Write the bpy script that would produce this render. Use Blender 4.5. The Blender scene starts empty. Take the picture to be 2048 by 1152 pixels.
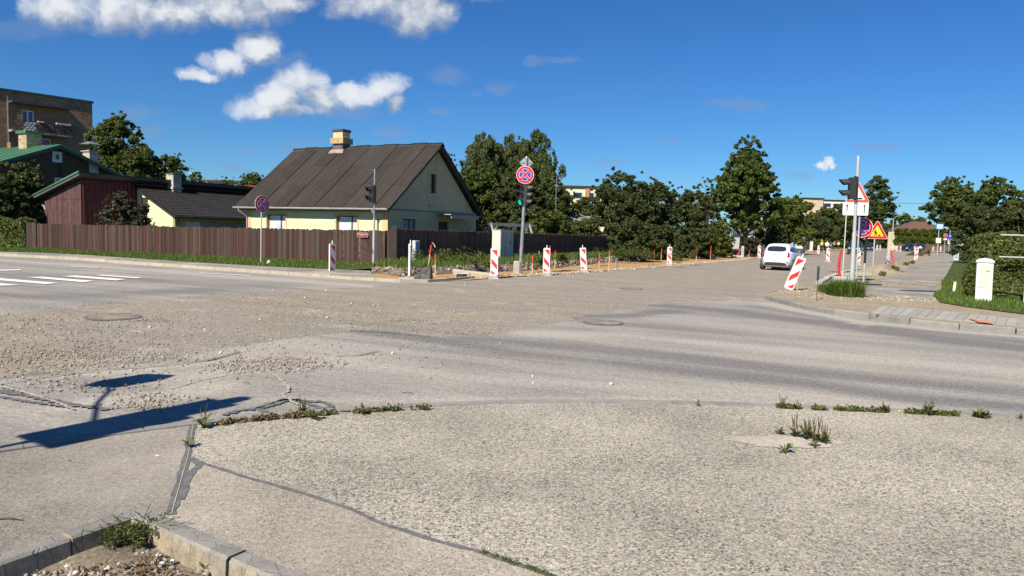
import bpy, bmesh, math, random
import numpy as np
from mathutils import Vector, Matrix, Euler
R = math.radians
PI = math.pi
sc = bpy.context.scene
col = sc.collection

# ------------------------------------------------------------------ camera
F, PITCH, ROLL, EYE = 1462.0, R(4.38), R(1.6), 1.7
cam_d = bpy.data.cameras.new('camera')
cam = bpy.data.objects.new('camera', cam_d)
col.objects.link(cam)
cam_d.sensor_width = 36.0
cam_d.lens = F / 2048 * 36.0
cam_d.clip_start, cam_d.clip_end = 0.1, 3000
CM = Matrix.Rotation(PI / 2 - PITCH, 4, 'X') @ Matrix.Rotation(ROLL, 4, 'Z')
cam.matrix_world = Matrix.Translation((0, 0, EYE)) @ CM
sc.camera = cam

# ------------------------------------------------------------------ survey helpers: a sight line through the lens gives a place on the ground
def ray(px, py):
    return CM.to_3x3() @ Vector(((px - 1024) / F, (576 - py) / F, -1.0))
def G(px, py, z=0.0):
    d = ray(px, py); t = (z - EYE) / d.z
    return Vector((d.x * t, d.y * t, z))
def P(px, py, Y):
    d = ray(px, py); t = Y / d.y
    return Vector((d.x * t, Y, EYE + d.z * t))
def GX(px, Y):                      # x of image column px at distance Y near the horizon
    return P(px, 464 + (px - 1024) * .028, Y).x
def onwall(px, py, org, ang):       # point of a vertical wall through org, running (cos,-sin)(ang): returns (local x, z)
    d = ray(px, py); ux, uy = math.cos(ang), -math.sin(ang)
    # t*d.xy = org + s*u
    det = d.x * (-uy) - d.y * (-ux)
    t = (org[0] * (-uy) - org[1] * (-ux)) / det
    s = (d.x * org[1] - d.y * org[0]) / det * 1.0
    s = (d.x * t - org[0]) * ux + (d.y * t - org[1]) * uy
    return s, EYE + d.z * t

# ------------------------------------------------------------------ sky, sun, exposure
SUN_AZ, SUN_EL = R(33), R(44)        # shadows run towards (sin az, cos az)
W = bpy.data.worlds.new('World'); sc.world = W; W.use_nodes = True
nt = W.node_tree; nt.nodes.clear()
def N(t, **k):
    n = nt.nodes.new(t)
    for a, b in k.items(): setattr(n, a, b)
    return n
def L(a, b): nt.links.new(a, b)
def mth(op, a, b=None, c=None, clamp=False):
    n = N('ShaderNodeMath', operation=op); n.use_clamp = clamp
    for i, x in enumerate((a, b, c)):
        if x is None: continue
        if isinstance(x, (int, float)): n.inputs[i].default_value = x
        else: L(x, n.inputs[i])
    return n.outputs[0]
def build_world():
    sky = N('ShaderNodeTexSky', sky_type='NISHITA')
    sky.sun_disc = False
    sky.sun_elevation = SUN_EL
    sky.sun_rotation = PI + SUN_AZ
    sky.altitude = 50; sky.air_density = 1.0; sky.dust_density = 0.0; sky.ozone_density = 3.0
    hsv = N('ShaderNodeHueSaturation'); hsv.inputs['Saturation'].default_value = 1.18
    L(sky.outputs[0], hsv.inputs['Color'])
    geo = N('ShaderNodeTexCoord')
    sep = N('ShaderNodeSeparateXYZ'); L(geo.outputs['Generated'], sep.inputs[0])
    ys = mth('MAXIMUM', sep.outputs[1], 0.05)
    u = mth('DIVIDE', sep.outputs[0], ys); v = mth('DIVIDE', sep.outputs[2], ys)
    cmb = N('ShaderNodeCombineXYZ'); L(u, cmb.inputs[0]); L(v, cmb.inputs[1])
    wn = N('ShaderNodeTexNoise'); wn.inputs['Scale'].default_value = 9; wn.inputs['Detail'].default_value = 7; wn.inputs['Roughness'].default_value = .68; L(cmb.outputs[0], wn.inputs['Vector'])
    wm = N('ShaderNodeVectorMath', operation='MULTIPLY_ADD'); L(wn.outputs['Color'], wm.inputs[0]); wm.inputs[1].default_value = (.075, .05, 0); wm.inputs[2].default_value = (-.0375, -.025, 0)
    wa = N('ShaderNodeVectorMath', operation='ADD'); L(wm.outputs[0], wa.inputs[0]); L(cmb.outputs[0], wa.inputs[1])
    P0 = wa.outputs[0]
    def uv(px, py):
        d = ray(px, py); return d.x / d.y, d.z / d.y
    dense = [(120,18,75,40),(215,14,110,46),(330,22,110,44),(430,12,130,36),(545,-4,90,24),(560,-60,420,60),(740,4,95,34),(835,14,80,50),(760,-50,220,50),
             (395,150,45,15),(450,124,52,27),(512,92,50,33),(500,208,46,26),(560,196,62,36),(612,164,58,40),(650,198,55,34),(570,222,100,13),
             (715,196,50,24),(772,172,42,28),(788,208,18,20), (1644,337,13,9), (1657,329,12,11), (1668,338,9,7)]
    faint = [(590,292,58,14),(503,297,20,10),(474,335,34,11),(785,266,44,14),(275,226,40,18),(300,262,36,13),(1070,122,28,14),(1115,118,50,9),
             (950,190,14,11),(1000,172,36,13),(875,228,30,10),(1218,326,30,10),(1337,279,26,9),(1598,354,30,9),(560,112,70,16),(890,150,46,20),(1750,296,60,10),(1480,210,70,12),(700,230,60,16),(60,60,80,26)]
    def field(lobes, shift=(0, 0)):
        out = None
        for px, py, rx, ry in lobes:
            a, b = uv(px, py); ax, _ = uv(px + rx, py); _, bz = uv(px, py - ry)
            ia, ib = 1 / abs(ax - a), 1 / abs(bz - b)
            m = N('ShaderNodeVectorMath', operation='MULTIPLY_ADD')
            L(P0, m.inputs[0]); m.inputs[1].default_value = (ia, ib, 0); m.inputs[2].default_value = (-(a - shift[0]) * ia, -(b - shift[1]) * ib, 0)
            d = N('ShaderNodeVectorMath', operation='DOT_PRODUCT'); L(m.outputs[0], d.inputs[0]); L(m.outputs[0], d.inputs[1])
            s = mth('SUBTRACT', 1.3, d.outputs['Value'])
            out = s if out is None else mth('SMOOTH_MAX', out, s, 0.25)
        return out
    def noise(scale, detail, shift=(0, 0, 0), rough=.6):
        m = N('ShaderNodeVectorMath', operation='ADD'); L(P0, m.inputs[0]); m.inputs[1].default_value = shift
        n = N('ShaderNodeTexNoise'); n.inputs['Scale'].default_value = scale; n.inputs['Detail'].default_value = detail; n.inputs['Roughness'].default_value = rough
        L(m.outputs[0], n.inputs['Vector']); return n.outputs['Fac']
    def vor(scale, shift=(0, 0, 0)):
        m = N('ShaderNodeVectorMath', operation='ADD'); L(P0, m.inputs[0]); m.inputs[1].default_value = shift
        n = N('ShaderNodeTexVoronoi', feature='SMOOTH_F1'); n.inputs['Scale'].default_value = scale; n.inputs['Smoothness'].default_value = .5
        L(m.outputs[0], n.inputs['Vector']); return n.outputs['Distance']
    def dens(f, sh):
        n = mth('MULTIPLY', mth('SUBTRACT', noise(13, 8, sh, .66), .5), 3.4)
        b = mth('MULTIPLY', mth('SUBTRACT', .45, vor(48, sh)), 0.7)
        return mth('ADD', f, mth('ADD', n, b))
    fd = field(dense)
    d0 = dens(fd, (0, 0, 0))
    d1 = dens(field(dense, (-.012, .026)), (-.012, .026, 0))
    alpha_d = N('ShaderNodeMapRange', interpolation_type='SMOOTHSTEP'); L(d0, alpha_d.inputs[0]); alpha_d.inputs[1].default_value = -.42; alpha_d.inputs[2].default_value = 1.45
    lit = mth('SUBTRACT', d0, d1)
    litr = N('ShaderNodeMapRange', interpolation_type='SMOOTHSTEP'); L(lit, litr.inputs[0]); litr.inputs[1].default_value = -.95; litr.inputs[2].default_value = 1.15
    cr = N('ShaderNodeMix', data_type='RGBA'); L(litr.outputs[0], cr.inputs[0]); cr.inputs[6].default_value = (3.4, 4.1, 5.3, 1); cr.inputs[7].default_value = (9.6, 9.9, 10.2, 1)
    ff = mth('ADD', field(faint), mth('MULTIPLY', mth('SUBTRACT', noise(22, 5, (3, 1, 0)), .5), 2.8))
    af = N('ShaderNodeMapRange', interpolation_type='SMOOTHSTEP'); L(ff, af.inputs[0]); af.inputs[1].default_value = 0.0; af.inputs[2].default_value = 1.3; af.inputs[4].default_value = .34
    front = mth('GREATER_THAN', sep.outputs[1], 0.06)
    # clouds elsewhere in the sky, of the same kind
    zs = mth('MAXIMUM', sep.outputs[2], .08)
    c2 = N('ShaderNodeCombineXYZ'); L(mth('DIVIDE', sep.outputs[0], zs), c2.inputs[0]); L(mth('DIVIDE', sep.outputs[1], zs), c2.inputs[1])
    n2 = N('ShaderNodeTexNoise'); n2.inputs['Scale'].default_value = 1.3; n2.inputs['Detail'].default_value = 7; L(c2.outputs[0], n2.inputs['Vector'])
    back = mth('MAXIMUM', mth('LESS_THAN', sep.outputs[1], 0.06), mth('GREATER_THAN', mth('DIVIDE', sep.outputs[2], ys), .48))
    a2 = N('ShaderNodeMapRange', interpolation_type='SMOOTHSTEP'); L(n2.outputs['Fac'], a2.inputs[0]); a2.inputs[1].default_value = .60; a2.inputs[2].default_value = .80
    a2v = mth('MULTIPLY', mth('MULTIPLY', a2.outputs[0], back), mth('GREATER_THAN', sep.outputs[2], .09))
    tintn = N('ShaderNodeMix', data_type='RGBA', blend_type='MULTIPLY'); tintn.inputs[0].default_value = 1
    L(hsv.outputs[0], tintn.inputs[6]); tintn.inputs[7].default_value = SKY_TINT
    m1 = N('ShaderNodeMix', data_type='RGBA'); L(mth('MULTIPLY', af.outputs[0], front), m1.inputs[0]); L(tintn.outputs[2], m1.inputs[6]); m1.inputs[7].default_value = (2.9, 3.9, 6.0, 1)
    m2 = N('ShaderNodeMix', data_type='RGBA'); L(mth('MULTIPLY', mth('MULTIPLY', alpha_d.outputs[0], .96), front), m2.inputs[0]); L(m1.outputs[2], m2.inputs[6]); L(cr.outputs[2], m2.inputs[7])
    m3 = N('ShaderNodeMix', data_type='RGBA'); L(a2v, m3.inputs[0]); L(m2.outputs[2], m3.inputs[6]); m3.inputs[7].default_value = (6, 6.3, 6.8, 1)
    bg = N('ShaderNodeBackground'); bg.inputs['Strength'].default_value = SKY_STRENGTH
    out = N('ShaderNodeOutputWorld')
    L(m3.outputs[2], bg.inputs[0]); L(bg.outputs[0], out.inputs[0])
SKY_STRENGTH = 0.055
SKY_TINT = (0.43, .78, 1.17, 1)
build_world()
W.cycles.sampling_method = 'MANUAL'; W.cycles.sample_map_resolution = 128
sun_d = bpy.data.lights.new('sun', 'SUN'); sun_d.energy = 4.9; sun_d.angle = R(0.55); sun_d.color = (1.0, .92, .79)
sun = bpy.data.objects.new('sun', sun_d); col.objects.link(sun)
sdir = Vector((math.sin(SUN_AZ) * math.cos(SUN_EL), math.cos(SUN_AZ) * math.cos(SUN_EL), -math.sin(SUN_EL)))
sun.rotation_euler = sdir.to_track_quat('-Z', 'Y').to_euler()
sc.view_settings.view_transform = 'Standard'
sc.view_settings.look = 'None'
sc.view_settings.gamma = 1
sc.view_settings.use_curve_mapping = False
sc.view_settings.exposure = 0.68
sc.render.engine = 'CYCLES'
sc.cycles.max_bounces = 5
sc.cycles.transparent_max_bounces = 6

# ------------------------------------------------------------------ naming helpers
def tag(o, label=None, cat=None, group=None, kind=None):
    if label: o['label'] = label
    if cat: o['category'] = cat
    if group: o['group'] = group
    if kind: o['kind'] = kind
    return o
def empty(name, loc=(0, 0, 0), rz=0.0, label=None, cat=None, group=None, kind=None, rot=None):
    o = bpy.data.objects.new(name, None); col.objects.link(o)
    o.empty_display_size = .2
    o.location = loc; o.rotation_euler = rot if rot else (0, 0, rz)
    return tag(o, label, cat, group, kind)
KIDS = {}
def link(name, me, mat=None, parent=None):
    o = bpy.data.objects.new(name, me); col.objects.link(o)
    if mat is not None and len(me.materials) == 0: me.materials.append(mat)
    if parent is not None:
        o.parent = parent; KIDS.setdefault(parent.name, []).append(o)
    return o
def copy_tree(o, parent=None):
    c = o.copy(); col.objects.link(c)
    if parent is not None:
        c.parent = parent; KIDS.setdefault(parent.name, []).append(c)
    for ch in list(KIDS.get(o.name, [])): copy_tree(ch, c)
    return c
class MB:
    def __init__(s): s.v = []; s.f = []
    def add(s, vs, fs, M=None):
        k = len(s.v)
        for p in vs:
            p = Vector(p); s.v.append(tuple(M @ p if M is not None else p))
        for f in fs: s.f.append(tuple(i + k for i in f))
        return s
    def box(s, x0, x1, y0, y1, z0, z1, M=None):
        return s.add([(x0,y0,z0),(x1,y0,z0),(x1,y1,z0),(x0,y1,z0),(x0,y0,z1),(x1,y0,z1),(x1,y1,z1),(x0,y1,z1)],
                     [(3,2,1,0),(4,5,6,7),(0,1,5,4),(1,2,6,5),(2,3,7,6),(3,0,4,7)], M)
    def cbox(s, x0, x1, y0, y1, z0, z1, c=.01, M=None):   # box with chamfered vertical and top edges
        a = [(x0+c,y0),(x1-c,y0),(x1,y0+c),(x1,y1-c),(x1-c,y1),(x0+c,y1),(x0,y1-c),(x0,y0+c)]
        b = [(x0+2*c,y0+c),(x1-2*c,y0+c),(x1-c,y0+2*c),(x1-c,y1-2*c),(x1-2*c,y1-c),(x0+2*c,y1-c),(x0+c,y1-2*c),(x0+c,y0+2*c)]
        vs = [(x,y,z0) for x,y in a] + [(x,y,z1-c) for x,y in a] + [(x,y,z1) for x,y in b]
        fs = [tuple(reversed(range(8))), tuple(range(16, 24))]
        for k in (0, 8):
            for i in range(8):
                j = (i + 1) % 8; fs.append((k+i, k+j, k+8+j, k+8+i))
        return s.add(vs, fs, M)
    def cyl(s, r0, r1, h, n=12, M=None, cap=True, z0=0.0):
        vs = [(r0*math.cos(2*PI*i/n), r0*math.sin(2*PI*i/n), z0) for i in range(n)] + [(r1*math.cos(2*PI*i/n), r1*math.sin(2*PI*i/n), z0+h) for i in range(n)]
        fs = [(i, (i+1) % n, n+(i+1) % n, n+i) for i in range(n)]
        if cap: fs += [tuple(reversed(range(n))), tuple(range(n, 2*n))]
        return s.add(vs, fs, M)
    def tube(s, pts, r, n=8, M=None):
        pts = [Vector(p) for p in pts]; rs = r if isinstance(r, (list, tuple)) else [r] * len(pts)
        vs = []; up = Vector((0.13, .21, 1)).normalized()
        for i, p in enumerate(pts):
            t = (pts[min(i+1, len(pts)-1)] - pts[max(i-1, 0)]).normalized()
            a = t.cross(up)
            if a.length < .2: a = t.cross(Vector((1, 0, 0)))
            a.normalize(); b = t.cross(a)
            for k in range(n):
                q = 2*PI*k/n; vs.append(p + (a*math.cos(q) + b*math.sin(q)) * rs[i])
        fs = []
        for i in range(len(pts)-1):
            for k in range(n):
                fs.append((i*n+k, i*n+(k+1) % n, (i+1)*n+(k+1) % n, (i+1)*n+k))
        fs += [tuple(reversed(range(n))), tuple(range((len(pts)-1)*n, len(pts)*n))]
        return s.add(vs, fs, M)
    def prism(s, poly, y0, y1, M=None):    # polygon in x,z, thickness along y (y0 = the front, -Y side)
        n = len(poly); vs = [(x, y0, z) for x, z in poly] + [(x, y1, z) for x, z in poly]
        fs = [tuple(range(n)), tuple(reversed(range(n, 2*n)))] + [((i+1) % n, i, n+i, n+(i+1) % n) for i in range(n)]
        return s.add(vs, fs, M)
    def slab(s, poly, z0, z1):             # polygon in x,y, thickness along z
        n = len(poly); vs = [(p[0], p[1], z0) for p in poly] + [(p[0], p[1], z1) for p in poly]
        fs = [tuple(reversed(range(n))), tuple(range(n, 2*n))] + [(i, (i+1) % n, n+(i+1) % n, n+i) for i in range(n)]
        return s.add(vs, fs)
    def mesh(s, name, smooth=False):
        me = bpy.data.meshes.new(name); me.from_pydata(s.v, [], s.f)
        bm = bmesh.new(); bm.from_mesh(me); bmesh.ops.recalc_face_normals(bm, faces=bm.faces); bm.to_mesh(me); bm.free()
        if smooth:
            me.polygons.foreach_set('use_smooth', [True] * len(me.polygons))
            me.set_sharp_from_angle(angle=R(40))
        me.update(); return me
    def build(s, name, mat, parent=None, smooth=False):
        return link(name, s.mesh(name, smooth), mat, parent)
def np_mesh(name, V, Fq, mat, parent=None, attr=None, smooth=False):   # V (n,3) float, Fq (m,k) int
    me = bpy.data.meshes.new(name); n, m, k = len(V), len(Fq), Fq.shape[1]
    me.vertices.add(n); me.vertices.foreach_set('co', np.ascontiguousarray(V, dtype=np.float32).ravel())
    me.loops.add(m * k); me.loops.foreach_set('vertex_index', np.ascontiguousarray(Fq, dtype=np.int32).ravel())
    me.polygons.add(m); me.polygons.foreach_set('loop_start', np.arange(0, m * k, k, dtype=np.int32))
    me.update(calc_edges=True)
    if smooth: me.polygons.foreach_set('use_smooth', np.ones(m, dtype=bool))
    if attr:
        for an, vals in attr.items():
            a = me.attributes.new(an, 'FLOAT', 'POINT'); a.data.foreach_set('value', np.ascontiguousarray(vals, dtype=np.float32))
    me.validate(); return link(name, me, mat, parent)
def TR(x=0, y=0, z=0, rz=0, rx=0, ry=0): return Matrix.Translation((x, y, z)) @ Euler((rx, ry, rz)).to_matrix().to_4x4()

# ------------------------------------------------------------------ materials
MATS = {}
class NT:
    def __init__(s, name):
        s.m = bpy.data.materials.new(name); s.m.use_nodes = True; s.t = s.m.node_tree; s.t.nodes.clear()
        s.out = s.n('ShaderNodeOutputMaterial')
    def n(s, t, **k):
        x = s.t.nodes.new(t)
        for a, b in k.items(): setattr(x, a, b)
        return x
    def l(s, a, b): s.t.links.new(a, b)
    def set(s, sock, v):
        if hasattr(v, 'links') or isinstance(v, bpy.types.NodeSocket): s.l(v, sock)
        else: sock.default_value = v
    def math(s, op, a, b=0.0, clamp=False):
        x = s.n('ShaderNodeMath', operation=op); x.use_clamp = clamp; s.set(x.inputs[0], a); s.set(x.inputs[1], b); return x.outputs[0]
    def coord(s, kind='Object', scale=(1, 1, 1)):
        c = s.n('ShaderNodeTexCoord'); mp = s.n('ShaderNodeMapping'); mp.inputs['Scale'].default_value = scale
        s.l(c.outputs[kind], mp.inputs[0]); return mp.outputs[0]
    def world(s, scale=(1, 1, 1), rz=0.0):
        g = s.n('ShaderNodeNewGeometry'); mp = s.n('ShaderNodeMapping'); mp.inputs['Scale'].default_value = scale
        rt = s.n('ShaderNodeMapping'); rt.inputs['Rotation'].default_value = (0, 0, rz)
        s.l(g.outputs['Position'], rt.inputs[0]); s.l(rt.outputs[0], mp.inputs[0]); return mp.outputs[0]
    def noise(s, vec, scale, detail=4, rough=.55):
        x = s.n('ShaderNodeTexNoise'); x.inputs['Scale'].default_value = scale; x.inputs['Detail'].default_value = detail; x.inputs['Roughness'].default_value = rough
        if vec is not None: s.l(vec, x.inputs['Vector'])
        return x.outputs['Fac']
    def vor(s, vec, scale, out='Color', feature='F1'):
        x = s.n('ShaderNodeTexVoronoi', feature=feature); x.inputs['Scale'].default_value = scale; s.l(vec, x.inputs['Vector']); return x.outputs[out]
    def ramp(s, f, a, b, lo=0.0, hi=1.0, smooth=True):
        x = s.n('ShaderNodeMapRange'); x.interpolation_type = 'SMOOTHSTEP' if smooth else 'LINEAR'
        s.l(f, x.inputs[0]); x.inputs[1].default_value = a; x.inputs[2].default_value = b; x.inputs[3].default_value = lo; x.inputs[4].default_value = hi; return x.outputs[0]
    def mix(s, f, a, b, mode='MIX'):
        x = s.n('ShaderNodeMix', data_type='RGBA', blend_type=mode); s.set(x.inputs[0], f); s.set(x.inputs[6], a if not isinstance(a, tuple) else (*a, 1)); s.set(x.inputs[7], b if not isinstance(b, tuple) else (*b, 1)); return x.outputs[2]
    def scale(s, c, f):        # colour times a scalar field
        x = s.n('ShaderNodeVectorMath', operation='SCALE'); s.set(x.inputs[0], c if not isinstance(c, tuple) else c); s.set(x.inputs['Scale'], f); return x.outputs[0]
    def bump(s, h, strength=.3, dist=.01):
        x = s.n('ShaderNodeBump'); x.inputs['Strength'].default_value = strength; x.inputs['Distance'].default_value = dist; s.l(h, x.inputs['Height']); return x.outputs[0]
    def bsdf(s, c, rough=.8, metal=0.0, normal=None, spec=.5, emit=None, es=0.0):
        b = s.n('ShaderNodeBsdfPrincipled'); s.set(b.inputs['Base Color'], c if not isinstance(c, tuple) else (*c, 1)); s.set(b.inputs['Roughness'], rough)
        b.inputs['Metallic'].default_value = metal; b.inputs['Specular IOR Level'].default_value = spec
        if normal is not None: s.l(normal, b.inputs['Normal'])
        if emit: b.inputs['Emission Color'].default_value = (*emit, 1); b.inputs['Emission Strength'].default_value = es
        s.l(b.outputs[0], s.out.inputs[0]); return s.m
def mk(name, c, rough=.7, metal=0.0, var=.12, vscale=3.0, fine=40.0, bump=.15, dirt=0.0, dirtc=(.25, .21, .16), objrand=0.0, spec=.5, emit=None, es=0):
    if name in MATS: return MATS[name]
    t = NT(name); co = t.coord('Object')
    a = t.noise(co, vscale, 4); b = t.noise(co, fine, 3)
    f = t.math('ADD', t.ramp(a, .3, .7, 1 - var, 1 + var), t.ramp(b, .3, .7, -var * .5, var * .5))
    if objrand:
        oi = t.n('ShaderNodeObjectInfo'); f = t.math('MULTIPLY', f, t.ramp(oi.outputs['Random'], 0, 1, 1 - objrand, 1 + objrand, False))
    cc = t.scale(c, f)
    if dirt:
        d = t.ramp(t.noise(co, vscale * 2.3, 6, .7), .5, .75, 0, dirt); cc = t.mix(d, cc, dirtc)
    m = t.bsdf(cc, rough, metal, t.bump(b, bump, .004) if bump else None, spec, emit, es)
    MATS[name] = m; return m
WHITE = mk('white_plastic', (.72, .715, .68), .5, var=.06, vscale=5, dirt=.45, dirtc=(.48, .42, .33), bump=.05)
RED = mk('red_reflective', (.58, .035, .03), .45, var=.12, vscale=5, dirt=.35, dirtc=(.5, .22, .17), bump=.02)
SIGNRED = mk('sign_red', (.55, .012, .018), .35, var=.04, bump=0)
ORANGE_RED = mk('faded_sign_red', (.72, .10, .045), .4, var=.05, bump=0)
BLUE = mk('sign_blue', (.012, .07, .48), .35, var=.04, bump=0)
SIGNWHITE = mk('sign_white', (.8, .8, .8), .35, var=.03, bump=0)
YELLOW = mk('sign_yellow', (.85, .58, .02), .4, var=.03, bump=0)
BLACK = mk('black_paint', (.012, .012, .013), .5, var=.1, bump=0)
RUBBER = mk('dark_rubber', (.055, .053, .05), .8, var=.2, dirt=.7, dirtc=(.3, .27, .22))
GREYRUB = mk('dusty_rubber', (.30, .28, .25), .9, var=.15, dirt=.5)
GALV = mk('galvanised_steel', (.42, .44, .45), .42, .75, var=.12, vscale=6, bump=.1)
PAINTPOLE = mk('grey_painted_steel', (.44, .46, .45), .5, .2, var=.1, bump=.05)
WOOD = mk('pale_wood', (.52, .36, .20), .8, var=.2, vscale=8, bump=.3)
STAKERED = mk('stake_red_paint', (.66, .05, .05), .6, var=.15, dirt=.2)
def glass_mat(name, c, rough=.06):
    t = NT(name); return t.bsdf(c, rough, 0, None, .8)
GLASS = glass_mat('dark_glass', (.02, .028, .035))

# ================================================================== GROUND
rng = np.random.default_rng(7)
random.seed(11)
STREET = R(29.6)                    # the side street runs away at this angle from the view axis
def resample(pts, n):
    p = np.array([tuple(q)[:2] for q in pts], float); d = np.r_[0, np.cumsum(np.linalg.norm(np.diff(p, axis=0), axis=1))]
    t = np.linspace(0, d[-1], n); return np.c_[np.interp(t, d, p[:, 0]), np.interp(t, d, p[:, 1])]
def seg_dist(X, Y, pts, closed=False):
    p = [tuple(q)[:2] for q in pts]
    if closed: p = p + [p[0]]
    best = np.full(X.shape, 1e9)
    for (x0, y0), (x1, y1) in zip(p[:-1], p[1:]):
        dx, dy = x1 - x0, y1 - y0; L2 = dx*dx + dy*dy + 1e-12
        t = np.clip(((X-x0)*dx + (Y-y0)*dy) / L2, 0, 1); best = np.minimum(best, np.hypot(X-x0-t*dx, Y-y0-t*dy))
    return best
def inside(X, Y, pts):
    p = [tuple(q)[:2] for q in pts]; c = np.zeros(X.shape, bool)
    for (x0, y0), (x1, y1) in zip(p, p[1:] + p[:1]):
        k = ((y0 > Y) != (y1 > Y)); xi = (x1-x0) * (Y-y0) / ((y1-y0) if y1 != y0 else 1e-9) + x0
        c ^= k & (X < xi)
    return c
def sdf(X, Y, pts): d = seg_dist(X, Y, pts, True); return np.where(inside(X, Y, pts), d, -d)
def strip(name, A, B, nu, nv, zf, mat, kind='structure', jitter=0.0, parent=None):
    a = resample(A, nu); b = resample(B, nu); V = []
    for i in range(nu):
        for j in range(nv):
            t = j / (nv - 1); x = a[i, 0] * (1-t) + b[i, 0] * t; y = a[i, 1] * (1-t) + b[i, 1] * t
            V.append((x, y, zf(x, y, t, i / (nu - 1)) + (random.uniform(-jitter, jitter) if 0 < j < nv-1 else 0)))
    Fq = np.array([(i*nv+j, (i+1)*nv+j, (i+1)*nv+j+1, i*nv+j+1) for i in range(nu-1) for j in range(nv-1)])
    o = np_mesh(name, np.array(V), Fq, mat, parent, smooth=True)
    if parent is None: o['kind'] = kind
    me = o.data
    if len(me.polygons) and me.polygons[len(me.polygons)//2].normal.z < 0: me.flip_normals()
    return o
def sheet(name, poly, z, mat, kind='structure', parent=None):
    me = bpy.data.meshes.new(name); me.from_pydata([(p[0], p[1], z) for p in poly], [], [tuple(range(len(poly)))])
    bm = bmesh.new(); bm.from_mesh(me); bmesh.ops.triangulate(bm, faces=bm.faces); 
    bm.normal_update()
    for f in bm.faces:
        if f.normal.z < 0: f.normal_flip()
    bm.to_mesh(me); bm.free()
    o = link(name, me, mat, parent)
    if parent is None: o['kind'] = kind
    return o

# ---- materials of the ground
def agg(t, vec, scale, lo, hi, dens=1.0):     # exposed aggregate: little stones of random tone
    v = t.vor(vec, scale); s = t.n('ShaderNodeSeparateColor'); t.l(v, s.inputs[0])
    return t.ramp(s.outputs[0], 0, 1, lo, hi, False), s.outputs[1]
def road_material():
    t = NT('road_surface'); w = t.world()
    at = lambda n: t.n('ShaderNodeAttribute', attribute_name=n).outputs['Fac']
    grav, dark, dust = at('gravel'), at('dark'), at('dust')
    n1 = t.noise(w, 1.1, 5); n2 = t.noise(w, 7, 4); n3 = t.noise(w, 38, 3); nb = t.noise(w, .28, 3)
    ws = t.world((.22, 1.6, 1), R(25)); st = t.noise(ws, .9, 4)
    ag, s2 = agg(t, w, 95, .74, 1.28)
    fine = t.noise(w, 160, 2)
    g3 = t.noise(w, 26, 3, .7); g4 = t.noise(w, 11, 3, .65); grain = t.math('MULTIPLY', t.ramp(g3, .36, .64, .80, 1.18), t.ramp(g4, .38, .62, .92, 1.07))
    # asphalt with dust lying on it
    asp = t.scale((.165, .158, .147), t.math('MULTIPLY', ag, t.ramp(fine, .3, .7, .85, 1.15)))
    dm = t.math('ADD', dust, t.math('MULTIPLY', t.math('SUBTRACT', st, .5), 1.1))
    dm = t.math('ADD', dm, t.math('MULTIPLY', t.math('SUBTRACT', nb, .5), .7))
    dm = t.math('SUBTRACT', dm, dark)
    dm = t.math('ADD', dm, t.math('MULTIPLY', t.math('SUBTRACT', t.noise(t.world((.12, 3.2, 1), R(27)), 1.6, 5, .7), .5), .5))
    dmr = t.ramp(dm, -.15, .9, .0, .88)
    dstc = t.scale((.385, .352, .30), t.math('MULTIPLY', t.ramp(fine, .3, .7, .9, 1.1), t.ramp(ag, .7, 1.3, .9, 1.08, False)))
    asp = t.mix(dmr, asp, dstc)
    # gravel and broken asphalt
    ag2, _ = agg(t, w, 42, .72, 1.3)
    gb = t.mix(t.ramp(t.noise(ws, .8, 5), .38, .64), (.285, .243, .185), (.235, .212, .172))
    gb = t.mix(t.ramp(nb, .5, .62, 0, .5), gb, (.25, .232, .205))
    gb = t.mix(t.ramp(t.noise(w, .9, 6, .7), .56, .66, 0, .7), gb, (.37, .33, .27))
    gb = t.mix(t.ramp(t.noise(t.world((.5, 2.2, 1), R(-8)), 1.3, 6, .7), .56, .7, 0, .6), gb, (.16, .145, .122))
    gb = t.scale(gb, t.math('MULTIPLY', ag2, t.ramp(n3, .3, .7, .86, 1.14)))
    e = t.math('ADD', grav, t.math('MULTIPLY', t.math('SUBTRACT', n1, .5), 1.3)); e = t.math('ADD', e, t.math('MULTIPLY', t.math('SUBTRACT', n2, .5), .35))
    gm = t.ramp(e, -.04, .10)
    c = t.scale(t.mix(gm, asp, gb), grain)
    h = t.math('ADD', t.math('MULTIPLY', ag, .35), t.math('MULTIPLY', gm, t.math('ADD', t.math('MULTIPLY', ag2, .9), t.math('MULTIPLY', n2, 1.2))))
    bp = t.bump(h, .55, .012)
    return t.bsdf(c, .88, 0, bp, .3)
ROADM = road_material()
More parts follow.
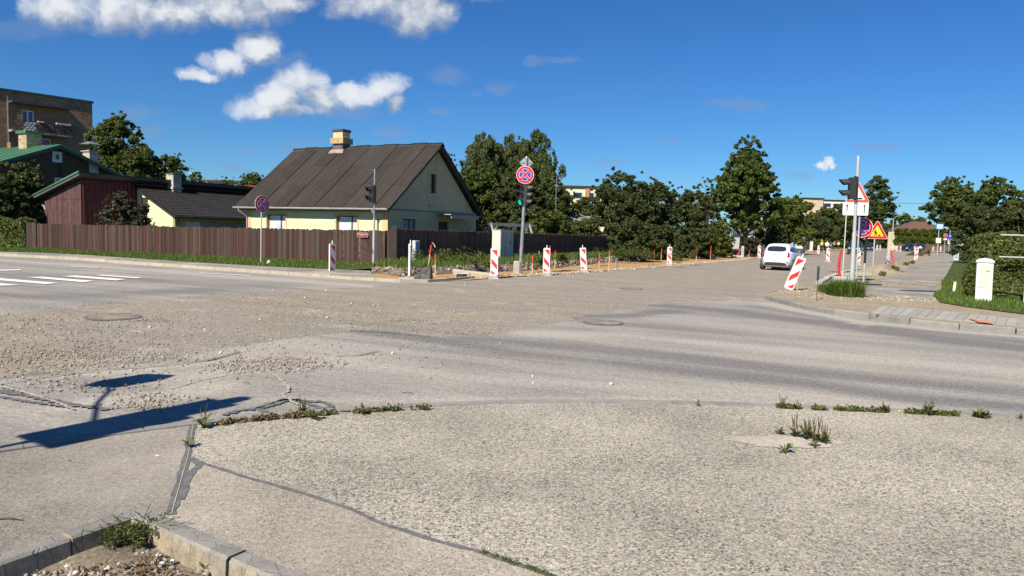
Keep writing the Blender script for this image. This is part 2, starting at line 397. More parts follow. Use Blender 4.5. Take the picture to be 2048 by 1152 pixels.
def pavement_material(name, base, scale, lo, hi, pale=.5, bump=.5, dark=(.11, .105, .10)):
    t = NT(name); w = t.world()
    v = t.vor(w, scale); s = t.n('ShaderNodeSeparateColor'); t.l(v, s.inputs[0])
    n1 = t.noise(w, .7, 4); n2 = t.noise(w, 3.5, 4); fine = t.noise(w, 260, 2)
    c = t.scale(base, t.math('MULTIPLY', t.ramp(s.outputs[0], 0, 1, lo, hi, False), t.ramp(n2, .3, .7, .94, 1.06)))
    c = t.mix(t.ramp(s.outputs[1], .74, .78), c, (base[0]*1.5, base[1]*1.43, base[2]*1.36))
    c = t.mix(t.ramp(s.outputs[2], .93, .95), c, dark)
    c = t.mix(t.ramp(s.outputs[2], .02, .03, .5, 0), c, (.36, .24, .16))
    dist = t.vor(w, scale, 'Distance', 'DISTANCE_TO_EDGE')
    c = t.scale(c, t.ramp(dist, .0, .09, .62, 1.0))
    c = t.mix(t.ramp(n1, .4, .66, 0, pale), c, (.43, .39, .325))
    c = t.scale(c, t.ramp(fine, .3, .7, .88, 1.12)); c = t.scale(c, t.math('MULTIPLY', t.ramp(t.noise(w, .45, 6, .62), .34, .66, .80, 1.14), t.ramp(t.noise(w, 24, 3, .7), .36, .64, .88, 1.1)))
    c = t.mix(t.ramp(t.noise(w, 1.7, 6, .7), .62, .72, 0, .35), c, (.17, .155, .13))
    hgt = t.math('ADD', t.ramp(dist, 0, .3), t.math('MULTIPLY', s.outputs[1], .6))
    return t.bsdf(c, .85, 0, t.bump(hgt, bump, .004), .3)
PAVE_COARSE = pavement_material('coarse_aggregate_paving', (.43, .40, .325), 88, .54, 1.34, .25, .9)
PAVE_MID = pavement_material('worn_aggregate_paving', (.39, .35, .285), 135, .72, 1.25, .45, .6)
PAVE_SMOOTH = pavement_material('smooth_asphalt_paving', (.26, .238, .20), 150, .7, 1.25, .35, .5)
WALKM = pavement_material('grey_footway_asphalt', (.235, .222, .195), 60, .85, 1.15, .5, .3)
def plain_ground(name, c1, c2, c3, s1=1.2, s2=9, bump=.5, agg_s=45):
    t = NT(name); w = t.world(); ag, _ = agg(t, w, agg_s, .75, 1.25)
    c = t.mix(t.ramp(t.noise(w, s1, 6, .65), .4, .62), c1, c2); c = t.mix(t.ramp(t.noise(w, s2, 4), .52, .66, 0, .8), c, c3)
    c = t.scale(c, ag); return t.bsdf(c, .95, 0, t.bump(t.math('ADD', t.noise(w, 14, 5), ag), bump, .02), .1)
SAND = plain_ground('orange_sand', (.42, .25, .11), (.34, .21, .10), (.38, .29, .18))
DIRT = plain_ground('dusty_dirt', (.31, .255, .18), (.25, .21, .15), (.38, .33, .25))
SOIL = plain_ground('brown_soil', (.15, .12, .09), (.20, .165, .125), (.26, .22, .17), 3, 20)
EARTH = plain_ground('grey_brown_earth', (.13, .105, .08), (.17, .14, .11), (.22, .185, .145), 3, 16)
TURF = plain_ground('turf_soil', (.06, .075, .028), (.05, .068, .024), (.09, .085, .045), 2, 12)
YARD = plain_ground('yard_turf', (.05, .07, .025), (.06, .075, .03), (.08, .07, .04), .3, 3)
CONC = mk('concrete_kerb', (.22, .21, .19), .9, var=.12, vscale=5, fine=60, bump=.5, dirt=.7, dirtc=(.32, .275, .21), objrand=.1)
CONC_PALE = mk('dusty_pale_kerb', (.38, .335, .255), .95, var=.1, vscale=4, fine=50, bump=.4, dirt=.5, dirtc=(.42, .36, .26), objrand=.08)
def tan_kerb():
    t = NT('stained_planter_kerb'); co = t.coord('Object'); n = t.n('ShaderNodeNewGeometry'); sp_ = t.n('ShaderNodeSeparateXYZ'); t.l(n.outputs['Normal'], sp_.inputs[0])
    side = t.ramp(sp_.outputs['Z'], .85, .45); sp2 = t.n('ShaderNodeSeparateXYZ'); t.l(n.outputs['Normal'], sp2.inputs[0])
    base = t.scale((.215, .205, .185), t.ramp(t.noise(co, 5, 5), .3, .7, .85, 1.15)); tan = t.mix(t.ramp(t.noise(co, 9, 6, .7), .4, .62), (.36, .30, .20), (.24, .205, .155))
    c = t.mix(t.math('MULTIPLY', side, t.ramp(t.noise(co, 3, 4), .35, .5, .5, 1)), base, tan); c = t.scale(c, t.ramp(t.noise(co, 120, 3), .3, .7, .82, 1.18))
    crk = t.vor(t.coord('Object', (1, 1, .25)), 7, 'Distance', 'DISTANCE_TO_EDGE'); c = t.mix(t.math('MULTIPLY', t.ramp(crk, .0, .012, 1, 0), side), c, (.12, .10, .08))
    return t.bsdf(c, .95, 0, t.bump(t.math('ADD', t.noise(co, 60, 4), t.ramp(crk, 0, .03)), .6, .006), .2)
CONC_TAN = tan_kerb()
CONC_NEW = mk('new_grey_concrete', (.42, .41, .39), .9, var=.08, vscale=4, fine=60, bump=.2, dirt=.3, dirtc=(.45, .4, .33))
TAR = mk('bitumen_joint', (.115, .118, .118), .85, var=.25, vscale=14, fine=90, bump=.4, dirt=.6, dirtc=(.26, .24, .21))
PALEDUST = mk('pale_dust', (.36, .325, .27), .95, var=.1, bump=.3)
MARKING = mk('worn_road_paint', (.72, .71, .68), .7, var=.08, vscale=10, dirt=.35, dirtc=(.3, .285, .26), bump=.1)

# ---- base ground: a ring far out, with the near pavement area left open
gm = MB(); Z0 = -.012
xs = [-1500, -6.5, 9, 1500]; ys = [-1500, -6, 7.9, 1500]
for i in range(3):
    for j in range(3):
        if i == 1 and j == 1: continue
        gm.add([(xs[i], ys[j], Z0), (xs[i+1], ys[j], Z0), (xs[i+1], ys[j+1], Z0), (xs[i], ys[j+1], Z0)], [(0, 1, 2, 3)])
gm.build('ground', YARD)['kind'] = 'structure'

# ---- road sheet
NEARKERB_PX = [(0, 905), (100, 889), (200, 874), (300, 861), (385, 850), (500, 838), (600, 828), (800, 816), (920, 810), (1024, 807), (1150, 806), (1300, 807), (1450, 811), (1600, 816), (1850, 826), (2048, 837)]
NK = [G(*p) for p in NEARKERB_PX]
NKx = [Vector((-12, -2.2, 0)), Vector((-8, 1.6, 0)), Vector((-5.6, 3.7, 0))] + NK + [Vector((9, 7.0, 0)), Vector((14, 6.6, 0)), Vector((26, 4.6, 0))]
gx = np.arange(-50, 66, .2); sy = np.r_[np.arange(0, 8, .12), np.arange(8, 22, .2), np.arange(22, 96, .4)]
yk = np.interp(gx, [p[0] for p in NKx], [p[1] for p in NKx])
X = np.tile(gx, (len(sy), 1)); Y = sy[:, None] + yk[None, :]
def road_attrs(X, Y):
    GP = [G(*p) for p in [(-700, 610), (-300, 625), (0, 632), (100, 619), (170, 612), (195, 607), (250, 607), (300, 601), (420, 590), (560, 581), (700, 576), (790, 569), (860, 566), (950, 561), (1092, 552), (1180, 545), (1338, 534), (1500, 519), (1600, 509), (1700, 504)]]
    GP += [Vector((140, 262, 0)), Vector((170, 262, 0))] + [G(*p) for p in [(1852, 509), (1800, 523), (1700, 548), (1600, 575), (1520, 599), (1345, 604), (1300, 613), (1200, 627), (1150, 640), (1080, 652), (1000, 667), (950, 673), (880, 668), (800, 664), (740, 660), (700, 664), (620, 672), (540, 684), (430, 704), (300, 726), (150, 744), (0, 760), (-700, 800)]]
    g = np.clip(sdf(X, Y, GP), -3, 3)
    dark = np.zeros_like(X); dust = np.full_like(X, .42)
    def band(pts, w, a, tgt):
        d = seg_dist(X, Y, [G(*p) for p in pts]); tgt += a * np.exp(-(d / w) ** 2)
    band([(640, 650), (860, 680), (1020, 705), (1200, 722), (1400, 745), (1600, 765), (1800, 795), (2048, 815), (2400, 850)], .26, .62, dark)
    band([(940, 676), (1120, 692), (1350, 712), (1600, 742), (1850, 768), (2048, 785)], .38, .42, dark)
    band([(1340, 612), (1450, 622), (1600, 640), (1750, 660), (1900, 680), (2048, 696), (2400, 730)], .42, .95, dark)
    band([(1500, 612), (1600, 628), (1700, 648), (1850, 664), (2048, 684)], .2, .35, dark)
    band([(1080, 634), (1250, 632), (1340, 622)], .35, .6, dark)
    band([(1060, 668), (1230, 668), (1450, 690), (1700, 718), (2048, 745)], .42, .42, dust)
    band([(560, 690), (900, 745), (1200, 770), (1600, 800)], .6, .12, dust)
    band([(640, 720), (900, 760), (1240, 770), (1500, 790), (1800, 812)], .25, .22, dust)
    band([(500, 800), (900, 800), (1300, 798), (1800, 818)], .12, .28, dust)
    band([(1530, 606), (1600, 622), (1700, 640), (1900, 662), (2048, 674), (2300, 694)], .13, 1.1, dust)
    band([(0, 520), (300, 540), (500, 556), (740, 572), (850, 576)], .35, .75, dust)
    band([(0, 548), (300, 560), (520, 572)], 1.0, .25, dark)
    band([(0, 590), (150, 592), (400, 580)], .8, .35, dark)
    band([(160, 808), (240, 800)], .22, .8, dust); band([(320, 795), (420, 775)], .22, .7, dust)
    band([(0, 765), (150, 750), (300, 735), (480, 720)], .12, .5, dust)
    band([(0, 700), (480, 690)], .7, .3, dust)
    band([(440, 745), (560, 728), (680, 718)], .22, .9, dust)
    band([(1660, 650), (1740, 645), (1720, 655)], .12, .7, dust)
    # ruts along the side street
    for off, a in ((3.2, .3), (5.4, .3), (8.0, .2)):
        s, c = math.sin(STREET), math.cos(STREET); d = np.abs((X + .7) * c - (Y - 26.8) * s - off); dark += a * np.exp(-(d / .5) ** 2) * (g > 0)
    return g, dark, dust
g, dark, dust = road_attrs(X, Y)
Z = .012 * np.sin(X * .7 + 1) * np.sin(Y * .5) * np.clip(g + .3, 0, 1)
ny, nx = X.shape; idx = np.arange(nx * ny).reshape(ny, nx)
Fq = np.stack([idx[:-1, :-1], idx[:-1, 1:], idx[1:, 1:], idx[1:, :-1]], -1).reshape(-1, 4)
road = np_mesh('road', np.c_[X.ravel(), Y.ravel(), Z.ravel()], Fq, ROADM, attr=dict(gravel=g.ravel(), dark=dark.ravel(), dust=dust.ravel()), smooth=True)
road['kind'] = 'structure'

# side street beyond the sheet
def along(p, t, off=0.0):            # t metres along the side street, off metres to its right
    s_, c_ = math.sin(STREET), math.cos(STREET); return Vector((p[0] + s_*t + c_*off, p[1] + c_*t - s_*off, 0))
far = sheet('far_road', [along((-.7, 26.8), 60, -.5), along((-.7, 26.8), 60, 11), along((-.7, 26.8), 330, 11), along((-.7, 26.8), 330, -.5)], .006, ROADM)
for an, v in (('gravel', 2.0), ('dark', 0.1), ('dust', .5)):
    a_ = far.data.attributes.new(an, 'FLOAT', 'POINT'); a_.data.foreach_set('value', [v] * len(far.data.vertices))

# ---- near pavement: three pours of different age, joints sealed with bitumen
J = [G(*p) for p in [(385, 850), (380, 880), (374, 915), (362, 955), (352, 990), (341, 1030)]]
D = [G(*p) for p in [(374, 915), (420, 932), (500, 957), (600, 985), (690, 1014), (760, 1046), (870, 1082), (960, 1104), (1030, 1128), (1110, 1156)]]
C0 = G(280, 1018)
k1d = (G(280, 1018) - G(0, 1112)).normalized(); k2d = (G(600, 1152) - G(280, 1018)).normalized()
iJ = 4
NKa = [p for p in NKx if p.x < J[0].x - .01]; NKb = [p for p in NKx if p.x > J[0].x + .01]
endD = D[-1] + (D[-1] - D[-2]).normalized() * 2.5
sheet('pavement', [J[0]] + NKb + [Vector((26, -4, 0)), Vector((endD.x, -4, 0)), endD] + D[::-1] + J[1:2], 0.0, PAVE_COARSE)
K1e, K2e = C0 - k1d * 5, C0 + k2d * 4.5
sheet('pavement_old_part', D + [endD, Vector((endD.x, -4, 0)), Vector((K2e.x, -4, 0)), K2e, C0, J[-1]] + J[-2:2:-1], 0.0, PAVE_MID)
sheet('pavement_smooth_part', [J[0]] + J[1:] + [C0, K1e, Vector((-7, -2.5, 0))] + NKa, 0.0, PAVE_SMOOTH)
def ribbon(name, pts, w, z, mat, kind=None, n=None, parent=None, jit=.3):
    p = resample(pts, n or max(4, len(pts) * 5)); A, B = [], []
    for i in range(len(p)):
        d = p[min(i+1, len(p)-1)] - p[max(i-1, 0)]; d = d / (np.hypot(*d) + 1e-9); nrm = np.array([-d[1], d[0]])
        ww = (w if not callable(w) else w(i / (len(p)-1)))
        A.append(p[i] + nrm * ww / 2 * random.uniform(1-jit, 1+jit)); B.append(p[i] - nrm * ww / 2 * random.uniform(1-jit, 1+jit))
    V = np.array([(a[0], a[1], z) for ab in zip(A, B) for a in ab]); Fq = np.array([(2*i, 2*i+1, 2*i+3, 2*i+2) for i in range(len(p)-1)])
    o = np_mesh(name, V, Fq, mat, parent)
    if o.data.polygons[0].normal.z < 0: o.data.flip_normals()
    if kind: o['kind'] = kind
    return o
pv = bpy.data.objects['pavement']
ribbon('bitumen_joint', J, .055, .004, TAR, parent=pv); ribbon('bitumen_joint', D + [endD], .034, .0044, TAR, parent=pv)
ribbon('bitumen_joint', [G(380, 915), G(400, 930), G(378, 950), G(362, 1000)], .05, .0036, TAR, parent=pv)
ribbon('joint_line', [q + Vector((.006, 0, 0)) for q in J], .006, .0075, PALEDUST, parent=pv)
# worn concrete patch round the plantains
pc = G(1590, 885)
sheet('pavement_patch', [Vector((pc.x + math.cos(a) * .46 * (1 + .14 * math.sin(3*a) + .07 * math.sin(8*a+1) + random.uniform(-.05, .05)) - .07, pc.y + math.sin(a) * .19 * (1 + .15 * math.sin(2*a+1) + random.uniform(-.08, .08)), 0)) for a in np.linspace(0, 2*PI, 60, False)], .004,
      pavement_material('dusty_bare_patch', (.40, .365, .30), 160, .75, 1.15, .8, .15))
# near kerb: flush worn concrete, in stones about a metre long
pts = resample(NKx[1:-1], 30); kerb = empty('near_kerb', kind='structure')
for i in range(len(pts) - 1):
    a, b = Vector((*pts[i], 0)), Vector((*pts[i+1], 0)); d = (b - a).normalized(); nrm = Vector((-d.y, d.x, 0))
    a2, b2 = a + d * .004, b - d * .004; m = MB()
    sub = max(2, int((b2-a2).length / .2))
    ya = lambda x: float(np.interp(x, [p[0] for p in NKx], [p[1] for p in NKx]))
    inn = [Vector((a2.x + (b2.x-a2.x)*k/sub, ya(a2.x + (b2.x-a2.x)*k/sub), 0)) for k in range(sub+1)]
    poly = [p - nrm * .012 for p in inn] + [p + nrm * .10 for p in inn[::-1]]
    m.slab(poly, -.1, .014 + random.uniform(-.003, .003)); m.build('kerb_stone', CONC, kerb)
# crazed cracks and bitumen repairs on the carriageway
rd = road
for pts_, w_ in (([(445, 832), (480, 822), (520, 818), (545, 812), (570, 802), (600, 800)], .07), ([(515, 818), (540, 808), (575, 800)], .05), ([(560, 800), (600, 803), (650, 806), (664, 815), (650, 822), (610, 822)], .06), ([(590, 801), (625, 812), (650, 821), (700, 823)], .05),
                 ([(520, 820), (535, 830)], .06), ([(0, 782), (50, 792), (100, 802), (150, 812), (220, 820)], .09), ([(0, 795), (60, 806), (130, 815)], .05)):
    ribbon('bitumen_repair', [G(*p) for p in pts_], w_, .012, TAR, parent=rd, n=40, jit=.7)
for pts_, w_ in (([(535, 742), (560, 760), (575, 775), (578, 785), (562, 790), (575, 800), (596, 812)], .028), ([(0, 775), (60, 790), (110, 806), (150, 822)], .03), ([(340, 780), (400, 762), (470, 748), (530, 738)], .016)):
    ribbon('crack_filled_with_dust', [G(*p) for p in pts_], w_, .016, PALEDUST, parent=rd, n=60, jit=.9)
for pts_, w_ in (([(0, 770), (100, 755), (200, 742), (300, 735), (420, 722), (480, 705)], .03), ([(670, 714), (720, 712), (760, 703)], .03), ([(700, 662), (760, 665), (860, 674)], .035), ([(830, 638), (720, 652)], .02)):
    ribbon('road_crack', [G(*p) for p in pts_], w_, .016, TAR, parent=rd, n=24, jit=.6)

# ---- crossing and lane marks
def quad_mark(px4, grp, label, name='crosswalk_stripe'):
    o = sheet(name, [G(*p) for p in px4], .018, MARKING, kind=None)
    if 'kind' in o: del o['kind']
    tag(o, label, 'road marking', grp); return o
cg = 'white stripes of the crossing on the left'
quad_mark([(-60, 563), (0, 567.5), (42, 571.5), (-15, 573)], cg, 'white crossing stripe nearest the camera, cut by the left edge')
quad_mark([(-70, 553), (0, 557.5), (118, 567), (92, 569.5), (-10, 561), (-80, 556)], cg, 'second white crossing stripe at the far left, under the longer ones')
quad_mark([(54, 555.5), (84, 554.5), (190, 563), (166, 565.5)], cg, 'longest solid white crossing stripe, third from the camera')
quad_mark([(124, 553.5), (150, 552), (253, 559.5), (232, 562)], cg, 'fourth white crossing stripe, beside the short faded ones')
quad_mark([(190, 551.5), (205, 550.8), (285, 556.2), (272, 557.6)], cg, 'faded narrow crossing stripe, farthest to the right')
quad_mark([(-40, 541.5), (42, 539.5), (42, 541.3), (-40, 543.6)], cg, 'thin white lane line at the left edge, beyond the crossing')
quad_mark([(143, 533), (198, 536.2), (196, 537), (143, 533.8)], cg, 'short thin white dash near the far kerb')
quad_mark([(400, 546.5), (500, 551.5), (500, 552.6), (400, 547.4)], cg, 'long faint white line along the far kerb')

# ---- manhole covers
def manhole(px, py, r, label):
    c = G(px, py); t = empty('manhole_cover', (c.x, c.y, .012), 0, label, 'manhole cover')
    m = MB(); n = 28
    m.add([(r*math.cos(2*PI*i/n), r*math.sin(2*PI*i/n), 0) for i in range(n)] + [(1.16*r*math.cos(2*PI*i/n)*random.uniform(.98, 1.04), 1.16*r*math.sin(2*PI*i/n), 0) for i in range(n)] +
          [(r*math.cos(2*PI*i/n), r*math.sin(2*PI*i/n), .012) for i in range(n)] + [(1.1*r*math.cos(2*PI*i/n), 1.1*r*math.sin(2*PI*i/n), .012) for i in range(n)],
          [f for i in range(n) for f in ((2*n+i, 2*n+(i+1) % n, 3*n+(i+1) % n, 3*n+i), (3*n+i, 3*n+(i+1) % n, n+(i+1) % n, n+i))])
    m.build('frame', mk('rusty_iron', (.16, .145, .125), .8, .2, var=.3, dirt=.4), t)
    m = MB().cyl(r*.97, r*.97, .008, 28)
    for k in range(-4, 5):
        w = math.sqrt(max(.01, (r*.9)**2 - (k*r*.2)**2)); m.box(-w, w, k*r*.2-.012, k*r*.2+.012, .008, .016)
    m.build('lid', mk('cast_iron', (.24, .215, .18), .7, .3, var=.3, dirt=.6, dirtc=(.3, .27, .23)), t)
manhole(226, 635, .40, 'round iron manhole cover in the gravel on the left')
manhole(1206, 646, .34, 'round iron manhole cover at the edge of the asphalt, mid road')
manhole(1262, 578, .33, 'flat manhole cover far out on the gravel side street')

# ---- far footway, its kerb and the verge up to the fence
FK = [G(*p) for p in [(-900, 470), (0, 512), (150, 520), (300, 531), (400, 538), (500, 545), (600, 552), (680, 557.5), (745, 562), (800, 565), (850, 565.5), (905, 562), (950, 558)]]
FK[0] = FK[1] + (FK[1] - FK[2]).normalized() * 22
FG = [G(*p, .1) for p in [(0, 503.5), (100, 506), (200, 512), (300, 519), (400, 525.5), (500, 531), (560, 534.5), (640, 538), (740, 541.5)]]
FG = [FG[0] + (FG[0] - FG[1]).normalized() * 20] + FG
FKi = [p + Vector((.06, .14, 0)) for p in FK]
strip('far_sidewalk', FKi[:9], FG, 60, 3, lambda x, y, t, s: .105, WALKM)
pts = resample(FK, 52); fk = empty('far_kerb', kind='structure')
for i in range(len(pts) - 1):
    a, b = Vector((*pts[i], 0)), Vector((*pts[i+1], 0)); d = (b-a).normalized(); nrm = Vector((-d.y, d.x, 0)); a = a + d * .006; b = b - d * .006
    h = .115 if i < 44 else .10
    m = MB().slab([a, b, b + nrm * .15, a + nrm * .15], -.05, h + random.uniform(-.008, .008)); m.build('kerb_stone', CONC_PALE, fk)
FENCE_L0, CORNER = Vector((-24.9, 38.3, 0)), Vector((-5.2, 32.2, 0))
# verge: low and level on the left, a bank about 25 cm high round the corner
VB = [Vector((-46, 43.5, 0)), Vector((-26.5, 37.2, 0))] + FG[1:] + [G(*p, .26) for p in [(800, 539), (850, 536), (905, 535), (960, 531), (1040, 530), (1100, 525.5), (1180, 519), (1240, 514.5), (1300, 511.5)]] + [along((-5.2, 32.2), 60, 3.0), along((-5.2, 32.2), 200, 3.2)]
VA = [Vector((-46, 46, 0)), FENCE_L0 + Vector((-.2, .5, 0)), CORNER + Vector((.1, .3, 0)), along(CORNER, 28, -.2), along(CORNER, 60, -.2), along(CORNER, 200, -.2)]
def bank_z(x, y):
    k = min(1, max(0, (x + 5.95) / 1.3)); return .108 + .16 * k * k * (3 - 2*k)
verge = strip('verge', VB, VA, 260, 7, lambda x, y, t, s: bank_z(x, y) + .06 * math.sin(t * PI) * (1 if x > -6 else .2) * (1 + .5 * math.sin(x * 1.3 + y)), TURF, jitter=.015)
# the cut face of the bank, with the excavated sand bed in front of it
BE = [p for p in VB if p.x > -6.0]
foot = [p + Vector((.2, -.32, 0)) for p in BE]
strip('bank_face', foot, BE, 420, 6, lambda x, y, t, s: (bank_z(x, y) + .03) * t ** .7 - .01 + (random.uniform(-.03, .04) if .05 < t < .95 else 0), EARTH)
SB = [G(*p) for p in [(745, 561), (850, 564), (905, 563), (950, 560), (1000, 556), (1092, 551.5), (1180, 545), (1338, 533.5), (1500, 519)]] + [along((-.7, 26.8), 60, .2), along((-.7, 26.8), 150, .2)]
strip('sand_bed', SB, foot, 200, 8, lambda x, y, t, s: .022 + .02 * math.sin(x * 3.1) * math.sin(y * 2.3 + x), SAND, jitter=.012)
# yard behind the fences
sheet('yard', [Vector((-90, 60, 0)), Vector((-46, 45, 0)), FENCE_L0 + Vector((0, .2, 0)), CORNER, along(CORNER, 200), along(CORNER, 200, -60), Vector((-60, 150, 0))], .09, YARD)

# ---- right-hand corner
RK = [G(*p) for p in [(1528, 599), (1560, 607), (1600, 617), (1650, 627), (1700, 634), (1750, 640), (1800, 647), (1850, 652.5), (1900, 658), (2048, 671)]]
RK += [RK[-1] + (RK[-1] - RK[-2]).normalized() * 12]
pts = resample(RK, 22); rk = empty('corner_kerb', kind='structure')
for i in range(len(pts) - 1):
    a, b = Vector((*pts[i], 0)), Vector((*pts[i+1], 0)); d = (b-a).normalized(); nrm = Vector((-d.y, d.x, 0)); a = a + d * .012; b = b - d * .012
    h = .125 + random.uniform(-.012, .012); tw = random.uniform(-.012, .012); c = .02
    m = MB(); A_ = [a, b]; prof = [(0, -.05), (.0, h - c), (c, h), (.15, h + .004), (.15, -.05)]
    vs = [(q + nrm * (o_ + (tw if k else -tw))) + Vector((0, 0, z_)) for k, q in enumerate(A_) for o_, z_ in prof]
    m.add(vs, [(0, 1, 6, 5), (1, 2, 7, 6), (2, 3, 8, 7), (3, 4, 9, 8), (4, 3, 2, 1, 0), (5, 6, 7, 8, 9)]); m.build('kerb_stone', CONC, rk)
RL = [G(*p, .1) for p in [(1528, 588), (1570, 580), (1620, 566), (1650, 556), (1700, 546), (1750, 534), (1800, 523), (1830, 514), (1860, 507)]]
RL += [along(RL[-1], 160)]
RKi = [p + Vector((.1, .12, 0)) for p in RK]
RR = [RK[-1] + Vector((2, 20, 0)), along(RK[-1] + Vector((2, 20, 0)), 260)]
blk = sheet('corner_dirt', RKi + RR + RL[::-1], .104, DIRT)
PT = [G(*p, .115) for p in [(1713, 572), (1722, 586), (1760, 594), (1830, 597), (1872, 600), (1890, 592), (1868, 577), (1780, 573), (1740, 568)]]
sheet('footway_patch', PT, .112, WALKM)
PW = [G(*p, .115) for p in [(1752, 561), (1800, 566), (1866, 573), (1886, 566), (1895, 548), (1904, 530), (1912, 514)]]
PWl = [G(*p, .115) for p in [(1752, 561), (1775, 549), (1810, 535), (1834, 528), (1856, 518), (1880, 509)]]
e = along(PWl[-1], 120); e2 = along(PW[-1], 120)
sheet('footway', PW + [e2, e] + PWl[:0:-1], .116, WALKM)
# light trodden dirt ridge between the two footway pieces
# paving slabs along the corner kerb
slabs = empty('slab_paving', kind='structure')
SLAB = mk('grey_paving_slab', (.30, .285, .25), .9, var=.1, vscale=3, fine=50, bump=.3, dirt=.5, dirtc=(.38, .33, .25), objrand=.1)
fr = resample([G(*p, .13) for p in [(1745, 623), (1800, 628), (1900, 638), (2048, 651), (2300, 672)]], 27); bk = resample([G(*p, .13) for p in [(1762, 611), (1815, 614), (1920, 624), (2048, 637), (2300, 660)]], 27)
for i in range(26):
    g_ = .022; q = [fr[i]*(1-g_) + fr[i+1]*g_, fr[i]*g_ + fr[i+1]*(1-g_), bk[i]*g_ + bk[i+1]*(1-g_), bk[i]*(1-g_) + bk[i+1]*g_]
    m = MB().slab([(*p, 0) for p in q], .05, .117 + random.uniform(-.004, .005)); m.build('paving_slab', SLAB, slabs)
# orange survey paint
ORP = mk('orange_survey_paint', (.62, .20, .09), .8, var=.25, vscale=14, dirt=.95, dirtc=(.33, .29, .24))
for k, pl in enumerate(([(1936, 637), (1944, 637), (1960, 640.5), (1974, 642), (1988, 646), (1985, 648), (1970, 645.5), (1957, 644.5), (1948, 640.5)], [(1754, 626.5), (1776, 627), (1776, 629), (1752, 628.5)])):
    o = sheet('orange_paint_mark', [G(*p, .137) for p in pl], .139 if k == 0 else .131, ORP, kind=None); del o['kind']
    tag(o, ['orange survey paint streak across the grey slabs on the right', 'small orange survey paint dash on the dirt behind the corner kerb'][k], 'paint mark')
# grass plot under the hedge
GR = [G(*p, .13) for p in [(1866, 591), (1880, 604), (1930, 612), (1990, 620), (2048, 627), (2300, 645)]]
GRl = [G(*p, .13) for p in [(1872, 586), (1884, 578), (1882, 566), (1893, 549), (1902, 532), (1912, 515)]]
GRASSPOLY = GR + [Vector((42, 20, 0)), along((42, 20), 150), along(GRl[-1], 120)] + GRl[::-1]
sheet('grass_plot', GRASSPOLY, .122, TURF)

# ================================================================== BUILDINGS
HA = R(29)
def wall_holes(m, x0, x1, z0, z1, holes, t, M, topf=None):
    """vertical wall in its own plane (front at y=0, thickness t behind), rectangular holes; topf(x) gives a sloping top over the last row"""
    xs = sorted({x0, x1} | {h[0] for h in holes} | {h[1] for h in holes} | ({0.0} if False else set()))
    for a, b in zip(xs[:-1], xs[1:]):
        hs = sorted([h for h in holes if h[0] <= a + 1e-6 and h[1] >= b - 1e-6], key=lambda h: h[2]); z = z0
        for h in hs + [None]:
            top = h[2] if h else None
            if h is None:
                if topf: m.prism([(a, z), (b, z), (b, topf(b)), (a, topf(a))], 0, t, M)
                elif z1 - z > 1e-4: m.prism([(a, z), (b, z), (b, z1), (a, z1)], 0, t, M)
            else:
                if top - z > 1e-4: m.prism([(a, z), (b, z), (b, top), (a, top)], 0, t, M)
                z = h[3]
    return m
def window(root, M, x0, x1, z0, z1, fm, gm, mull=(.5,), bars=(), surround=None, sw=.12, setback=.10, fw=.06, sill=None, name='window'):
    m = MB()
    y0, y1 = setback, setback + .06
    m.box(x0, x1, y0, y1, z0, z0 + fw, M); m.box(x0, x1, y0, y1, z1 - fw, z1, M)
    m.box(x0, x0 + fw, y0, y1, z0 + fw, z1 - fw, M); m.box(x1 - fw, x1, y0, y1, z0 + fw, z1 - fw, M)
    for q in mull:
        xm = x0 + (x1 - x0) * q; m.box(xm - fw * .6, xm + fw * .6, y0 - .004, y1 - .002, z0 + fw, z1 - fw, M)
    for q in bars:
        zm = z0 + (z1 - z0) * q; m.box(x0 + fw, x1 - fw, y0 + .004, y1 - .006, zm - .02, zm + .02, M)
    f = m.build(name, fm, root)
    MB().box(x0 + fw, x1 - fw, y1 - .02, y1 - .012, z0 + fw, z1 - fw, M).build('pane', gm, f)
    if surround:
        s = MB(); e = -.03
        s.box(x0 - sw, x1 + sw, e, -.002, z1, z1 + sw, M); s.box(x0 - sw, x1 + sw, e, -.002, z0 - sw, z0, M)
        s.box(x0 - sw, x0, e, -.002, z0, z1, M); s.box(x1, x1 + sw, e, -.002, z0, z1, M); s.build('surround', surround, f)
    if sill: MB().box(x0 - .05, x1 + .05, -.08, setback, z0 - .03, z0, M).build('sill', sill, f)
    return f
def corr(w, l, nper, amp, ny=1, steps=0.0, per=6):
    nx = int(nper * per); V = []; ys = np.linspace(0, l, ny + 1)
    for j, y in enumerate(ys):
        for i in range(nx + 1): V.append((w * i / nx, y, amp * math.sin(2*PI*i/per) ))
    F_ = [(j*(nx+1)+i, j*(nx+1)+i+1, (j+1)*(nx+1)+i+1, (j+1)*(nx+1)+i) for j in range(ny) for i in range(nx)]
    return V, F_
YEL = mk('pale_yellow_render', (.72, .66, .38), .85, var=.05, vscale=1.2, fine=30, bump=.15, dirt=.12, dirtc=(.5, .42, .26))
GABLEP = mk('shaded_yellow_render', (.50, .43, .25), .85, var=.05, vscale=1.5, fine=25, bump=.1, dirt=.15, dirtc=(.4, .39, .32))  # darker copy of the front yellow, the gable's shade put into the colour
ORN = mk('apricot_trim', (.66, .43, .22), .8, var=.05, bump=.1)
BRFRAME = mk('brown_window_frame', (.16, .07, .03), .5, var=.15, bump=.05)
CURT = mk('curtained_glass', (.55, .60, .60), .12, var=.15, vscale=4, fine=12, bump=0, spec=.8)
DKGL = GLASS
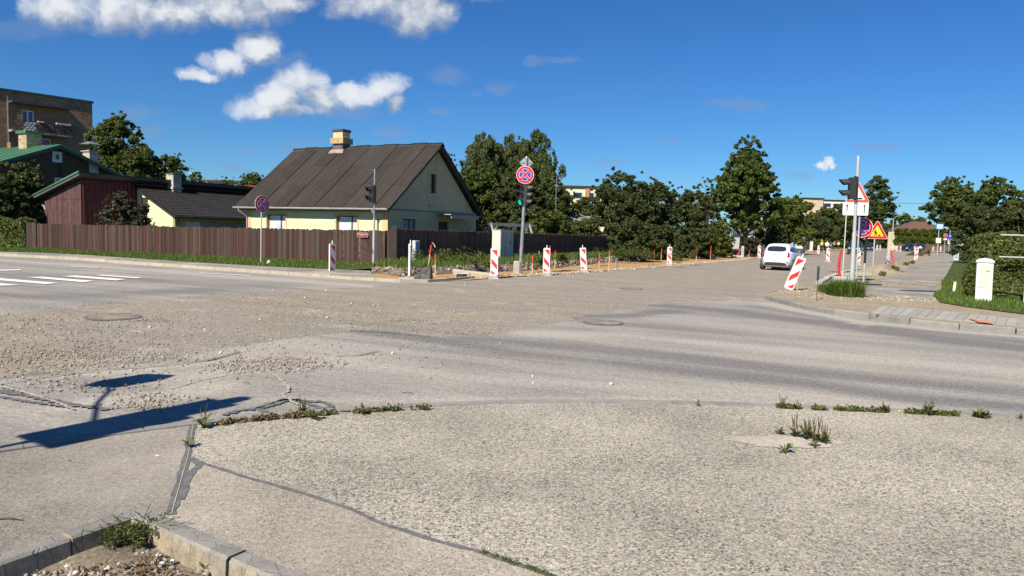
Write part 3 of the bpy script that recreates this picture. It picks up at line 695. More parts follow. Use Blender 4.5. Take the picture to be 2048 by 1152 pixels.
def roof_mat():
    t = NT('brown_bitumen_sheet'); oi = t.n('ShaderNodeObjectInfo').outputs['Random']; co = t.coord('Object', (1, .05, 1)); c2 = t.coord('Object')
    cb = t.n('ShaderNodeCombineXYZ'); t.l(t.math('MULTIPLY', oi, 53.0), cb.inputs[0]); ad = t.n('ShaderNodeVectorMath', operation='ADD'); t.l(co, ad.inputs[0]); t.l(cb.outputs[0], ad.inputs[1])
    st = t.noise(ad.outputs[0], 13, 4, .7); f = t.math('MULTIPLY', t.ramp(st, .34, .66, .74, 1.22), t.ramp(oi, 0, 1, .84, 1.2, False))
    c = t.scale((.046, .039, .034), f); c = t.mix(t.ramp(t.noise(c2, 1.3, 5, .65), .5, .7, 0, .5), c, (.062, .057, .05))
    return t.bsdf(c, .85, 0, t.bump(t.noise(c2, 50, 3), .3, .004), .3)
ROOFSH = roof_mat()
METALW = mk('white_gutter', (.30, .30, .285), .5, var=.1, bump=0)
DKBR = mk('dark_brown_paint', (.035, .026, .02), .6, var=.2, bump=.1)

# ---------------- yellow corner house
Y0 = 38.0; HO = P(775, 457, Y0); HO.z = .1
house = empty('yellow_house', HO, -HA, 'single storey pale yellow house with steep dark brown corrugated roof behind the board fence', 'house')
zo = HO.z
WL, GD, EZ, AZ = 10.4, 8.4, 2.80 - zo, 6.42 - zo
I4 = Matrix.Identity(4)
GM = TR(rz=R(90))     # gable frame: its x runs along +Y, its outward -y points to +X
m = MB()
def hx(px, py): a, z = onwall(px, py, HO, HA); return a, z - zo
def hg(px, py): a, z = onwall(px, py, HO, HA - PI/2); return a, z - zo
wins = []
for p0, p1 in ((534, 572), (673, 715)):
    a0, zt = hx(p0, 433.5); a1, _ = hx(p1, 433.5); wins.append((a0, a1, .75, 2.22))
wall_holes(m, -WL, 0, 0, EZ + .25, wins, .25, I4); m.build('front_wall', YEL, house)
gw = []
a0, zt = hg(805, 437); a1, _ = hg(832, 438); gw.append((a0, a1, .75, zt))
d0, dz = hg(877, 443); d1, _ = hg(897, 444); gw.append((d0, d1, .02, dz))
m = MB(); wall_holes(m, .02, GD, 0, EZ - .1, gw, .22, GM); m.build('gable_wall', GABLEP, house)
u0, uz1 = hg(859, 347); u1, _ = hg(872, 348); _, uz0 = hg(859, 386)
def rooft(x): return EZ - .1 + (AZ - .12 - (EZ - .1)) * (1 - abs(x - GD/2) / (GD/2 + .0)) if True else 0
m = MB(); zs_ = EZ - .08
for a, b in ((.02, u0), (u0, u1), (u1, GD/2), (GD/2, GD)):
    if a == u0:
        m.prism([(a, zs_), (b, zs_), (b, uz0), (a, uz0)], -.02, .22, GM); m.prism([(a, uz1), (b, uz1), (b, rooft(b)), (a, rooft(a))], -.02, .22, GM)
    else: m.prism([(a, zs_), (b, zs_), (b, max(rooft(b), zs_+.002)), (a, max(rooft(a), zs_+.002))], -.02, .22, GM)
m.build('gable_top', GABLEP, house)
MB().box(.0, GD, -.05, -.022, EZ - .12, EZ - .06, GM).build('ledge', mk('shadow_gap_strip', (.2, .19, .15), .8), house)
m = MB(); m.box(-WL, -WL + .25, .25, GD, 0, EZ, I4); m.box(-WL, 0, GD, GD + .2, 0, EZ); m.build('rear_wall', YEL, house)
MB().box(-WL + .3, -.3, .3, GD - .1, 0, .05).build('floor', DKBR, house)
for w in wins: window(house, I4, *w, BRFRAME, CURT, (.68,), (), ORN, .10)
window(house, GM, *gw[0], BRFRAME, mk('curtained_glass_shade', (.25, .3, .32), .1, var=.3, bump=0), (.62,), (), ORN, .12)
window(house, TR(rz=R(90), x=.02), u0, u1, uz0, uz1, DKBR, DKGL, (), (.4,), ORN, .14, fw=.04)
dr = MB().box(d0 + .02, d1 - .02, .08, .13, .02, dz - .02, GM).build('door', DKBR, house)
MB().box(d1 - .14, d1 - .1, .03, .08, 1.0, 1.12, GM).build('handle', GALV, dr)
# corner trims
m = MB(); m.box(-.32, .03, -.03, -.002, 0, EZ + .2); m.build('corner_trim', ORN, house)
MB().box(.0, .3, -.03, -.002, 0, EZ - .13, GM).build('corner_trim', ORN, house)
MB().box(GD - .42, GD + .02, -.035, -.002, 0, EZ - .13, GM).build('corner_trim', ORN, house)
MB().box(-WL - .02, -WL + .3, -.03, -.002, 0, EZ + .2).build('corner_trim', ORN, house)
# porch roof
p0_, pz = hg(872, 431); p1_, _ = hg(925, 440)
por = MB(); por.prism([(p0_ - .1, pz + .1), (p1_ + .3, pz + .1 - .02), (p1_ + .3, pz + .04), (p0_ - .1, pz + .04)], -1.1, -.03, GM)
por = por.build('porch_roof', mk('grey_porch_sheet', (.25, .24, .22), .7, var=.15), house)
MB().box(p0_, p1_ + .1, -1.08, -1.02, pz - .14, pz + .035, GM).build('fascia', mk('pale_board', (.45, .37, .28), .8), por)
for px_ in (901, 926):
    q, _ = hg(px_, 450); MB().box(q - .9 * 0 - .04, q + .04, -1.06, -.98, 0, pz - .14, GM).build('post', WOOD if px_ == 901 else DKBR, por)
lx, lz = hg(858, 411); MB().box(lx - .1, lx + .1, -.14, -.03, lz - .06, lz + .05, GM).build('wall_lamp', METALW, house)
# roof: corrugated sheets, each a part, overlapping rows
slope_run = GD/2 + .45; ez_ = EZ - .10; rise = AZ + .06 - ez_; SL = math.hypot(slope_run, rise); sa = math.atan2(rise, slope_run)
x_l, x_r = -WL - .55, .42; ncol = 11; cw = (x_r - x_l) / ncol; nrow = 3; rl = SL / nrow
V_, F_ = corr(cw + .05, rl + .12, 9, .030)
me = bpy.data.meshes.new('roof_sheet'); me.from_pydata(V_, [], F_); me.materials.append(ROOFSH)
me.polygons.foreach_set('use_smooth', [True] * len(me.polygons))
for side in (0, 1):
    for r_ in range(nrow):
        for c_ in range(ncol):
            stg = .0 if r_ % 2 == 0 else -.0
            tlt = .05
            if side == 0: Mx = TR(x_l + c_*cw, -.45, ez_) @ TR(rx=sa) @ TR(0, r_*rl, .035 + .045 * (c_ % 2)) @ TR(rx=-R(.3), rz=random.uniform(-.003, .003))
            else: Mx = TR(x_r - c_*cw, GD + .45, ez_) @ TR(rz=PI) @ TR(rx=sa) @ TR(0, r_*rl, .035 + .045 * (c_ % 2)) @ TR(rx=-R(.3))
            o = link('roof_sheet', me, None, house); o.matrix_basis = Mx @ TR(0, 0, random.uniform(0, .012))
m = MB()
for k in range(10):   # ridge caps
    a = x_l + k * (x_r - x_l) / 10; b = a + (x_r - x_l) / 10 + .05; zt = ez_ + rise + .05 + .012 * (k % 2)
    o = MB().add([(a, GD/2 - .22, zt - .16), (b, GD/2 - .22, zt - .16), (b, GD/2, zt + .03), (a, GD/2, zt + .03), (b, GD/2 + .22, zt - .16), (a, GD/2 + .22, zt - .16)], [(0, 1, 2, 3), (3, 2, 4, 5)]).build('ridge_cap', ROOFSH, house)
# barge boards and the boarded soffit of the verge
m = MB()
for sgn in (1, -1):
    for xx0, xx1 in ((.30, .36),):
        a = [(GD/2 - sgn*0, ez_ + rise), (GD/2 - sgn*slope_run, ez_), (GD/2 - sgn*slope_run, ez_ - .2), (GD/2, ez_ + rise - .22)]
        m.prism([(p[0], p[1]) for p in a], -xx1, -xx0, GM)
m.build('barge_board', DKBR, house)
m = MB()
for sgn in (1, -1):
    m.prism([(GD/2, ez_ + rise - .05), (GD/2 - sgn*slope_run, ez_ - .05), (GD/2 - sgn*slope_run, ez_ - .11), (GD/2, ez_ + rise - .12)], -.295, WL + .5, GM)
m.build('roof_deck', DKBR, house)
MB().box(x_l + .05, .3, -.42, -.36, ez_ - .14, ez_ + .02).build('fascia', mk('olive_fascia', (.13, .115, .08), .8), house)
m = MB(); prof = [(0, .0), (.0, -.07), (.03, -.11), (.09, -.11), (.12, -.07), (.12, 0), (.11, 0), (.1, -.07), (.085, -.095), (.035, -.095), (.015, -.065), (.01, 0)]
m.prism([(-.50 - .0 + p[0] - .05, ez_ + .03 + p[1]) for p in prof], x_l - .1, x_r, TR(rz=-R(90)) @ TR()) if False else None
vs = [(xx, -.56 + p[0], ez_ + .035 + p[1]) for xx in (x_l - .05, x_r - .1) for p in prof]; n_ = len(prof)
m.add(vs, [(i, (i+1) % n_, n_ + (i+1) % n_, n_ + i) for i in range(n_)] + [tuple(range(n_)), tuple(range(n_, 2*n_))]); m.build('gutter', METALW, house)
for xx in (-WL + .05, -.62):
    MB().tube([(xx - .25 if xx < -5 else xx, -.5, ez_ - .05), (xx - .22 if xx < -5 else xx + .02, -.48, ez_ - .2), (xx, -.09, ez_ - .5), (xx, -.07, ez_ - .62), (xx, -.07, 0)], .045, 8).build('downpipe', METALW, house)
# chimney
cx0, _ = onwall(666, 297, (HO.x + math.sin(HA)*GD/2, HO.y + math.cos(HA)*GD/2), HA); cx1, _ = onwall(699, 297, (HO.x + math.sin(HA)*GD/2, HO.y + math.cos(HA)*GD/2), HA)
cw_ = .78; cx0 += .30; cy = GD/2; zr = ez_ + rise
YCH = mk('weathered_yellow_render', (.42, .31, .15), .85, var=.2, vscale=4, dirt=.5, dirtc=(.3, .21, .12), bump=.3)
ch = MB().box(cx0, cx0 + cw_, cy - .34, cy + .34, zr - .6, zr + .26).build('chimney', mk('grey_flashing', (.13, .12, .115), .6, .3), house)
MB().box(cx0 - .12, cx0 + cw_ + .12, cy - .44, cy + .44, zr + .26, zr + .60).build('collar', YCH, ch)
MB().box(cx0 + .02, cx0 + cw_ - .02, cy - .33, cy + .33, zr + .60, zr + .98).build('shaft', mk('clean_yellow_render', (.66, .47, .24), .8), ch)
MB().box(cx0 - .03, cx0 + cw_ + .03, cy - .38, cy + .38, zr + .98, zr + 1.12).build('cap', mk('dark_cap', (.06, .06, .062), .6), ch)
m = MB(); m.add([(cx0 - .22, cy - .55, zr - .38), (cx0 + cw_ + .22, cy - .55, zr - .38), (cx0 + cw_ + .1, cy - .34, zr - .12), (cx0 - .1, cy - .34, zr - .12)], [(0, 1, 2, 3)], TR(0, -.02, .03)); m.build('flashing', mk('pinkish_flashing', (.30, .21, .18), .7), ch)

# ---------------- yellow annexe with the tiled roof
AO = P(350, 447, 44.0); AO.z = 0.1; zo2 = .1
annexe = empty('yellow_annexe', AO, -HA, 'low pale yellow outbuilding with wavy black tile roof, between the red shed and the house', 'outbuilding')
m = MB(); AWX = -3.75; zl, zh = 2.10, 3.86
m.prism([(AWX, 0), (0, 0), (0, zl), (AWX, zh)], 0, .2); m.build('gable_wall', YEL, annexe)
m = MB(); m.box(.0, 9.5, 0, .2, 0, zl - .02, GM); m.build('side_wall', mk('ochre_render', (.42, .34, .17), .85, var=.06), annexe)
wx, wz = onwall(284, 395, AO, HA); wx1, wz1 = onwall(296, 406, AO, HA)
window(annexe, TR(0, -.04, 0), wx, wx1, wz1 - zo2, wz - zo2, mk('dark_grille', (.08, .08, .07), .6), DKGL, (.5,), (.5,), None, setback=0, fw=.03)
# shutters and panel of the side wall
g0 = onwall(370, 440, AO, HA - PI/2); g1 = onwall(400, 440, AO, HA - PI/2); g2 = onwall(488, 440, AO, HA - PI/2)
MB().box(g0[0], g1[0] - .02, -.05, -.002, .6, g0[1] - zo2 - .1, GM).build('panel', mk('white_panel', (.62, .62, .58), .6), annexe)
MB().box(g1[0], g2[0], -.04, -.002, .6, g0[1] - zo2 - .12, GM).build('shutter', mk('grey_shutter', (.28, .29, .28), .6), annexe)
ov = .28; run = -AWX + ov + .1; ris = (zh - zl) * run / -AWX; s2 = math.hypot(run, ris); a2 = math.atan2(ris, run)
TILE = mk('black_metal_tile', (.022, .019, .019), .45, .2, var=.2, vscale=2, bump=.1, dirt=.15, dirtc=(.09, .08, .07))
def tiled_roof(w, l, cp=.20, rp=.34, amp=.03, step=.035, per=6):
    nx = int(w / cp) * per; V = []; rows = []
    y = 0
    while y < l - .01:
        rows.append((y, step)); rows.append((min(y + rp, l), 0.0)); y += rp
    for (y, zz) in rows:
        for i in range(nx + 1): V.append((w * i / nx, y, zz + amp * math.sin(2*PI*i/per) - .012 * abs(math.sin(2*PI*i/per)) ))
    F2 = [(j*(nx+1)+i, j*(nx+1)+i+1, (j+1)*(nx+1)+i+1, (j+1)*(nx+1)+i) for j in range(len(rows)-1) for i in range(nx)]
    return V, F2
V_, F2 = tiled_roof(10.2, s2)
Mr = TR(ov, -.3, zl - (zh - zl) * ov / -AWX + .06, rz=R(90)) @ TR(rx=a2)
m = MB(); m.add(V_, F2, Mr); m.build('tiled_roof', TILE, annexe, smooth=True)
m = MB(); m.prism([(AWX, zh - .03), (ov, zl - (zh-zl)*ov/-AWX - .03), (ov, zl - (zh-zl)*ov/-AWX + .03), (AWX, zh + .03)], -.29, 9.9); m.build('roof_deck', DKBR, annexe)
MB().tube([(ov + .05, -.3, zl - .16), (ov + .05, 9.8, zl - .16)], .07, 8).build('gutter', DKBR, annexe)
MB().tube([(ov + .04, .05, zl - .2), (.1, .1, zl - .75), (-.35, -.1, zl - 1.05), (-.45, -.1, .0)], .045, 8).build('downpipe', DKBR, annexe)

# ---------------- red shed
SO = P(163, 440, 42.7); SO.z = .05
shed = empty('red_shed', SO, -HA, 'dark red corrugated metal shed with lean-to roof edged in green, left of the yellow outbuilding', 'shed')
REDC = mk('dark_red_metal', (.12, .022, .02), .45, .3, var=.15, vscale=2, bump=.05, dirt=.3, dirtc=(.10, .03, .025))
zR, zL = 4.0, 2.95; SW = 3.75
npz = 46; V_ = []; per = .30
for i in range(npz * 4 + 1):
    y = 12.0 * i / (npz * 4); k = i % 4; off = (.0, .0, .045, .045)[k]
    for z in (0, zR): V_.append((off + .01, y, z))
m = MB(); m.add(V_, [(2*i, 2*i+2, 2*i+3, 2*i+1) for i in range(npz*4)]); m.build('corrugated_wall', REDC, shed)
BRD = mk('weathered_red_boards', (.085, .040, .036), .75, .0, var=.25, vscale=3, fine=30, bump=.4, objrand=.2, dirt=.3, dirtc=(.14, .10, .085))
nb = 15
for i in range(nb):
    a, b = -SW + SW * i / nb, -SW + SW * (i + 1) / nb; top = lambda x: zR - .02 + (zR - zL) * x / SW
    MB().prism([(a + .006, 0), (b - .006, 0), (b - .006, top(b)), (a + .006, top(a))], random.uniform(-.012, 0), .05).build('board', BRD, shed)
MB().box(-SW, .0, -.022, -.013, 2.86, 2.90).build('batten', BRD, shed)
m = MB(); m.box(-SW, -SW + .05, 0, 12, 0, zL - .1); m.box(-SW, 0, 11.9, 12, 0, zL); m.build('rear_wall', BRD, shed)
k_ = (zR - zL) / SW; ovr, ovl = .42, 1.0
def rz_(x): return zR + .1 + k_ * x
m = MB(); m.prism([(-SW - ovl, rz_(-SW - ovl) - .02), (ovr, rz_(ovr) - .02), (ovr, rz_(ovr) + .14), (-SW - ovl, rz_(-SW - ovl) + .14)], -.35, 13.2)
m.build('roof_deck', mk('grey_brown_fascia', (.09, .085, .075), .8, var=.2), shed)
m = MB(); m.prism([(-SW - ovl - .02, rz_(-SW - ovl) + .142), (ovr + .02, rz_(ovr) + .142), (ovr + .02, rz_(ovr) + .25), (-SW - ovl - .02, rz_(-SW - ovl) + .2)], -.40, -.3)
GREENM = mk('green_sheet_metal', (.085, .22, .115), .4, .2, var=.1, vscale=1.5, bump=.05, dirt=.2, dirtc=(.15, .22, .14))
m.build('green_edging', GREENM, shed)
V_, F2 = corr(13.5, SW + ovl + ovr, 90, .012, per=4)
m = MB(); m.add(V_, F2, TR(ovr + .02, -.3, rz_(ovr) + .17, rz=R(90)) @ TR(rx=-math.atan(k_)) @ TR(0, 0, 0)); m.build('roof_sheet', mk('dark_brown_roofing', (.05, .042, .036), .7, var=.2), shed, smooth=True)
MB().tube([(-SW - .9, .1, zL - .35), (-SW - .3, .1, zL - .5), (-SW - .05, .1, zL - .9), (-SW - .05, .1, 0)], .05).build('downpipe', METALW, shed)
# brick double chimney of the shed
BRICKY = NT('buff_brick')
def brick_mat(name, c1, c2, c3, mortar, sc_=1.0, axis='Y', bw=.25, bh=.077, bumpd=.02, contrast=1.0):
    t = NT(name); co = t.n('ShaderNodeTexCoord'); sx = t.n('ShaderNodeSeparateXYZ'); t.l(co.outputs['Object'], sx.inputs[0]); cb = t.n('ShaderNodeCombineXYZ')
    t.l(t.math('ADD', sx.outputs['X'], sx.outputs['Y']), cb.inputs[0]); t.l(sx.outputs['Z'], cb.inputs[1])
    b = t.n('ShaderNodeTexBrick'); b.inputs['Scale'].default_value = 1.0; b.inputs['Brick Width'].default_value = bw; b.inputs['Row Height'].default_value = bh; b.inputs['Mortar Size'].default_value = .007
    t.l(cb.outputs[0], b.inputs['Vector']); b.inputs['Color1'].default_value = (*c1, 1); b.inputs['Color2'].default_value = (*c2, 1); b.inputs['Mortar'].default_value = (*mortar, 1); b.inputs['Bias'].default_value = -.1
    n1 = t.noise(cb.outputs[0], .35, 5, .65); n2 = t.noise(t.coord('Object', (1, 1, 5)), 1.6, 4)
    c = t.mix(t.ramp(n1, .45, .68, 0, .7), b.outputs['Color'], c3); c = t.scale(c, t.ramp(n2, .3, .7, .75, 1.25)); c = t.scale(c, t.ramp(t.noise(cb.outputs[0], 9, 3), .35, .65, .72, 1.2))
    return t.bsdf(c, .9, 0, t.bump(b.outputs['Fac'], -.6, bumpd), .2)
WBRICK = brick_mat('whitewashed_brick', (.52, .46, .38), (.42, .36, .28), (.36, .27, .2), (.35, .31, .26))
sc_t = P(342, 350, 47.5)
twin = empty('shed_chimneys', (sc_t.x, 47.5, 3.9), -HA, 'pair of pale brick chimneys rising over the black tiled roof', 'chimney')
m = MB(); m.box(-.5, -.22, 0, .5, -.5, .92); m.build('narrow_stack', WBRICK, twin)
b_ = MB().box(-.18, .36, -.1, .5, -.7, .9).build('wide_stack', WBRICK, twin)
MB().box(-.26, .42, -.16, .56, -.05, .08).build('ledge', WBRICK, b_)
MB().box(-.22, .4, -.14, .54, .9, .96).build('cap', GREENM, b_)
MB().box(-.54, -.2, -.03, .53, .92, .97).build('cap', GREENM, twin)

# ---------------- brown house with green roof
BO = P(118, 438, 55.0); BO.z = 0
bh = empty('brown_house', BO, -HA, 'dark brown gabled house with green metal roof at the left, behind the red shed', 'house')
apz, evz, hw = 7.15, 5.2, 5.0
BRW = mk('dark_brown_cladding', (.085, .048, .024), .8, var=.12, vscale=2, bump=.2)
def bg_(px, py): a, z = onwall(px, py, BO, HA - PI/2); return a, z
q0, qz1 = bg_(106, 304); q1, _ = bg_(122, 304); _, qz0 = bg_(114, 323)
m = MB(); tf = lambda x: apz - .1 - (apz - evz) * abs(x) / hw
wall_h = [(q0, q1, qz0, qz1)]
r0, rz1 = bg_(109, 355); r1, _ = bg_(140, 355); 
for a, b in ((-hw, q0), (q0, q1), (q1, 0), (0, hw)):
    if b <= a: continue
    if a == q0: m.prism([(a, 0), (b, 0), (b, qz0), (a, qz0)], 0, .25, GM); m.prism([(a, qz1), (b, qz1), (b, tf(b)), (a, tf(a))], 0, .25, GM)
    else: m.prism([(a, 0), (b, 0), (b, tf(b)), (a, tf(a))], 0, .25, GM)
m.build('gable_wall', BRW, bh)
m = MB(); m.box(-14, -.02, -hw, -hw + .25, 0, evz - .2); m.box(-14, -13.8, -hw, hw, 0, evz - .2); m.box(-14, -.02, hw - .25, hw, 0, evz - .2); m.build('side_walls', BRW, bh)
WFR = mk('white_window_frame', (.68, .70, .72), .5, var=.05, bump=0)
window(bh, GM, q0, q1, qz0, qz1, WFR, DKGL, (), (), WFR, .06, setback=-.01, fw=.16)
window(bh, TR(rz=R(90), x=.05), r0, r1, rz1 - 1.4, rz1, WFR, DKGL, (.5,), (), None, setback=-.01, fw=.12)
m = MB()
for s_ in (-1, 1):
    e_ = hw + .55; ez2 = apz - (apz - evz) * e_ / hw
    m.prism([(0, apz), (s_*e_, ez2), (s_*e_, ez2 + .09), (0, apz + .1)], -.45, 14.3, GM)
m.build('roof', GREENM, bh)
rf = KIDS[bh.name][-1]
for k in range(16):
    for s_ in (-1,):
        e_ = hw + .55; ez2 = apz - (apz - evz) * e_ / hw; xx = -.2 - k * .9
        MB().prism([(0, apz + .1), (s_*e_, ez2 + .09), (s_*e_, ez2 + .13), (0, apz + .14)], -xx - .02, -xx + .02, GM).build('standing_seam', GREENM, rf)
m = MB()
for s_ in (-1, 1):
    e_ = hw + .55; ez2 = apz - (apz - evz) * e_ / hw
    m.prism([(0, apz - .01), (s_*e_, ez2 - .01), (s_*e_, ez2 - .2), (0, apz - .22)], -.46, -.40, GM)
m.build('barge_board', mk('dark_green_board', (.04, .07, .045), .6), bh)
BUFF = brick_mat('buff_chimney_brick', (.55, .42, .24), (.47, .36, .22), (.30, .20, .12), (.38, .33, .26))
a_, _ = onwall(66, 290, BO, HA)
ch = MB().box(a_ - .55, a_ + .55, -.75, .35, apz - .5, apz + .95).build('chimney', BUFF, bh)
MB().box(a_ - .68, a_ + .68, -.88, .48, apz + .95, apz + 1.15).build('cap', GREENM, ch)
a_, _ = onwall(23, 290, BO, HA); MB().box(a_ - .25, a_ + .25, -.2, .2, apz, apz + .45).build('clay_vent', mk('clay', (.30, .11, .06), .8), bh)
cp = P(181, 300, 57.5)
c2 = empty('capped_chimney', (cp.x, 57.5, cp.z - 1.6), -HA, 'whitish brick chimney with a pitched metal rain hood beside the green roof', 'chimney')
b_ = MB().box(-.45, .45, -.35, .35, -1.2, 1.45).build('stack', WBRICK, c2); MB().box(-.55, .55, -.45, .45, 1.45, 1.52).build('ledge', WBRICK, b_)
m = MB()
for sx_ in (-.36, .36):
    for sy_ in (-.28, .28): m.box(sx_-.02, sx_+.02, sy_-.02, sy_+.02, 1.52, 2.02)
m.build('hood_struts', DKBR, c2)
MB().box(-.18, .18, -.16, .16, 1.52, 1.8).build('flue', DKBR, c2)
m = MB(); m.add([(-.62, -.5, 2.02), (.62, -.5, 2.02), (.62, .5, 2.02), (-.62, .5, 2.02), (-.22, -.12, 2.24), (.22, -.12, 2.24), (.22, .12, 2.24), (-.22, .12, 2.24)], [(0,1,5,4),(1,2,6,5),(2,3,7,6),(3,0,4,7),(4,5,6,7),(3,2,1,0)]); m.build('hood', GALV, c2)

# ---------------- brick apartment block
BA = R(39)
KO = P(188, 440, 82.6); KO.z = 0
blk_ = empty('brick_apartment_block', KO, -BA, 'tall brown brick apartment block with a long balcony at the top left', 'apartment block')
def kg(px, py): a, z = onwall(px, py, KO, BA - PI/2); return a, z
_, ktop = kg(188, 207)
BRK = brick_mat('mottled_brown_brick', (.27, .15, .08), (.36, .24, .14), (.13, .08, .06), (.20, .165, .125))
BWIN = []
def kwin(p0, y0, p1, y1): a, z1 = kg(p0, y0); b, _ = kg(p1, y0); _, z0 = kg((p0+p1)/2, y1); return (a, b, z0, z1)
wA = kwin(43, 219, 68, 247); wB = kwin(43, 266, 60, 296); wC = kwin(82, 276, 102, 292)
m = MB(); wall_holes(m, -34, 0, 0, ktop, [wA, wB, wC], .35, GM); m.build('brick_wall', BRK, blk_)
m = MB(); m.box(-13, -.36, -34, -33.7, 0, ktop); m.box(-13, -12.7, -33.7, 0, 0, ktop); m.box(-12.7, -.36, -.35, 0, 0, ktop); m.build('end_wall', BRK, blk_)
MB().box(-13.2, .12, -34.1, .12, ktop, ktop + .22).build('roof_edge', mk('dark_teal_metal', (.03, .06, .06), .6), blk_)
window(blk_, GM, *wA, WFR, glass_mat('blue_glass', (.03, .07, .12)), (.5,), (), None, fw=.12)
window(blk_, GM, *wB, mk('blue_frame', (.12, .2, .26), .5), DKGL, (), (), None, fw=.08)
window(blk_, GM, *wC, WFR, mk('pink_curtain_glass', (.35, .12, .22), .3, var=.3), (), (), None, fw=.1)
ba, bz = kg(16, 256); bb, _ = kg(135, 266)
sh_ = 1.15
bal = MB().box(ba, bb, -sh_, -.002, bz - .38, bz - .18, GM).build('balcony', mk('balcony_concrete', (.30, .28, .24), .9, var=.15), blk_)
RAILM = mk('dark_brown_rail', (.09, .045, .03), .7, var=.2)
m = MB(); m.box(ba, bb, -sh_, -sh_ + .04, bz + .78, bz + .84, GM)
n_ = 30
for i in range(n_ + 1): xx = ba + (bb - ba - .03) * i / n_; m.box(xx, xx + .03, -sh_ + .004, -sh_ + .03, bz - .18, bz + .78, GM)
m.build('railing', RAILM, bal)
nb_ = 0
WPAN = mk('white_rail_panel', (.7, .7, .72), .6); 
for r_ in range(4):
    for i in range(16):
        w_ = (bb - ba) / 16; x0_ = ba + w_ * i + (w_ * .5 if r_ % 2 else 0)
        if x0_ + w_ * .8 > bb: continue
        white = 3 <= i <= 5
        MB().box(x0_ + .06, x0_ + w_ * .82, -sh_ - .02, -sh_ - .001, bz - .12 + r_ * .23, bz + .03 + r_ * .23, GM).build('railing_panel', WPAN if white else (RAILM if (i * 7 + r_) % 3 else mk('tan_rail_panel', (.22, .15, .09), .8)), bal)
MB().box(bb - 1.5, bb - .1, -sh_ - .15, -sh_ + .15, bz + .80, bz + 1.0, GM).build('laundry', mk('pink_laundry', (.62, .38, .38), .9, var=.3), bal)
MB().box(ba + (bb-ba)*.42, ba + (bb-ba)*.52, -sh_ - .15, -sh_ + .2, bz + .80, bz + .95, GM).build('laundry', mk('white_laundry', (.55, .53, .5), .9), bal)
ca, cz = kg(16, 203); 
MB().box(ca, bb, -sh_ - .1, -.002, cz - .14, cz + .06, GM).build('canopy', mk('dark_canopy', (.06, .06, .055), .7), blk_)
a_, _ = kg(15, 190); MB().box(a_ - .05, a_ + .05, -.08, -.002, 0, ktop - .5, GM).build('downpipe', mk('pipe_grey', (.3, .28, .25), .6), blk_)

# ---------------- far buildings seen over the trees
def far_block(name, label, cat, px0, px1, pyt, Y, depth, mat, rows, cols, wm=GLASS, z0=0, ang=0.0, wh=1.4, ww=1.5, roofm=None, sh=3.0):
    a = P(px0, pyt, Y); b = P(px1, pyt, Y); t = empty(name, (a.x, Y, 0), ang, label, cat); w = b.x - a.x; h = a.z
    MB().box(0, w, 0, depth, z0, h).build('wall', mat, t); MB().box(-.3, w + .3, -.3, depth + .3, h, h + .35).build('roof', roofm or DKBR, t)
    for r_ in range(rows):
        for c in range(cols):
            x = w * (c + .5) / cols; z = h - 1.6 - sh * r_
            f = MB().box(x - ww/2, x + ww/2, -.05, -.002, z - wh/2, z + wh/2).build('window', WFR, t)
            MB().box(x - ww/2 + .12, x + ww/2 - .12, -.07, -.052, z - wh/2 + .12, z + wh/2 - .12).build('pane', wm, f)
    return t
PB = mk('beige_panel', (.55, .44, .31), .85, var=.06, vscale=.3); PW_ = mk('white_panel_facade', (.66, .66, .62), .8, var=.05)
far_block('panel_block', 'beige panel end wall of an apartment block over the trees at the right', 'apartment block', 1608, 1647, 397, 262, 12, PB, 0, 0)
for k in range(1, 5):
    t_ = bpy.data.objects['panel_block']; MB().box(0, 6.9, -.03, -.002, P(1620, 397, 262).z - k * 2.8, P(1620, 397, 262).z - k * 2.8 + .1).build('panel_joint', mk('joint_grey', (.36, .30, .22), .8), t_)
far_block('panel_block', 'white panel front of the apartment block, right of the beige end wall', 'apartment block', 1647.5, 1735, 401, 264, 12, PW_, 2, 5, ww=2.4, wh=1.5, sh=3)
far_block('cream_block', 'cream coloured flat roofed block showing in the gap between the birches and the dark bushes', 'building', 1120, 1215, 374, 150, 12, mk('cream_wall', (.66, .58, .40), .8), 1, 4, ww=2.0)
t_ = KIDS['cream_block']
MB().box(5.2, 6.0, -.4, -.06, 6, 10.9).build('orange_bay', mk('orange_bay', (.45, .2, .08), .8), bpy.data.objects['cream_block'])
far_block('white_block', 'long low white block far behind the black tiled roof', 'building', 376, 486, 363, 120, 12, PW_, 1, 9, ww=1.0, wh=1.0)
def gable_house(name, label, px0, px1, py_eave, py_ridge, Y, wallm, roofm, depth=7, cat='house', hip=0.0, ang=0.0):
    a = P(px0, py_eave, Y); b = P(px1, py_eave, Y); r = P((px0+px1)/2, py_ridge, Y + depth/2); w = b.x - a.x
    t = empty(name, (a.x, Y, 0), ang, label, cat)
    MB().box(.3, w - .3, .3, depth - .3, 0, a.z).build('wall', wallm, t)
    m = MB(); zr_ = r.z; m.add([(0,0,a.z),(w,0,a.z),(w,depth,a.z),(0,depth,a.z),(hip,depth/2,zr_),(w-hip,depth/2,zr_)], [(0,1,5,4),(1,2,5),(2,3,4,5),(3,0,4),(3,2,1,0)]); m.build('roof', roofm, t)
    d = MB().box(w*.45, w*.45 + 1.1, .24, .298, 0.2, 2.2).build('door', DKBR, t); window(t, TR(0, .25, 0), w*.15, w*.15+1.2, .9, 2.1, WFR, DKGL, setback=-.05)
    return t
gable_house('red_roof_house', 'house with red metal roof peeping out left of the corrugated roof', 478, 540, 386, 371, 72, YEL, mk('red_metal', (.35, .035, .03), .4, var=.1), 5)
gable_house('grey_roof_house', 'white walled house with grey slate roof under the trees behind the white car', 1493, 1545, 467, 438, 92, mk('white_wall', (.68, .66, .6), .8), mk('grey_slates', (.16, .16, .17), .7, var=.15), 7)
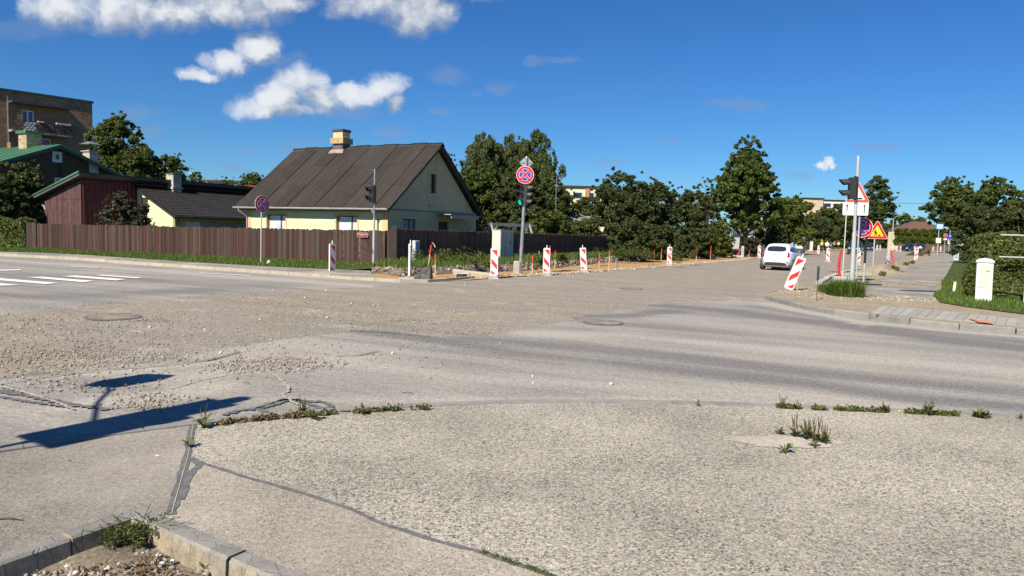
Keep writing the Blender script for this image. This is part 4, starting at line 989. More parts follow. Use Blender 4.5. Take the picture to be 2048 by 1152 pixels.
gable_house('brown_roof_house', 'bungalow with brown hipped roof above the tall hedge at the end of the street', 1816, 1905, 459, 444, 175, YEL, mk('brown_tiles', (.13, .07, .045), .7, var=.2), 10, hip=3.5)
gable_house('orange_shed', 'orange walled shed hidden in the bushes behind the side fence', 1118, 1190, 441, 425, 57, mk('orange_boards', (.52, .24, .06), .8, var=.2), mk('grey_corrugate', (.22, .205, .185), .85, var=.3, vscale=1), 4, cat='shed')
gable_house('blue_shed', 'small shed among the far trees left of the people at work', 1588, 1632, 478, 464, 118, mk('white_shed_wall', (.6, .6, .56), .8), mk('dark_slates', (.08, .08, .09), .7), 5, cat='shed')

# ================================================================== BOARD FENCES
PLANK = None
def plank_mat():
    t = NT('weathered_brown_plank'); oi = t.n('ShaderNodeObjectInfo').outputs['Random']; co = t.coord('Object', (1, 1, .12)); co2 = t.coord('Object')
    ad = t.n('ShaderNodeVectorMath', operation='ADD'); cb = t.n('ShaderNodeCombineXYZ'); t.l(t.math('MULTIPLY', oi, 97.0), cb.inputs[0]); t.l(t.math('MULTIPLY', oi, 31.0), cb.inputs[2]); t.l(co, ad.inputs[0]); t.l(cb.outputs[0], ad.inputs[1])
    g = t.noise(ad.outputs[0], 55, 4, .7); b = t.noise(ad.outputs[0], 14, 4)
    c = t.mix(t.ramp(g, .4, .68), (.062, .024, .018), (.074, .048, .038)); 
    wn = t.n('ShaderNodeTexWhiteNoise', noise_dimensions='1D'); t.l(oi, wn.inputs['W'])
    c = t.mix(t.ramp(wn.outputs['Value'], .25, .95, 0, .75), c, (.078, .064, .054)); c = t.mix(t.ramp(b, .55, .7, 0, .6), c, (.022, .014, .011))
    c = t.scale(c, t.ramp(oi, 0, 1, .68, 1.3, False))
    return t.bsdf(c, .85, 0, t.bump(g, .4, .01), .2)
PLANK = plank_mat()
PLANK_SIDE = mk('dark_brown_plank', (.125, .060, .040), .85, var=.3, vscale=3, fine=30, bump=.3, objrand=.35)
def fence_run(name, label, A, B, hA, hB, zb, pitch=.105, cap=300, gaps=(), posts=2.4, pm=None):
    d = (B - A); Lh = math.hypot(d.x, d.y); ang = math.atan2(d.y, d.x)
    t = empty(name, (A.x, A.y, 0), ang, label, 'fence')
    meshes = []
    for k in range(6):
        w = .101 + .002 * k; m = MB(); m.prism([(0, 0), (w, 0), (w, .985), (w*.8, 1.0), (w*.2, 1.0 - .004*k), (0, .985)], 0, .022); me = m.mesh('plank'); me.materials.append(pm or PLANK); meshes.append(me)
    n = int(Lh / pitch); rest = MB()
    for i in range(n):
        x = i * pitch
        if any(g0 < x < g1 for g0, g1 in gaps): continue
        f = i / n; h = hA + (hB - hA) * f + random.uniform(-.025, .025); z = zb(A.x + d.x*f, A.y + d.y*f)
        Mx = TR(x, random.uniform(-.012, .012) - .03, z) @ TR(ry=random.uniform(-.008, .008)) @ Matrix.Diagonal((1, 1, h, 1))
        o = link('plank', meshes[random.randrange(6)], None, t); o.matrix_basis = Mx
    m = MB(); za, zb_ = zb(A.x, A.y), zb(B.x, B.y)
    for hh in (.35, 1.25):
        m = MB(); m.add([(0, .0, za+hh), (Lh, .0, zb_+hh), (Lh, .05, zb_+hh), (0, .05, za+hh), (0, .0, za+hh+.08), (Lh, 0, zb_+hh+.08), (Lh, .05, zb_+hh+.08), (0, .05, za+hh+.08)], [(3,2,1,0),(4,5,6,7),(0,1,5,4),(1,2,6,5),(2,3,7,6),(3,0,4,7)]); m.build('rail', DKBR, t)
    k = 0.0
    while k < Lh:
        MB().box(k, k + .09, .055, .145, -.1, 1.35).build('post', DKBR, t); k += posts
    return t
BR_Z = lambda x, y: bank_z(x, y) - .02
fence_run('board_fence', 'long weathered reddish brown board fence facing the camera, left of the corner', FENCE_L0, CORNER, 1.36, 1.52, BR_Z, gaps=())
fence_run('board_fence', 'dark board fence running away to the right along the side street', CORNER + Vector((.03, .05, 0)), along(CORNER, 29), 1.50, 1.42, lambda x, y: .2, pitch=.108, pm=PLANK_SIDE)
# wide dark corner post, end posts at the far left
tag(MB().cbox(-.13, .13, -.08, .12, -.1, 1.62, .01).build('fence_post', mk('black_brown_post', (.03, .025, .022), .8, var=.2)), 'wide black post at the street corner of the board fences', 'fence post').location = (CORNER.x - .02, CORNER.y - .1, .2)
gate = empty('gate_panel', (FENCE_L0.x - .72, FENCE_L0.y + .25, 0), math.atan2(-6.1, 19.7), 'short brown board panel between dark posts at the left end of the fence', 'gate')
for k in range(6): MB().box(k * .1, k * .1 + .092, -.02, .01, .12, 1.5).build('board', PLANK, gate)
MB().box(.62, .72, -.06, .06, -.05, 1.56).build('post', DKBR, gate); MB().box(.86, .93, -.05, .05, -.05, 1.5).build('post', DKBR, gate)
# street name plate on the fence
fd = (CORNER - FENCE_L0); fang = math.atan2(fd.y, fd.x)
sp = onwall(727, 470, FENCE_L0, -fang)
fu = Vector((math.cos(fang), math.sin(fang), 0))
pp = FENCE_L0 + fu * sp[0] + Vector((math.sin(fang), -math.cos(fang), 0)) * .09
nm = empty('street_name_plate', (pp.x, pp.y, sp[1]), fang, 'small dark red street name plate with pale lettering on the board fence', 'sign')
MB().box(-.27, .27, -.012, 0, -.10, .10).build('border', mk('pale_border', (.6, .5, .45), .5), nm)
pl = MB().box(-.258, .258, -.016, -.0125, -.088, .088).build('plate', mk('maroon_enamel', (.26, .02, .025), .4), nm)
def text(s, size, mat, parent, M, ext=.002):
    cu = bpy.data.curves.new('lettering', 'FONT'); cu.body = s; cu.size = size; cu.align_x = 'CENTER'; cu.align_y = 'CENTER'; cu.extrude = ext
    tmp = bpy.data.objects.new('tmp_text', cu); col.objects.link(tmp); bpy.context.view_layer.update()
    me = bpy.data.meshes.new_from_object(tmp.evaluated_get(bpy.context.evaluated_depsgraph_get())); bpy.data.objects.remove(tmp)
    me.materials.clear(); o = link('lettering', me, mat, parent); o.matrix_basis = M
    if len(s) > 1: o['kind'] = 'stuff'
    return o
TX = TR(rx=R(90))
text('Saldumes iela', .085, SIGNWHITE, nm, TR(0, -.019, .028) @ TX); text('2   4', .065, SIGNWHITE, nm, TR(0, -.019, -.05) @ TX)

# ================================================================== SIGNS, SIGNALS, POLES
def disc(m, r, y0, y1, cx=0, cz=0, n=32): return m.prism([(cx + r*math.cos(2*PI*i/n), cz + r*math.sin(2*PI*i/n)) for i in range(n)], y0, y1)
def no_stopping(root, M, r):
    """round sign: white rim, red ring, blue field, red saltire with white edges; front is -Y"""
    def put(mb, name, mat, par):
        o = mb.build(name, mat, par); 
        if par is root: o.matrix_basis = M
        return o
    pl = put(disc(MB(), r, -.012, .0), 'sign_plate', SIGNWHITE, root)
    disc(MB(), r * .955, -.0155, -.0125).build('red_ring', SIGNRED, pl)
    disc(MB(), r * .70, -.0185, -.016).build('white_line', SIGNWHITE, pl)
    disc(MB(), r * .665, -.0215, -.019).build('blue_field', BLUE, pl)
    for a, nm_ in ((45, 1), (-45, 2)):
        w, l = r * .105, r * .695; rot = TR(0, 0, 0, ry=R(a)); w2 = w + r * .035
        y = .0028 * nm_
        MB().box(-l, l, -.0225 - y, -.0218 - y + .0024, -w2, w2, rot).build('cross_edge', SIGNWHITE, pl)
    for a, nm_ in ((45, 1), (-45, 2)):
        w, l = r * .105, r * .72; rot = TR(0, 0, 0, ry=R(a)); y = .0028 * nm_
        MB().box(-l, l, -.0285 - y, -.0285 + .0026 - y, -w, w, rot).build('cross_bar', SIGNRED, pl)
    b = MB(); b.box(-.12, .12, .0005, .02, -.03, .03); b.build('bracket', GALV, pl)
    return pl
def rtri(s, rr=.06, n=4, dz=0.0):      # equilateral triangle, side s, rounded corners, centred on its centroid
    h = s * math.sqrt(3) / 2; P3 = [(0, h*2/3), (-s/2, -h/3), (s/2, -h/3)]; out = []
    for i, (x, z) in enumerate(P3):
        dl = math.hypot(x, z); cx, cz = x * (1 - 2*rr/dl), z * (1 - 2*rr/dl); a0 = math.atan2(z, x)
        for k in range(-n, n + 1): a = a0 + k / n * PI/3; out.append((cx + rr*math.cos(a), cz + rr*math.sin(a) + dz))
    return out
def tri_sign(root, M, s, field, ringm, kind):
    pl = MB().prism(rtri(s), -.012, 0).build('sign_plate', SIGNWHITE, root); pl.matrix_basis = M
    MB().prism(rtri(s * .955, .055), -.0155, -.0125).build('red_border', ringm, pl)
    MB().prism(rtri(s * .60, .02), -.019, -.016).build('sign_field', field, pl)
    m = MB(); q = s
    if kind == 'bumps':
        pts = [(-.21*q, -.15*q)] + [(x*q, (-.15 + h)*q) for x, h in ((-.21, .03), (-.17, .035), (-.12, .06), (-.08, .07), (-.04, .055), (0, .03), (.04, .055), (.08, .075), (.12, .06), (.17, .035), (.21, .03))] + [(.21*q, -.15*q)]
        m.prism(pts, -.0225, -.0195); m.build('bump_symbol', BLACK, pl)
    else:
        z = -.0225; z1 = -.0195
        def bar(p, w):
            for (x0, z0), (x1, z1_) in zip(p[:-1], p[1:]):
                d = Vector((x1-x0, z1_-z0)); n_ = Vector((-d.y, d.x)).normalized() * w
                MBf.prism([(x0*q + n_.x*q, z0*q + n_.y*q), (x1*q + n_.x*q, z1_*q + n_.y*q), (x1*q - n_.x*q, z1_*q - n_.y*q), (x0*q - n_.x*q, z0*q - n_.y*q)], z, z1)
        MBf = MB()
        bar([(-.10, .07), (-.03, -.01)], .03); bar([(-.10, .07), (-.135, .02), (-.06, -.02), (.03, -.07)], .012)
        bar([(-.04, -.01), (-.09, -.08), (-.13, -.15)], .02); bar([(-.03, -.01), (-.02, -.08), (-.03, -.15)], .018)
        disc(MBf, .025*q, z, z1, -.06*q, .105*q, 12)
        MBf.build('worker_symbol', BLACK, pl)
        MB().prism([(.03*q, -.155*q), (.07*q, -.10*q), (.10*q, -.075*q), (.14*q, -.095*q), (.18*q, -.155*q)], z, z1).build('heap_symbol', BLACK, pl)
    MB().box(-.12, .12, .0005, .02, -.03, .03).build('bracket', GALV, pl)
    return pl
def rrect(w, h, r=.04, n=3):
    out = []
    for cx, cz, a0 in ((w/2-r, h/2-r, 0), (-w/2+r, h/2-r, 90), (-w/2+r, -h/2+r, 180), (w/2-r, -h/2+r, 270)):
        for k in range(n + 1): a = R(a0 + 90*k/n); out.append((cx + r*math.cos(a), cz + r*math.sin(a)))
    return out
def pole_obj(root, h, r0, r1=None, mat=GALV, z0=0.0, lean=None, name='pole'):
    m = MB().cyl(r0, r1 or r0, h, 14, z0=z0); m.cyl((r1 or r0)*1.08, (r1 or r0)*.9, .02, 14, z0=z0+h)
    return m.build(name, mat, root, smooth=True)
LENS_R = mk('red_lens_unlit', (.20, .015, .02), .2, var=.1, bump=0, spec=.8)
LENS_A = mk('amber_lens_unlit', (.22, .06, .02), .2, var=.1, bump=0, spec=.8)
LENS_G = mk('green_lens_unlit', (.01, .13, .10), .2, var=.1, bump=0, spec=.8)
LENS_GL = mk('green_lens_lit', (.02, .55, .38), .3, var=.02, bump=0, emit=(.02, .8, .5), es=.45)
BLKP = mk('black_signal_housing', (.022, .023, .024), .5, var=.15, bump=.05, dirt=.25, dirtc=(.08, .08, .075))
def signal_head(root, M, lenses, w=.30, cell=.30, d=.16, vis=.24):
    n = len(lenses); H = cell * n
    hs = MB().cbox(-w/2, w/2, 0, d, 0, H, .02).build('housing', BLKP, root); hs.matrix_basis = M
    bk = MB().box(-w/2 - .0, w/2 + .0, d + .002, d + .03, -.02, H + .02).build('back_plate', BLKP, hs)
    for i, lm in enumerate(lenses):
        zc = H - cell * (i + .5)
        o = MB().cyl(.105, .10, .02, 18, TR(0, 0, zc, rx=R(90))).build('lens', lm, hs)
        m = MB(); k = 14; a0, a1 = R(-25), R(205)
        pi = [(.125*math.cos(a0 + (a1-a0)*j/k), .125*math.sin(a0 + (a1-a0)*j/k)) for j in range(k+1)]
        vs = []
        for (x, z) in pi:
            ln = vis * (.45 + .55 * max(0, (z + .06) / .185)); vs += [(x, 0, zc + z), (x, -ln, zc + z - .012), (x*1.06, 0, zc + z*1.06), (x*1.06, -ln, zc + z*1.06 - .012)]
        fs = []
        for j in range(k): a = 4*j; b = a + 4; fs += [(a, b, b+1, a+1), (a+2, a+3, b+3, b+2), (a+1, b+1, b+3, a+3)]
        m.add(vs, fs); m.build('visor', BLKP, hs)
    return hs
# --- round no-stopping sign on the verge in front of the fence
b = G(522, 527, .12)
s1 = empty('road_sign', (b.x, b.y, .12), R(-4), 'round blue and red no stopping sign on a thin pole before the yellow house', 'road sign', rot=(0, R(.4), R(12)))
s = b.y / F
hz = P(524, 408, b.y).z - .12
pole_obj(s1, hz + .25, .028, mat=PAINTPOLE); no_stopping(s1, TR(.03, -.035, hz, rz=R(42)), .345)
# --- pedestrian signal, left
b = G(747, 528, .15)
s2 = empty('pedestrian_signal', (b.x, b.y, .1), 0, 'pedestrian signal with red and green lenses on a grey pole before the house roof', 'traffic signal')
top = P(745, 340, b.y).z - .1; zt = P(747, 440, b.y).z - .1
pole_obj(s2, zt, .062, .055, PAINTPOLE); pole_obj(s2, top - zt, .036, .034, GALV, z0=zt)
hb = P(740, 405, b.y).z - .1
signal_head(s2, TR(-.16, -.04, hb, rz=R(-50)), [LENS_R, LENS_G], .30, .36)
MB().box(-.03, .05, -.05, .05, hb - .02, hb + .76).build('clamp', BLKP, s2)
cab_ = MB().tube([(0, -.07, .55), (-.25, -.1, .62), (-.5, -.12, .75), (-.62, -.13, .95), (-.5, -.12, 1.1), (-.3, -.1, 1.08), (-.12, -.08, .85), (-.02, -.07, .6)], .012, 6).build('cable_loop', BLACK, s2)
# --- traffic signal in the trench with signs
b = G(1040, 548)
s3 = empty('traffic_signal', (b.x, b.y, .0), 0, 'leaning signal pole with no stopping sign and lit green lens, beside the grey cabinet', 'traffic signal', rot=(R(-.5), R(1.6), 0))
top = P(1053, 315, b.y).z
pole_obj(s3, P(1045, 405, b.y).z, .075, .066, GALV); pole_obj(s3, top - P(1045, 405, b.y).z, .045, .045, GALV, z0=P(1045, 405, b.y).z)
no_stopping(s3, TR(-.02, -.115, P(1048, 350, b.y).z, rz=R(-8)), .355)
q = P(1053, 325, b.y).z; m = MB(); m.prism([(0, .28), (.28, 0), (0, -.28), (-.28, 0)], 0, .006, TR(0, .05, q)); dd = m.build('diamond_sign_back', mk('grey_sign_back', (.36, .37, .37), .5, .4), s3)
MB().box(-.2, .2, .03, .048, -.02 + q, .02 + q).build('bracket', GALV, dd)
signal_head(s3, TR(-.15, -.02, P(1045, 411, b.y).z, rz=R(-32)), [LENS_R, LENS_A, LENS_GL], .27, .28)
signal_head(s3, TR(.13, -.02, P(1058, 411, b.y).z, rz=R(78)), [LENS_R, LENS_A, LENS_G], .27, .28)
MB().box(-.035, .035, -.05, .06, P(1045, 411, b.y).z - .05, P(1045, 411, b.y).z + .95).build('clamp', BLKP, s3)
TAPE = mk('red_white_tape', (.7, .25, .22), .5, var=.5, vscale=18)
m = MB()
for k in range(26):
    a0, a1 = k * .55, (k + 1) * .55; z0_, z1_ = .05 + k * .05, .05 + (k + 1) * .05; r_ = .085
    m.add([(r_*math.cos(a0), r_*math.sin(a0), z0_), (r_*math.cos(a1), r_*math.sin(a1), z1_), (r_*math.cos(a1), r_*math.sin(a1), z1_ + .04), (r_*math.cos(a0), r_*math.sin(a0), z0_ + .04)], [(0, 1, 2, 3)])
m.build('barrier_tape', TAPE, s3)
MB().cbox(-.28, -.02, -.12, .14, -.05, .52, .02).build('footing', mk('rough_concrete', (.40, .37, .32), .95, var=.15, bump=.5), s3)
# --- right-hand signal pole, seen from behind
b = G(1703, 575, .1)
s4 = empty('traffic_signal', (b.x, b.y, .08), 0, 'tall grey signal pole at the right corner, black head with hoods to the left', 'traffic signal', rot=(0, R(-.6), 0))
top = P(1716, 318, b.y).z
zt = 1.9
pole_obj(s4, zt, .088, .07, PAINTPOLE); pole_obj(s4, top - zt, .055, .052, PAINTPOLE, z0=zt)
hb = P(1705, 403, b.y).z
signal_head(s4, TR(-.27, .0, hb, rz=R(-98)), [LENS_R, LENS_G], .30, .37, .22, .34)
MB().box(-.09, -.03, -.04, .04, hb - .02, hb + .8).build('clamp', BLKP, s4)
# --- sign cluster behind it
b = G(1712, 565, .1)
s5 = empty('road_sign', (b.x, b.y, .1), 0, 'bumpy road triangle and white plate with two arrows behind the signal pole', 'road sign', rot=(0, R(-.5), 0))
top = P(1718, 380, b.y).z
pole_obj(s5, top - .05, .03, mat=PAINTPOLE)
zc = P(1720, 391, b.y).z - .1
tri_sign(s5, TR(P(1720, 391, b.y).x - b.x - .09, -.05, zc), 1.0, SIGNWHITE, ORANGE_RED, 'bumps')
zz = P(1717, 418, b.y).z - .1; xo = P(1717, 418, b.y).x - b.x - .09
sp5 = disc(MB(), .37, -.012, 0).build('speed_sign_plate', SIGNWHITE, s5); sp5.matrix_basis = TR(xo + .13, .0, zz + .12)
m = MB(); n = 28
m.add([(r_*math.cos(2*PI*i/n), y_, r_*math.sin(2*PI*i/n)) for r_, y_ in ((.355, -.0135), (.355, -.016), (.27, -.016), (.27, -.0135)) for i in range(n)], [(k*n+i, k*n+(i+1) % n, (k+1)*n+(i+1) % n, (k+1)*n+i) for k in range(3) for i in range(n)]); m.build('red_ring', SIGNRED, sp5)
text('50', .36, BLACK, sp5, TR(-.02, -.0165, .05) @ TX)
pl = MB().prism(rrect(1.0, .50, .05), -.012, 0).build('arrow_plate', SIGNWHITE, s5); pl.matrix_basis = TR(xo - .03, -.06, zz)
for sx in (-.335, .335):
    MB().prism([(sx-.018, -.17), (sx+.018, -.17), (sx+.018, .10), (sx+.05, .10), (sx, .185), (sx-.05, .10), (sx-.018, .10)], -.015, -.0125).build('arrow', BLACK, pl)
text('km', .07, mk('grey_print', (.25, .27, .27), .5, bump=0), pl, TR(.06, -.0145, -.1) @ TX)
b = G(1727, 564, .1)
s6 = empty('road_sign', (b.x, b.y, .1), 0, 'round no stopping sign at the right corner, on a pole with dark lower half', 'road sign')
zc = P(1725, 455, b.y).z - .1
pole_obj(s6, zc - .7, .04, mat=PAINTPOLE); pole_obj(s6, 1.15, .043, .043, BLACK, z0=.75, name='pole_wrap'); pole_obj(s6, .9, .03, mat=PAINTPOLE, z0=zc - .7)
no_stopping(s6, TR(P(1725, 455, b.y).x - b.x - .02, -.06, zc, rz=R(-8)), .385)
b = G(1706, 570, .1)
s6b = empty('post', (b.x, b.y + .9, .1), 0, 'thin pale post close behind the big signal pole at the right', 'post'); pole_obj(s6b, 2.75, .02, mat=mk('pale_post', (.55, .53, .45), .6))
b = G(1745, 543, .12)
s7 = empty('road_sign', (b.x, b.y, .1), 0, 'yellow roadworks triangle with digging figure on a grey pole', 'road sign')
zc = P(1748, 465, b.y).z - .1
pole_obj(s7, zc - .1, .036, mat=PAINTPOLE); tri_sign(s7, TR(.08, -.05, zc, rz=R(-10)), 1.16, YELLOW, SIGNRED, 'works')
# far signs down the street
b = P(1875, 500, 104)
s8 = empty('bus_stop_sign', (b.x, 104, 0), 0, 'blue framed bus stop sign with timetable boards on a thin pole far down the footway', 'bus stop sign')
z_ = P(1877, 453, 104).z
MB().box(-.03, .03, -.03, .03, 0, z_ + .3).build('pole', mk('pale_post', (.5, .5, .45), .6), s8)
pl = MB().prism(rrect(1.1, .8, .06), -.03, 0).build('sign_plate', mk('bus_blue', (.05, .30, .6), .4), s8); pl.matrix_basis = TR(.05, -.05, z_)
MB().box(-.38, .38, -.04, -.031, -.26, .28).build('white_panel', SIGNWHITE, pl)
MB().box(-.28, .28, -.05, -.041, -.06, .0).build('black_bar', BLACK, pl)
MB().box(-.36, .36, -.05, -.04, P(1876, 482, 104).z, P(1876, 476, 104).z).build('timetable', SIGNWHITE, s8)
MB().box(-.34, .38, -.05, -.04, P(1876, 486, 104).z, P(1876, 482.4, 104).z).build('timetable', SIGNWHITE, s8)
m = MB().cyl(.9, .8, .1, 20); m.build('base', EARTH, s8)
b = P(1889, 495, 125)
s9 = empty('road_sign', (b.x, 125, 0), 0, 'small purple looking no stopping sign far down the street with white plate', 'road sign')
pole_obj(s9, P(1889, 470, 125).z, .04, mat=PAINTPOLE); no_stopping(s9, TR(0, -.06, P(1889, 471, 125).z), .36); MB().box(-.3, .3, -.06, -.05, P(1889, 480, 125).z, P(1889, 477, 125).z).build('plate', SIGNWHITE, s9)
b = P(1898, 495, 120)
s10 = empty('road_sign', (b.x, 120, 0), 0, 'small blue parking sign with white letter P and white plates, far right', 'road sign')
pole_obj(s10, P(1898, 460, 120).z, .04, mat=PAINTPOLE)
pl = MB().prism(rrect(.62, .62, .05), -.02, 0).build('sign_plate', BLUE, s10); pl.matrix_basis = TR(0, -.06, P(1898, 473, 120).z); text('P', .5, SIGNWHITE, pl, TR(0, -.022, 0) @ TX)
for a_, b__ in ((480, 478), (484, 481), (488, 485)): MB().box(-.32, .3, -.06, -.05, P(1898, a_, 120).z, P(1898, b__, 120).z).build('plate', SIGNWHITE, s10)
# street lamps
def lamp(px, py_top, Y, label, side=1, py_arm=None):
    b = P(px, 470, Y); t = empty('street_lamp', (b.x, Y, 0), 0, label, 'street lamp'); z = P(px, py_top, Y).z
    m = MB().cyl(.12, .07, z - .8, 10); m.build('pole', mk('concrete_pole', (.45, .44, .40), .8, var=.1), t, True)
    MB().tube([(0, 0, z - .85), (side*.1, -.1, z - .45), (side*.5, -.3, z - .15), (side*1.0, -.5, z)], .045, 8).build('arm', PAINTPOLE, t, True)
    m = MB(); m.add([(side*x, y - .5, z + zz_) for x, y, zz_ in ((.9,-.12,0),(1.65,-.16,.08),(1.65,.16,.08),(.9,.12,0),(.95,-.1,.12),(1.6,-.1,.24),(1.6,.1,.24),(.95,.1,.12))], [(0,1,5,4),(1,2,6,5),(2,3,7,6),(3,0,4,7),(4,5,6,7),(3,2,1,0)]); m.build('lamp_head', METALW, t)
lamp(415, 350, 78, 'street lamp with bent arm and white head over the black tiled roof', -1)
lamp(1785, 431, 158, 'slender grey street lamp at the far right side of the street', 1)
# tv aerial over the bushes
b = P(1112, 400, 52); t = empty('tv_aerial', (b.x, 52, 3.2), 0, 'thin mast with a bowed aerial in front of the dark trees right of the birches', 'aerial')
zt = P(1115, 354, 52).z - 3.2; MB().cyl(.025, .02, zt, 6).build('mast', GALV, t)
MB().tube([(-.35, 0, zt), (0, 0, zt + .06), (.6, 0, zt + .02)], .012, 5).build('boom', GALV, t); MB().tube([(-.35, 0, zt), (-.3, 0, zt - .2), (0, 0, zt - .32), (.25, 0, zt - .3)], .012, 5).build('boom', GALV, t)

# ================================================================== CABINETS
CABW = mk('cream_cabinet', (.62, .60, .50), .6, var=.06, dirt=.2, bump=.05); CABG = mk('grey_cabinet_door', (.36, .36, .35), .55, var=.08, bump=.05)
b = P(1001, 460, 36.6); zb = .2
ca = empty('distribution_cabinet', (b.x, 36.6, zb), R(61), 'large cream and grey electrical cabinet standing before the dark fence', 'cabinet')
h_ = P(1001, 461, 36.6).z - zb
MB().cbox(0, 1.32, 0, .48, 0, h_, .012).build('body', CABW, ca)
GMc = TR()
ds = [(0.02, .50), (.54, .99)]
MB().box(.02, .66, -.024, -.002, .60, h_ - .05).build('door', CABG, ca); MB().box(.02, .66, -.02, -.002, .04, .585).build('door', CABG, ca)
d_ = MB().box(.74, 1.29, -.03, -.002, .04, h_ - .04).build('door', CABG, ca)
MB().box(1.0, 1.04, -.05, -.031, .85, 1.02).build('handle', BLACK, d_); MB().box(.67, .73, -.05, -.002, .03, h_ - .04).build('door_edge', CABW, ca)
MB().box(-.02, 1.35, -.04, .50, h_ + .001, h_ + .035).build('roof', CABW, ca)
b = P(831, 523, 32.6)
cb_ = empty('meter_cabinet', (b.x + .0, 32.4, .24), R(61), 'narrow pale blue grey meter cabinet on the grass by the fence corner', 'cabinet')
h_ = P(831, 481, 32.6).z - .24
MB().cbox(0, .34, 0, .17, 0, h_, .01).build('body', mk('pale_blue_cabinet', (.50, .57, .60), .5, var=.05, dirt=.15), cb_)
dd = MB().box(.02, .32, -.012, -.002, .05, h_ - .05).build('door', mk('blue_grey_door', (.30, .37, .42), .5, var=.05), cb_); MB().box(.10, .24, -.016, -.0125, h_ - .18, h_ - .1).build('label_plate', METALW, dd)
b = G(1966, 602, .12)
pc_ = empty('pillar_cabinet', (b.x, b.y, .1), R(-22), 'white service pillar with rounded cap and two cream doors before the clipped hedge', 'cabinet', rot=(0, R(-1.0), R(-31)))
h_ = 1.18
MB().cbox(-.2, .2, -.14, .14, 0, h_ - .06, .015).build('body', mk('white_pillar', (.72, .74, .73), .5, var=.04, dirt=.15), pc_)
m = MB(); m.prism([(-.22, h_ - .06), (.22, h_ - .06), (.22, h_ - .02), (.15, h_ + .03), (0, h_ + .055), (-.15, h_ + .03), (-.22, h_ - .02)], -.17, .16); m.build('cap', mk('white_cap', (.74, .76, .75), .45), pc_)
CR = mk('cream_door', (.62, .60, .47), .6, var=.08, dirt=.25)
MB().box(-.15, .15, -.152, -.1405, .40, .72).build('door', CR, pc_); d_ = MB().box(-.15, .15, -.152, -.1405, .735, 1.05).build('door', CR, pc_); MB().box(.03, .12, -.16, -.1525, .87, .885).build('handle', BLACK, d_)
b = P(1912, 512, 73); t = empty('meter_cabinet', (b.x, 73, 0), R(-25), 'pale blue utility post at the edge of the far footway before the hedge', 'cabinet')
MB().cbox(-.22, .22, -.2, .2, 0, P(1912, 497, 73).z, .02).build('body', mk('pale_blue_cabinet', (.5, .57, .6), .5), t); MB().box(-.16, .16, -.22, -.2005, .3, .95).build('door', mk('blue_grey_door', (.3, .37, .42), .5), t)
b = P(1484.5, 514, 66); t = empty('meter_cabinet', (b.x, 66, 0), R(-10), 'narrow pale utility post beside the bent red tube at the far kerb', 'cabinet')
MB().cbox(-.11, .11, -.1, .1, 0, 1.0, .01).build('body', mk('pale_blue_cabinet', (.5, .57, .6), .5), t); MB().box(-.08, .08, -.112, -.1005, .2, .85).build('door', mk('blue_grey_door', (.3, .37, .42), .5), t)
# marker post by the hedge
b = G(1907, 585, .12); t = MB().prism([(-.035, 0), (.035, 0), (.035, .34), (0, .36), (-.035, .34)], -.015, .015).build('marker_post', mk('white_marker', (.8, .8, .78), .6)); t.location = (b.x, b.y, .12); t.rotation_euler = (0, R(4), R(-20)); tag(t, 'short white marker post in the grass left of the clipped hedge', 'marker post')

# ================================================================== SWING FRAME, PIPE FENCE
OLDW = mk('silvered_timber', (.33, .31, .28), .9, var=.15, vscale=5, bump=.5)
bL, bR = P(980, 445, 46), P(1060, 449, 49)
sw_ = empty('swing_frame', (bL.x, 46, 0), math.atan2(3, bR.x - bL.x), 'grey weathered timber swing frame with slanting legs behind the fence', 'swing frame')
Lw = math.hypot(bR.x - bL.x, 3); zt = bL.z
MB().box(-.3, Lw + .25, -.07, .07, zt - .2, zt).build('beam', OLDW, sw_)
for x in (.05, Lw - .1):
    for s_ in (-1, 1): MB().tube([(x, s_*.02, zt - .02), (x + .1, s_*.85, .05)], .075, 6).build('leg', OLDW, sw_)
MB().tube([(.75, 0, zt - .12), (-.1, -.1, zt - .95)], .065, 6).build('brace', OLDW, sw_); MB().tube([(Lw - .7, 0, zt - .12), (Lw - .1, -.1, zt - .9)], .065, 6).build('brace', OLDW, sw_)
for x in (1.0, 1.45): MB().tube([(x, 0, zt - .2), (x, 0, .7)], .012, 5).build('rope', DKBR, sw_)
MB().box(.9, 1.55, -.12, .12, .66, .7).build('seat', OLDW, sw_)
b = G(2040, 612, .1); yb = b.y + .4
pf = empty('pipe_fence', (GX(2000, yb), yb, .1), R(-8), 'pale steel pipe fence rails at the right edge behind the hedge end', 'fence')
PIPE = mk('pale_pipe', (.5, .5, .47), .5, .2, var=.1)
zt = P(2010, 470, yb).z - .1; zm = P(2010, 514, yb).z - .1
for z_ in (zt, zm): MB().tube([(0, 0, z_), (3.2, .0, z_ )], .022, 8).build('rail', PIPE, pf, True)
for x in (.72, 2.9): MB().cyl(.032, .032, zt + .02, 10, TR(x, 0.0, 0)).build('post', PIPE, pf, True)

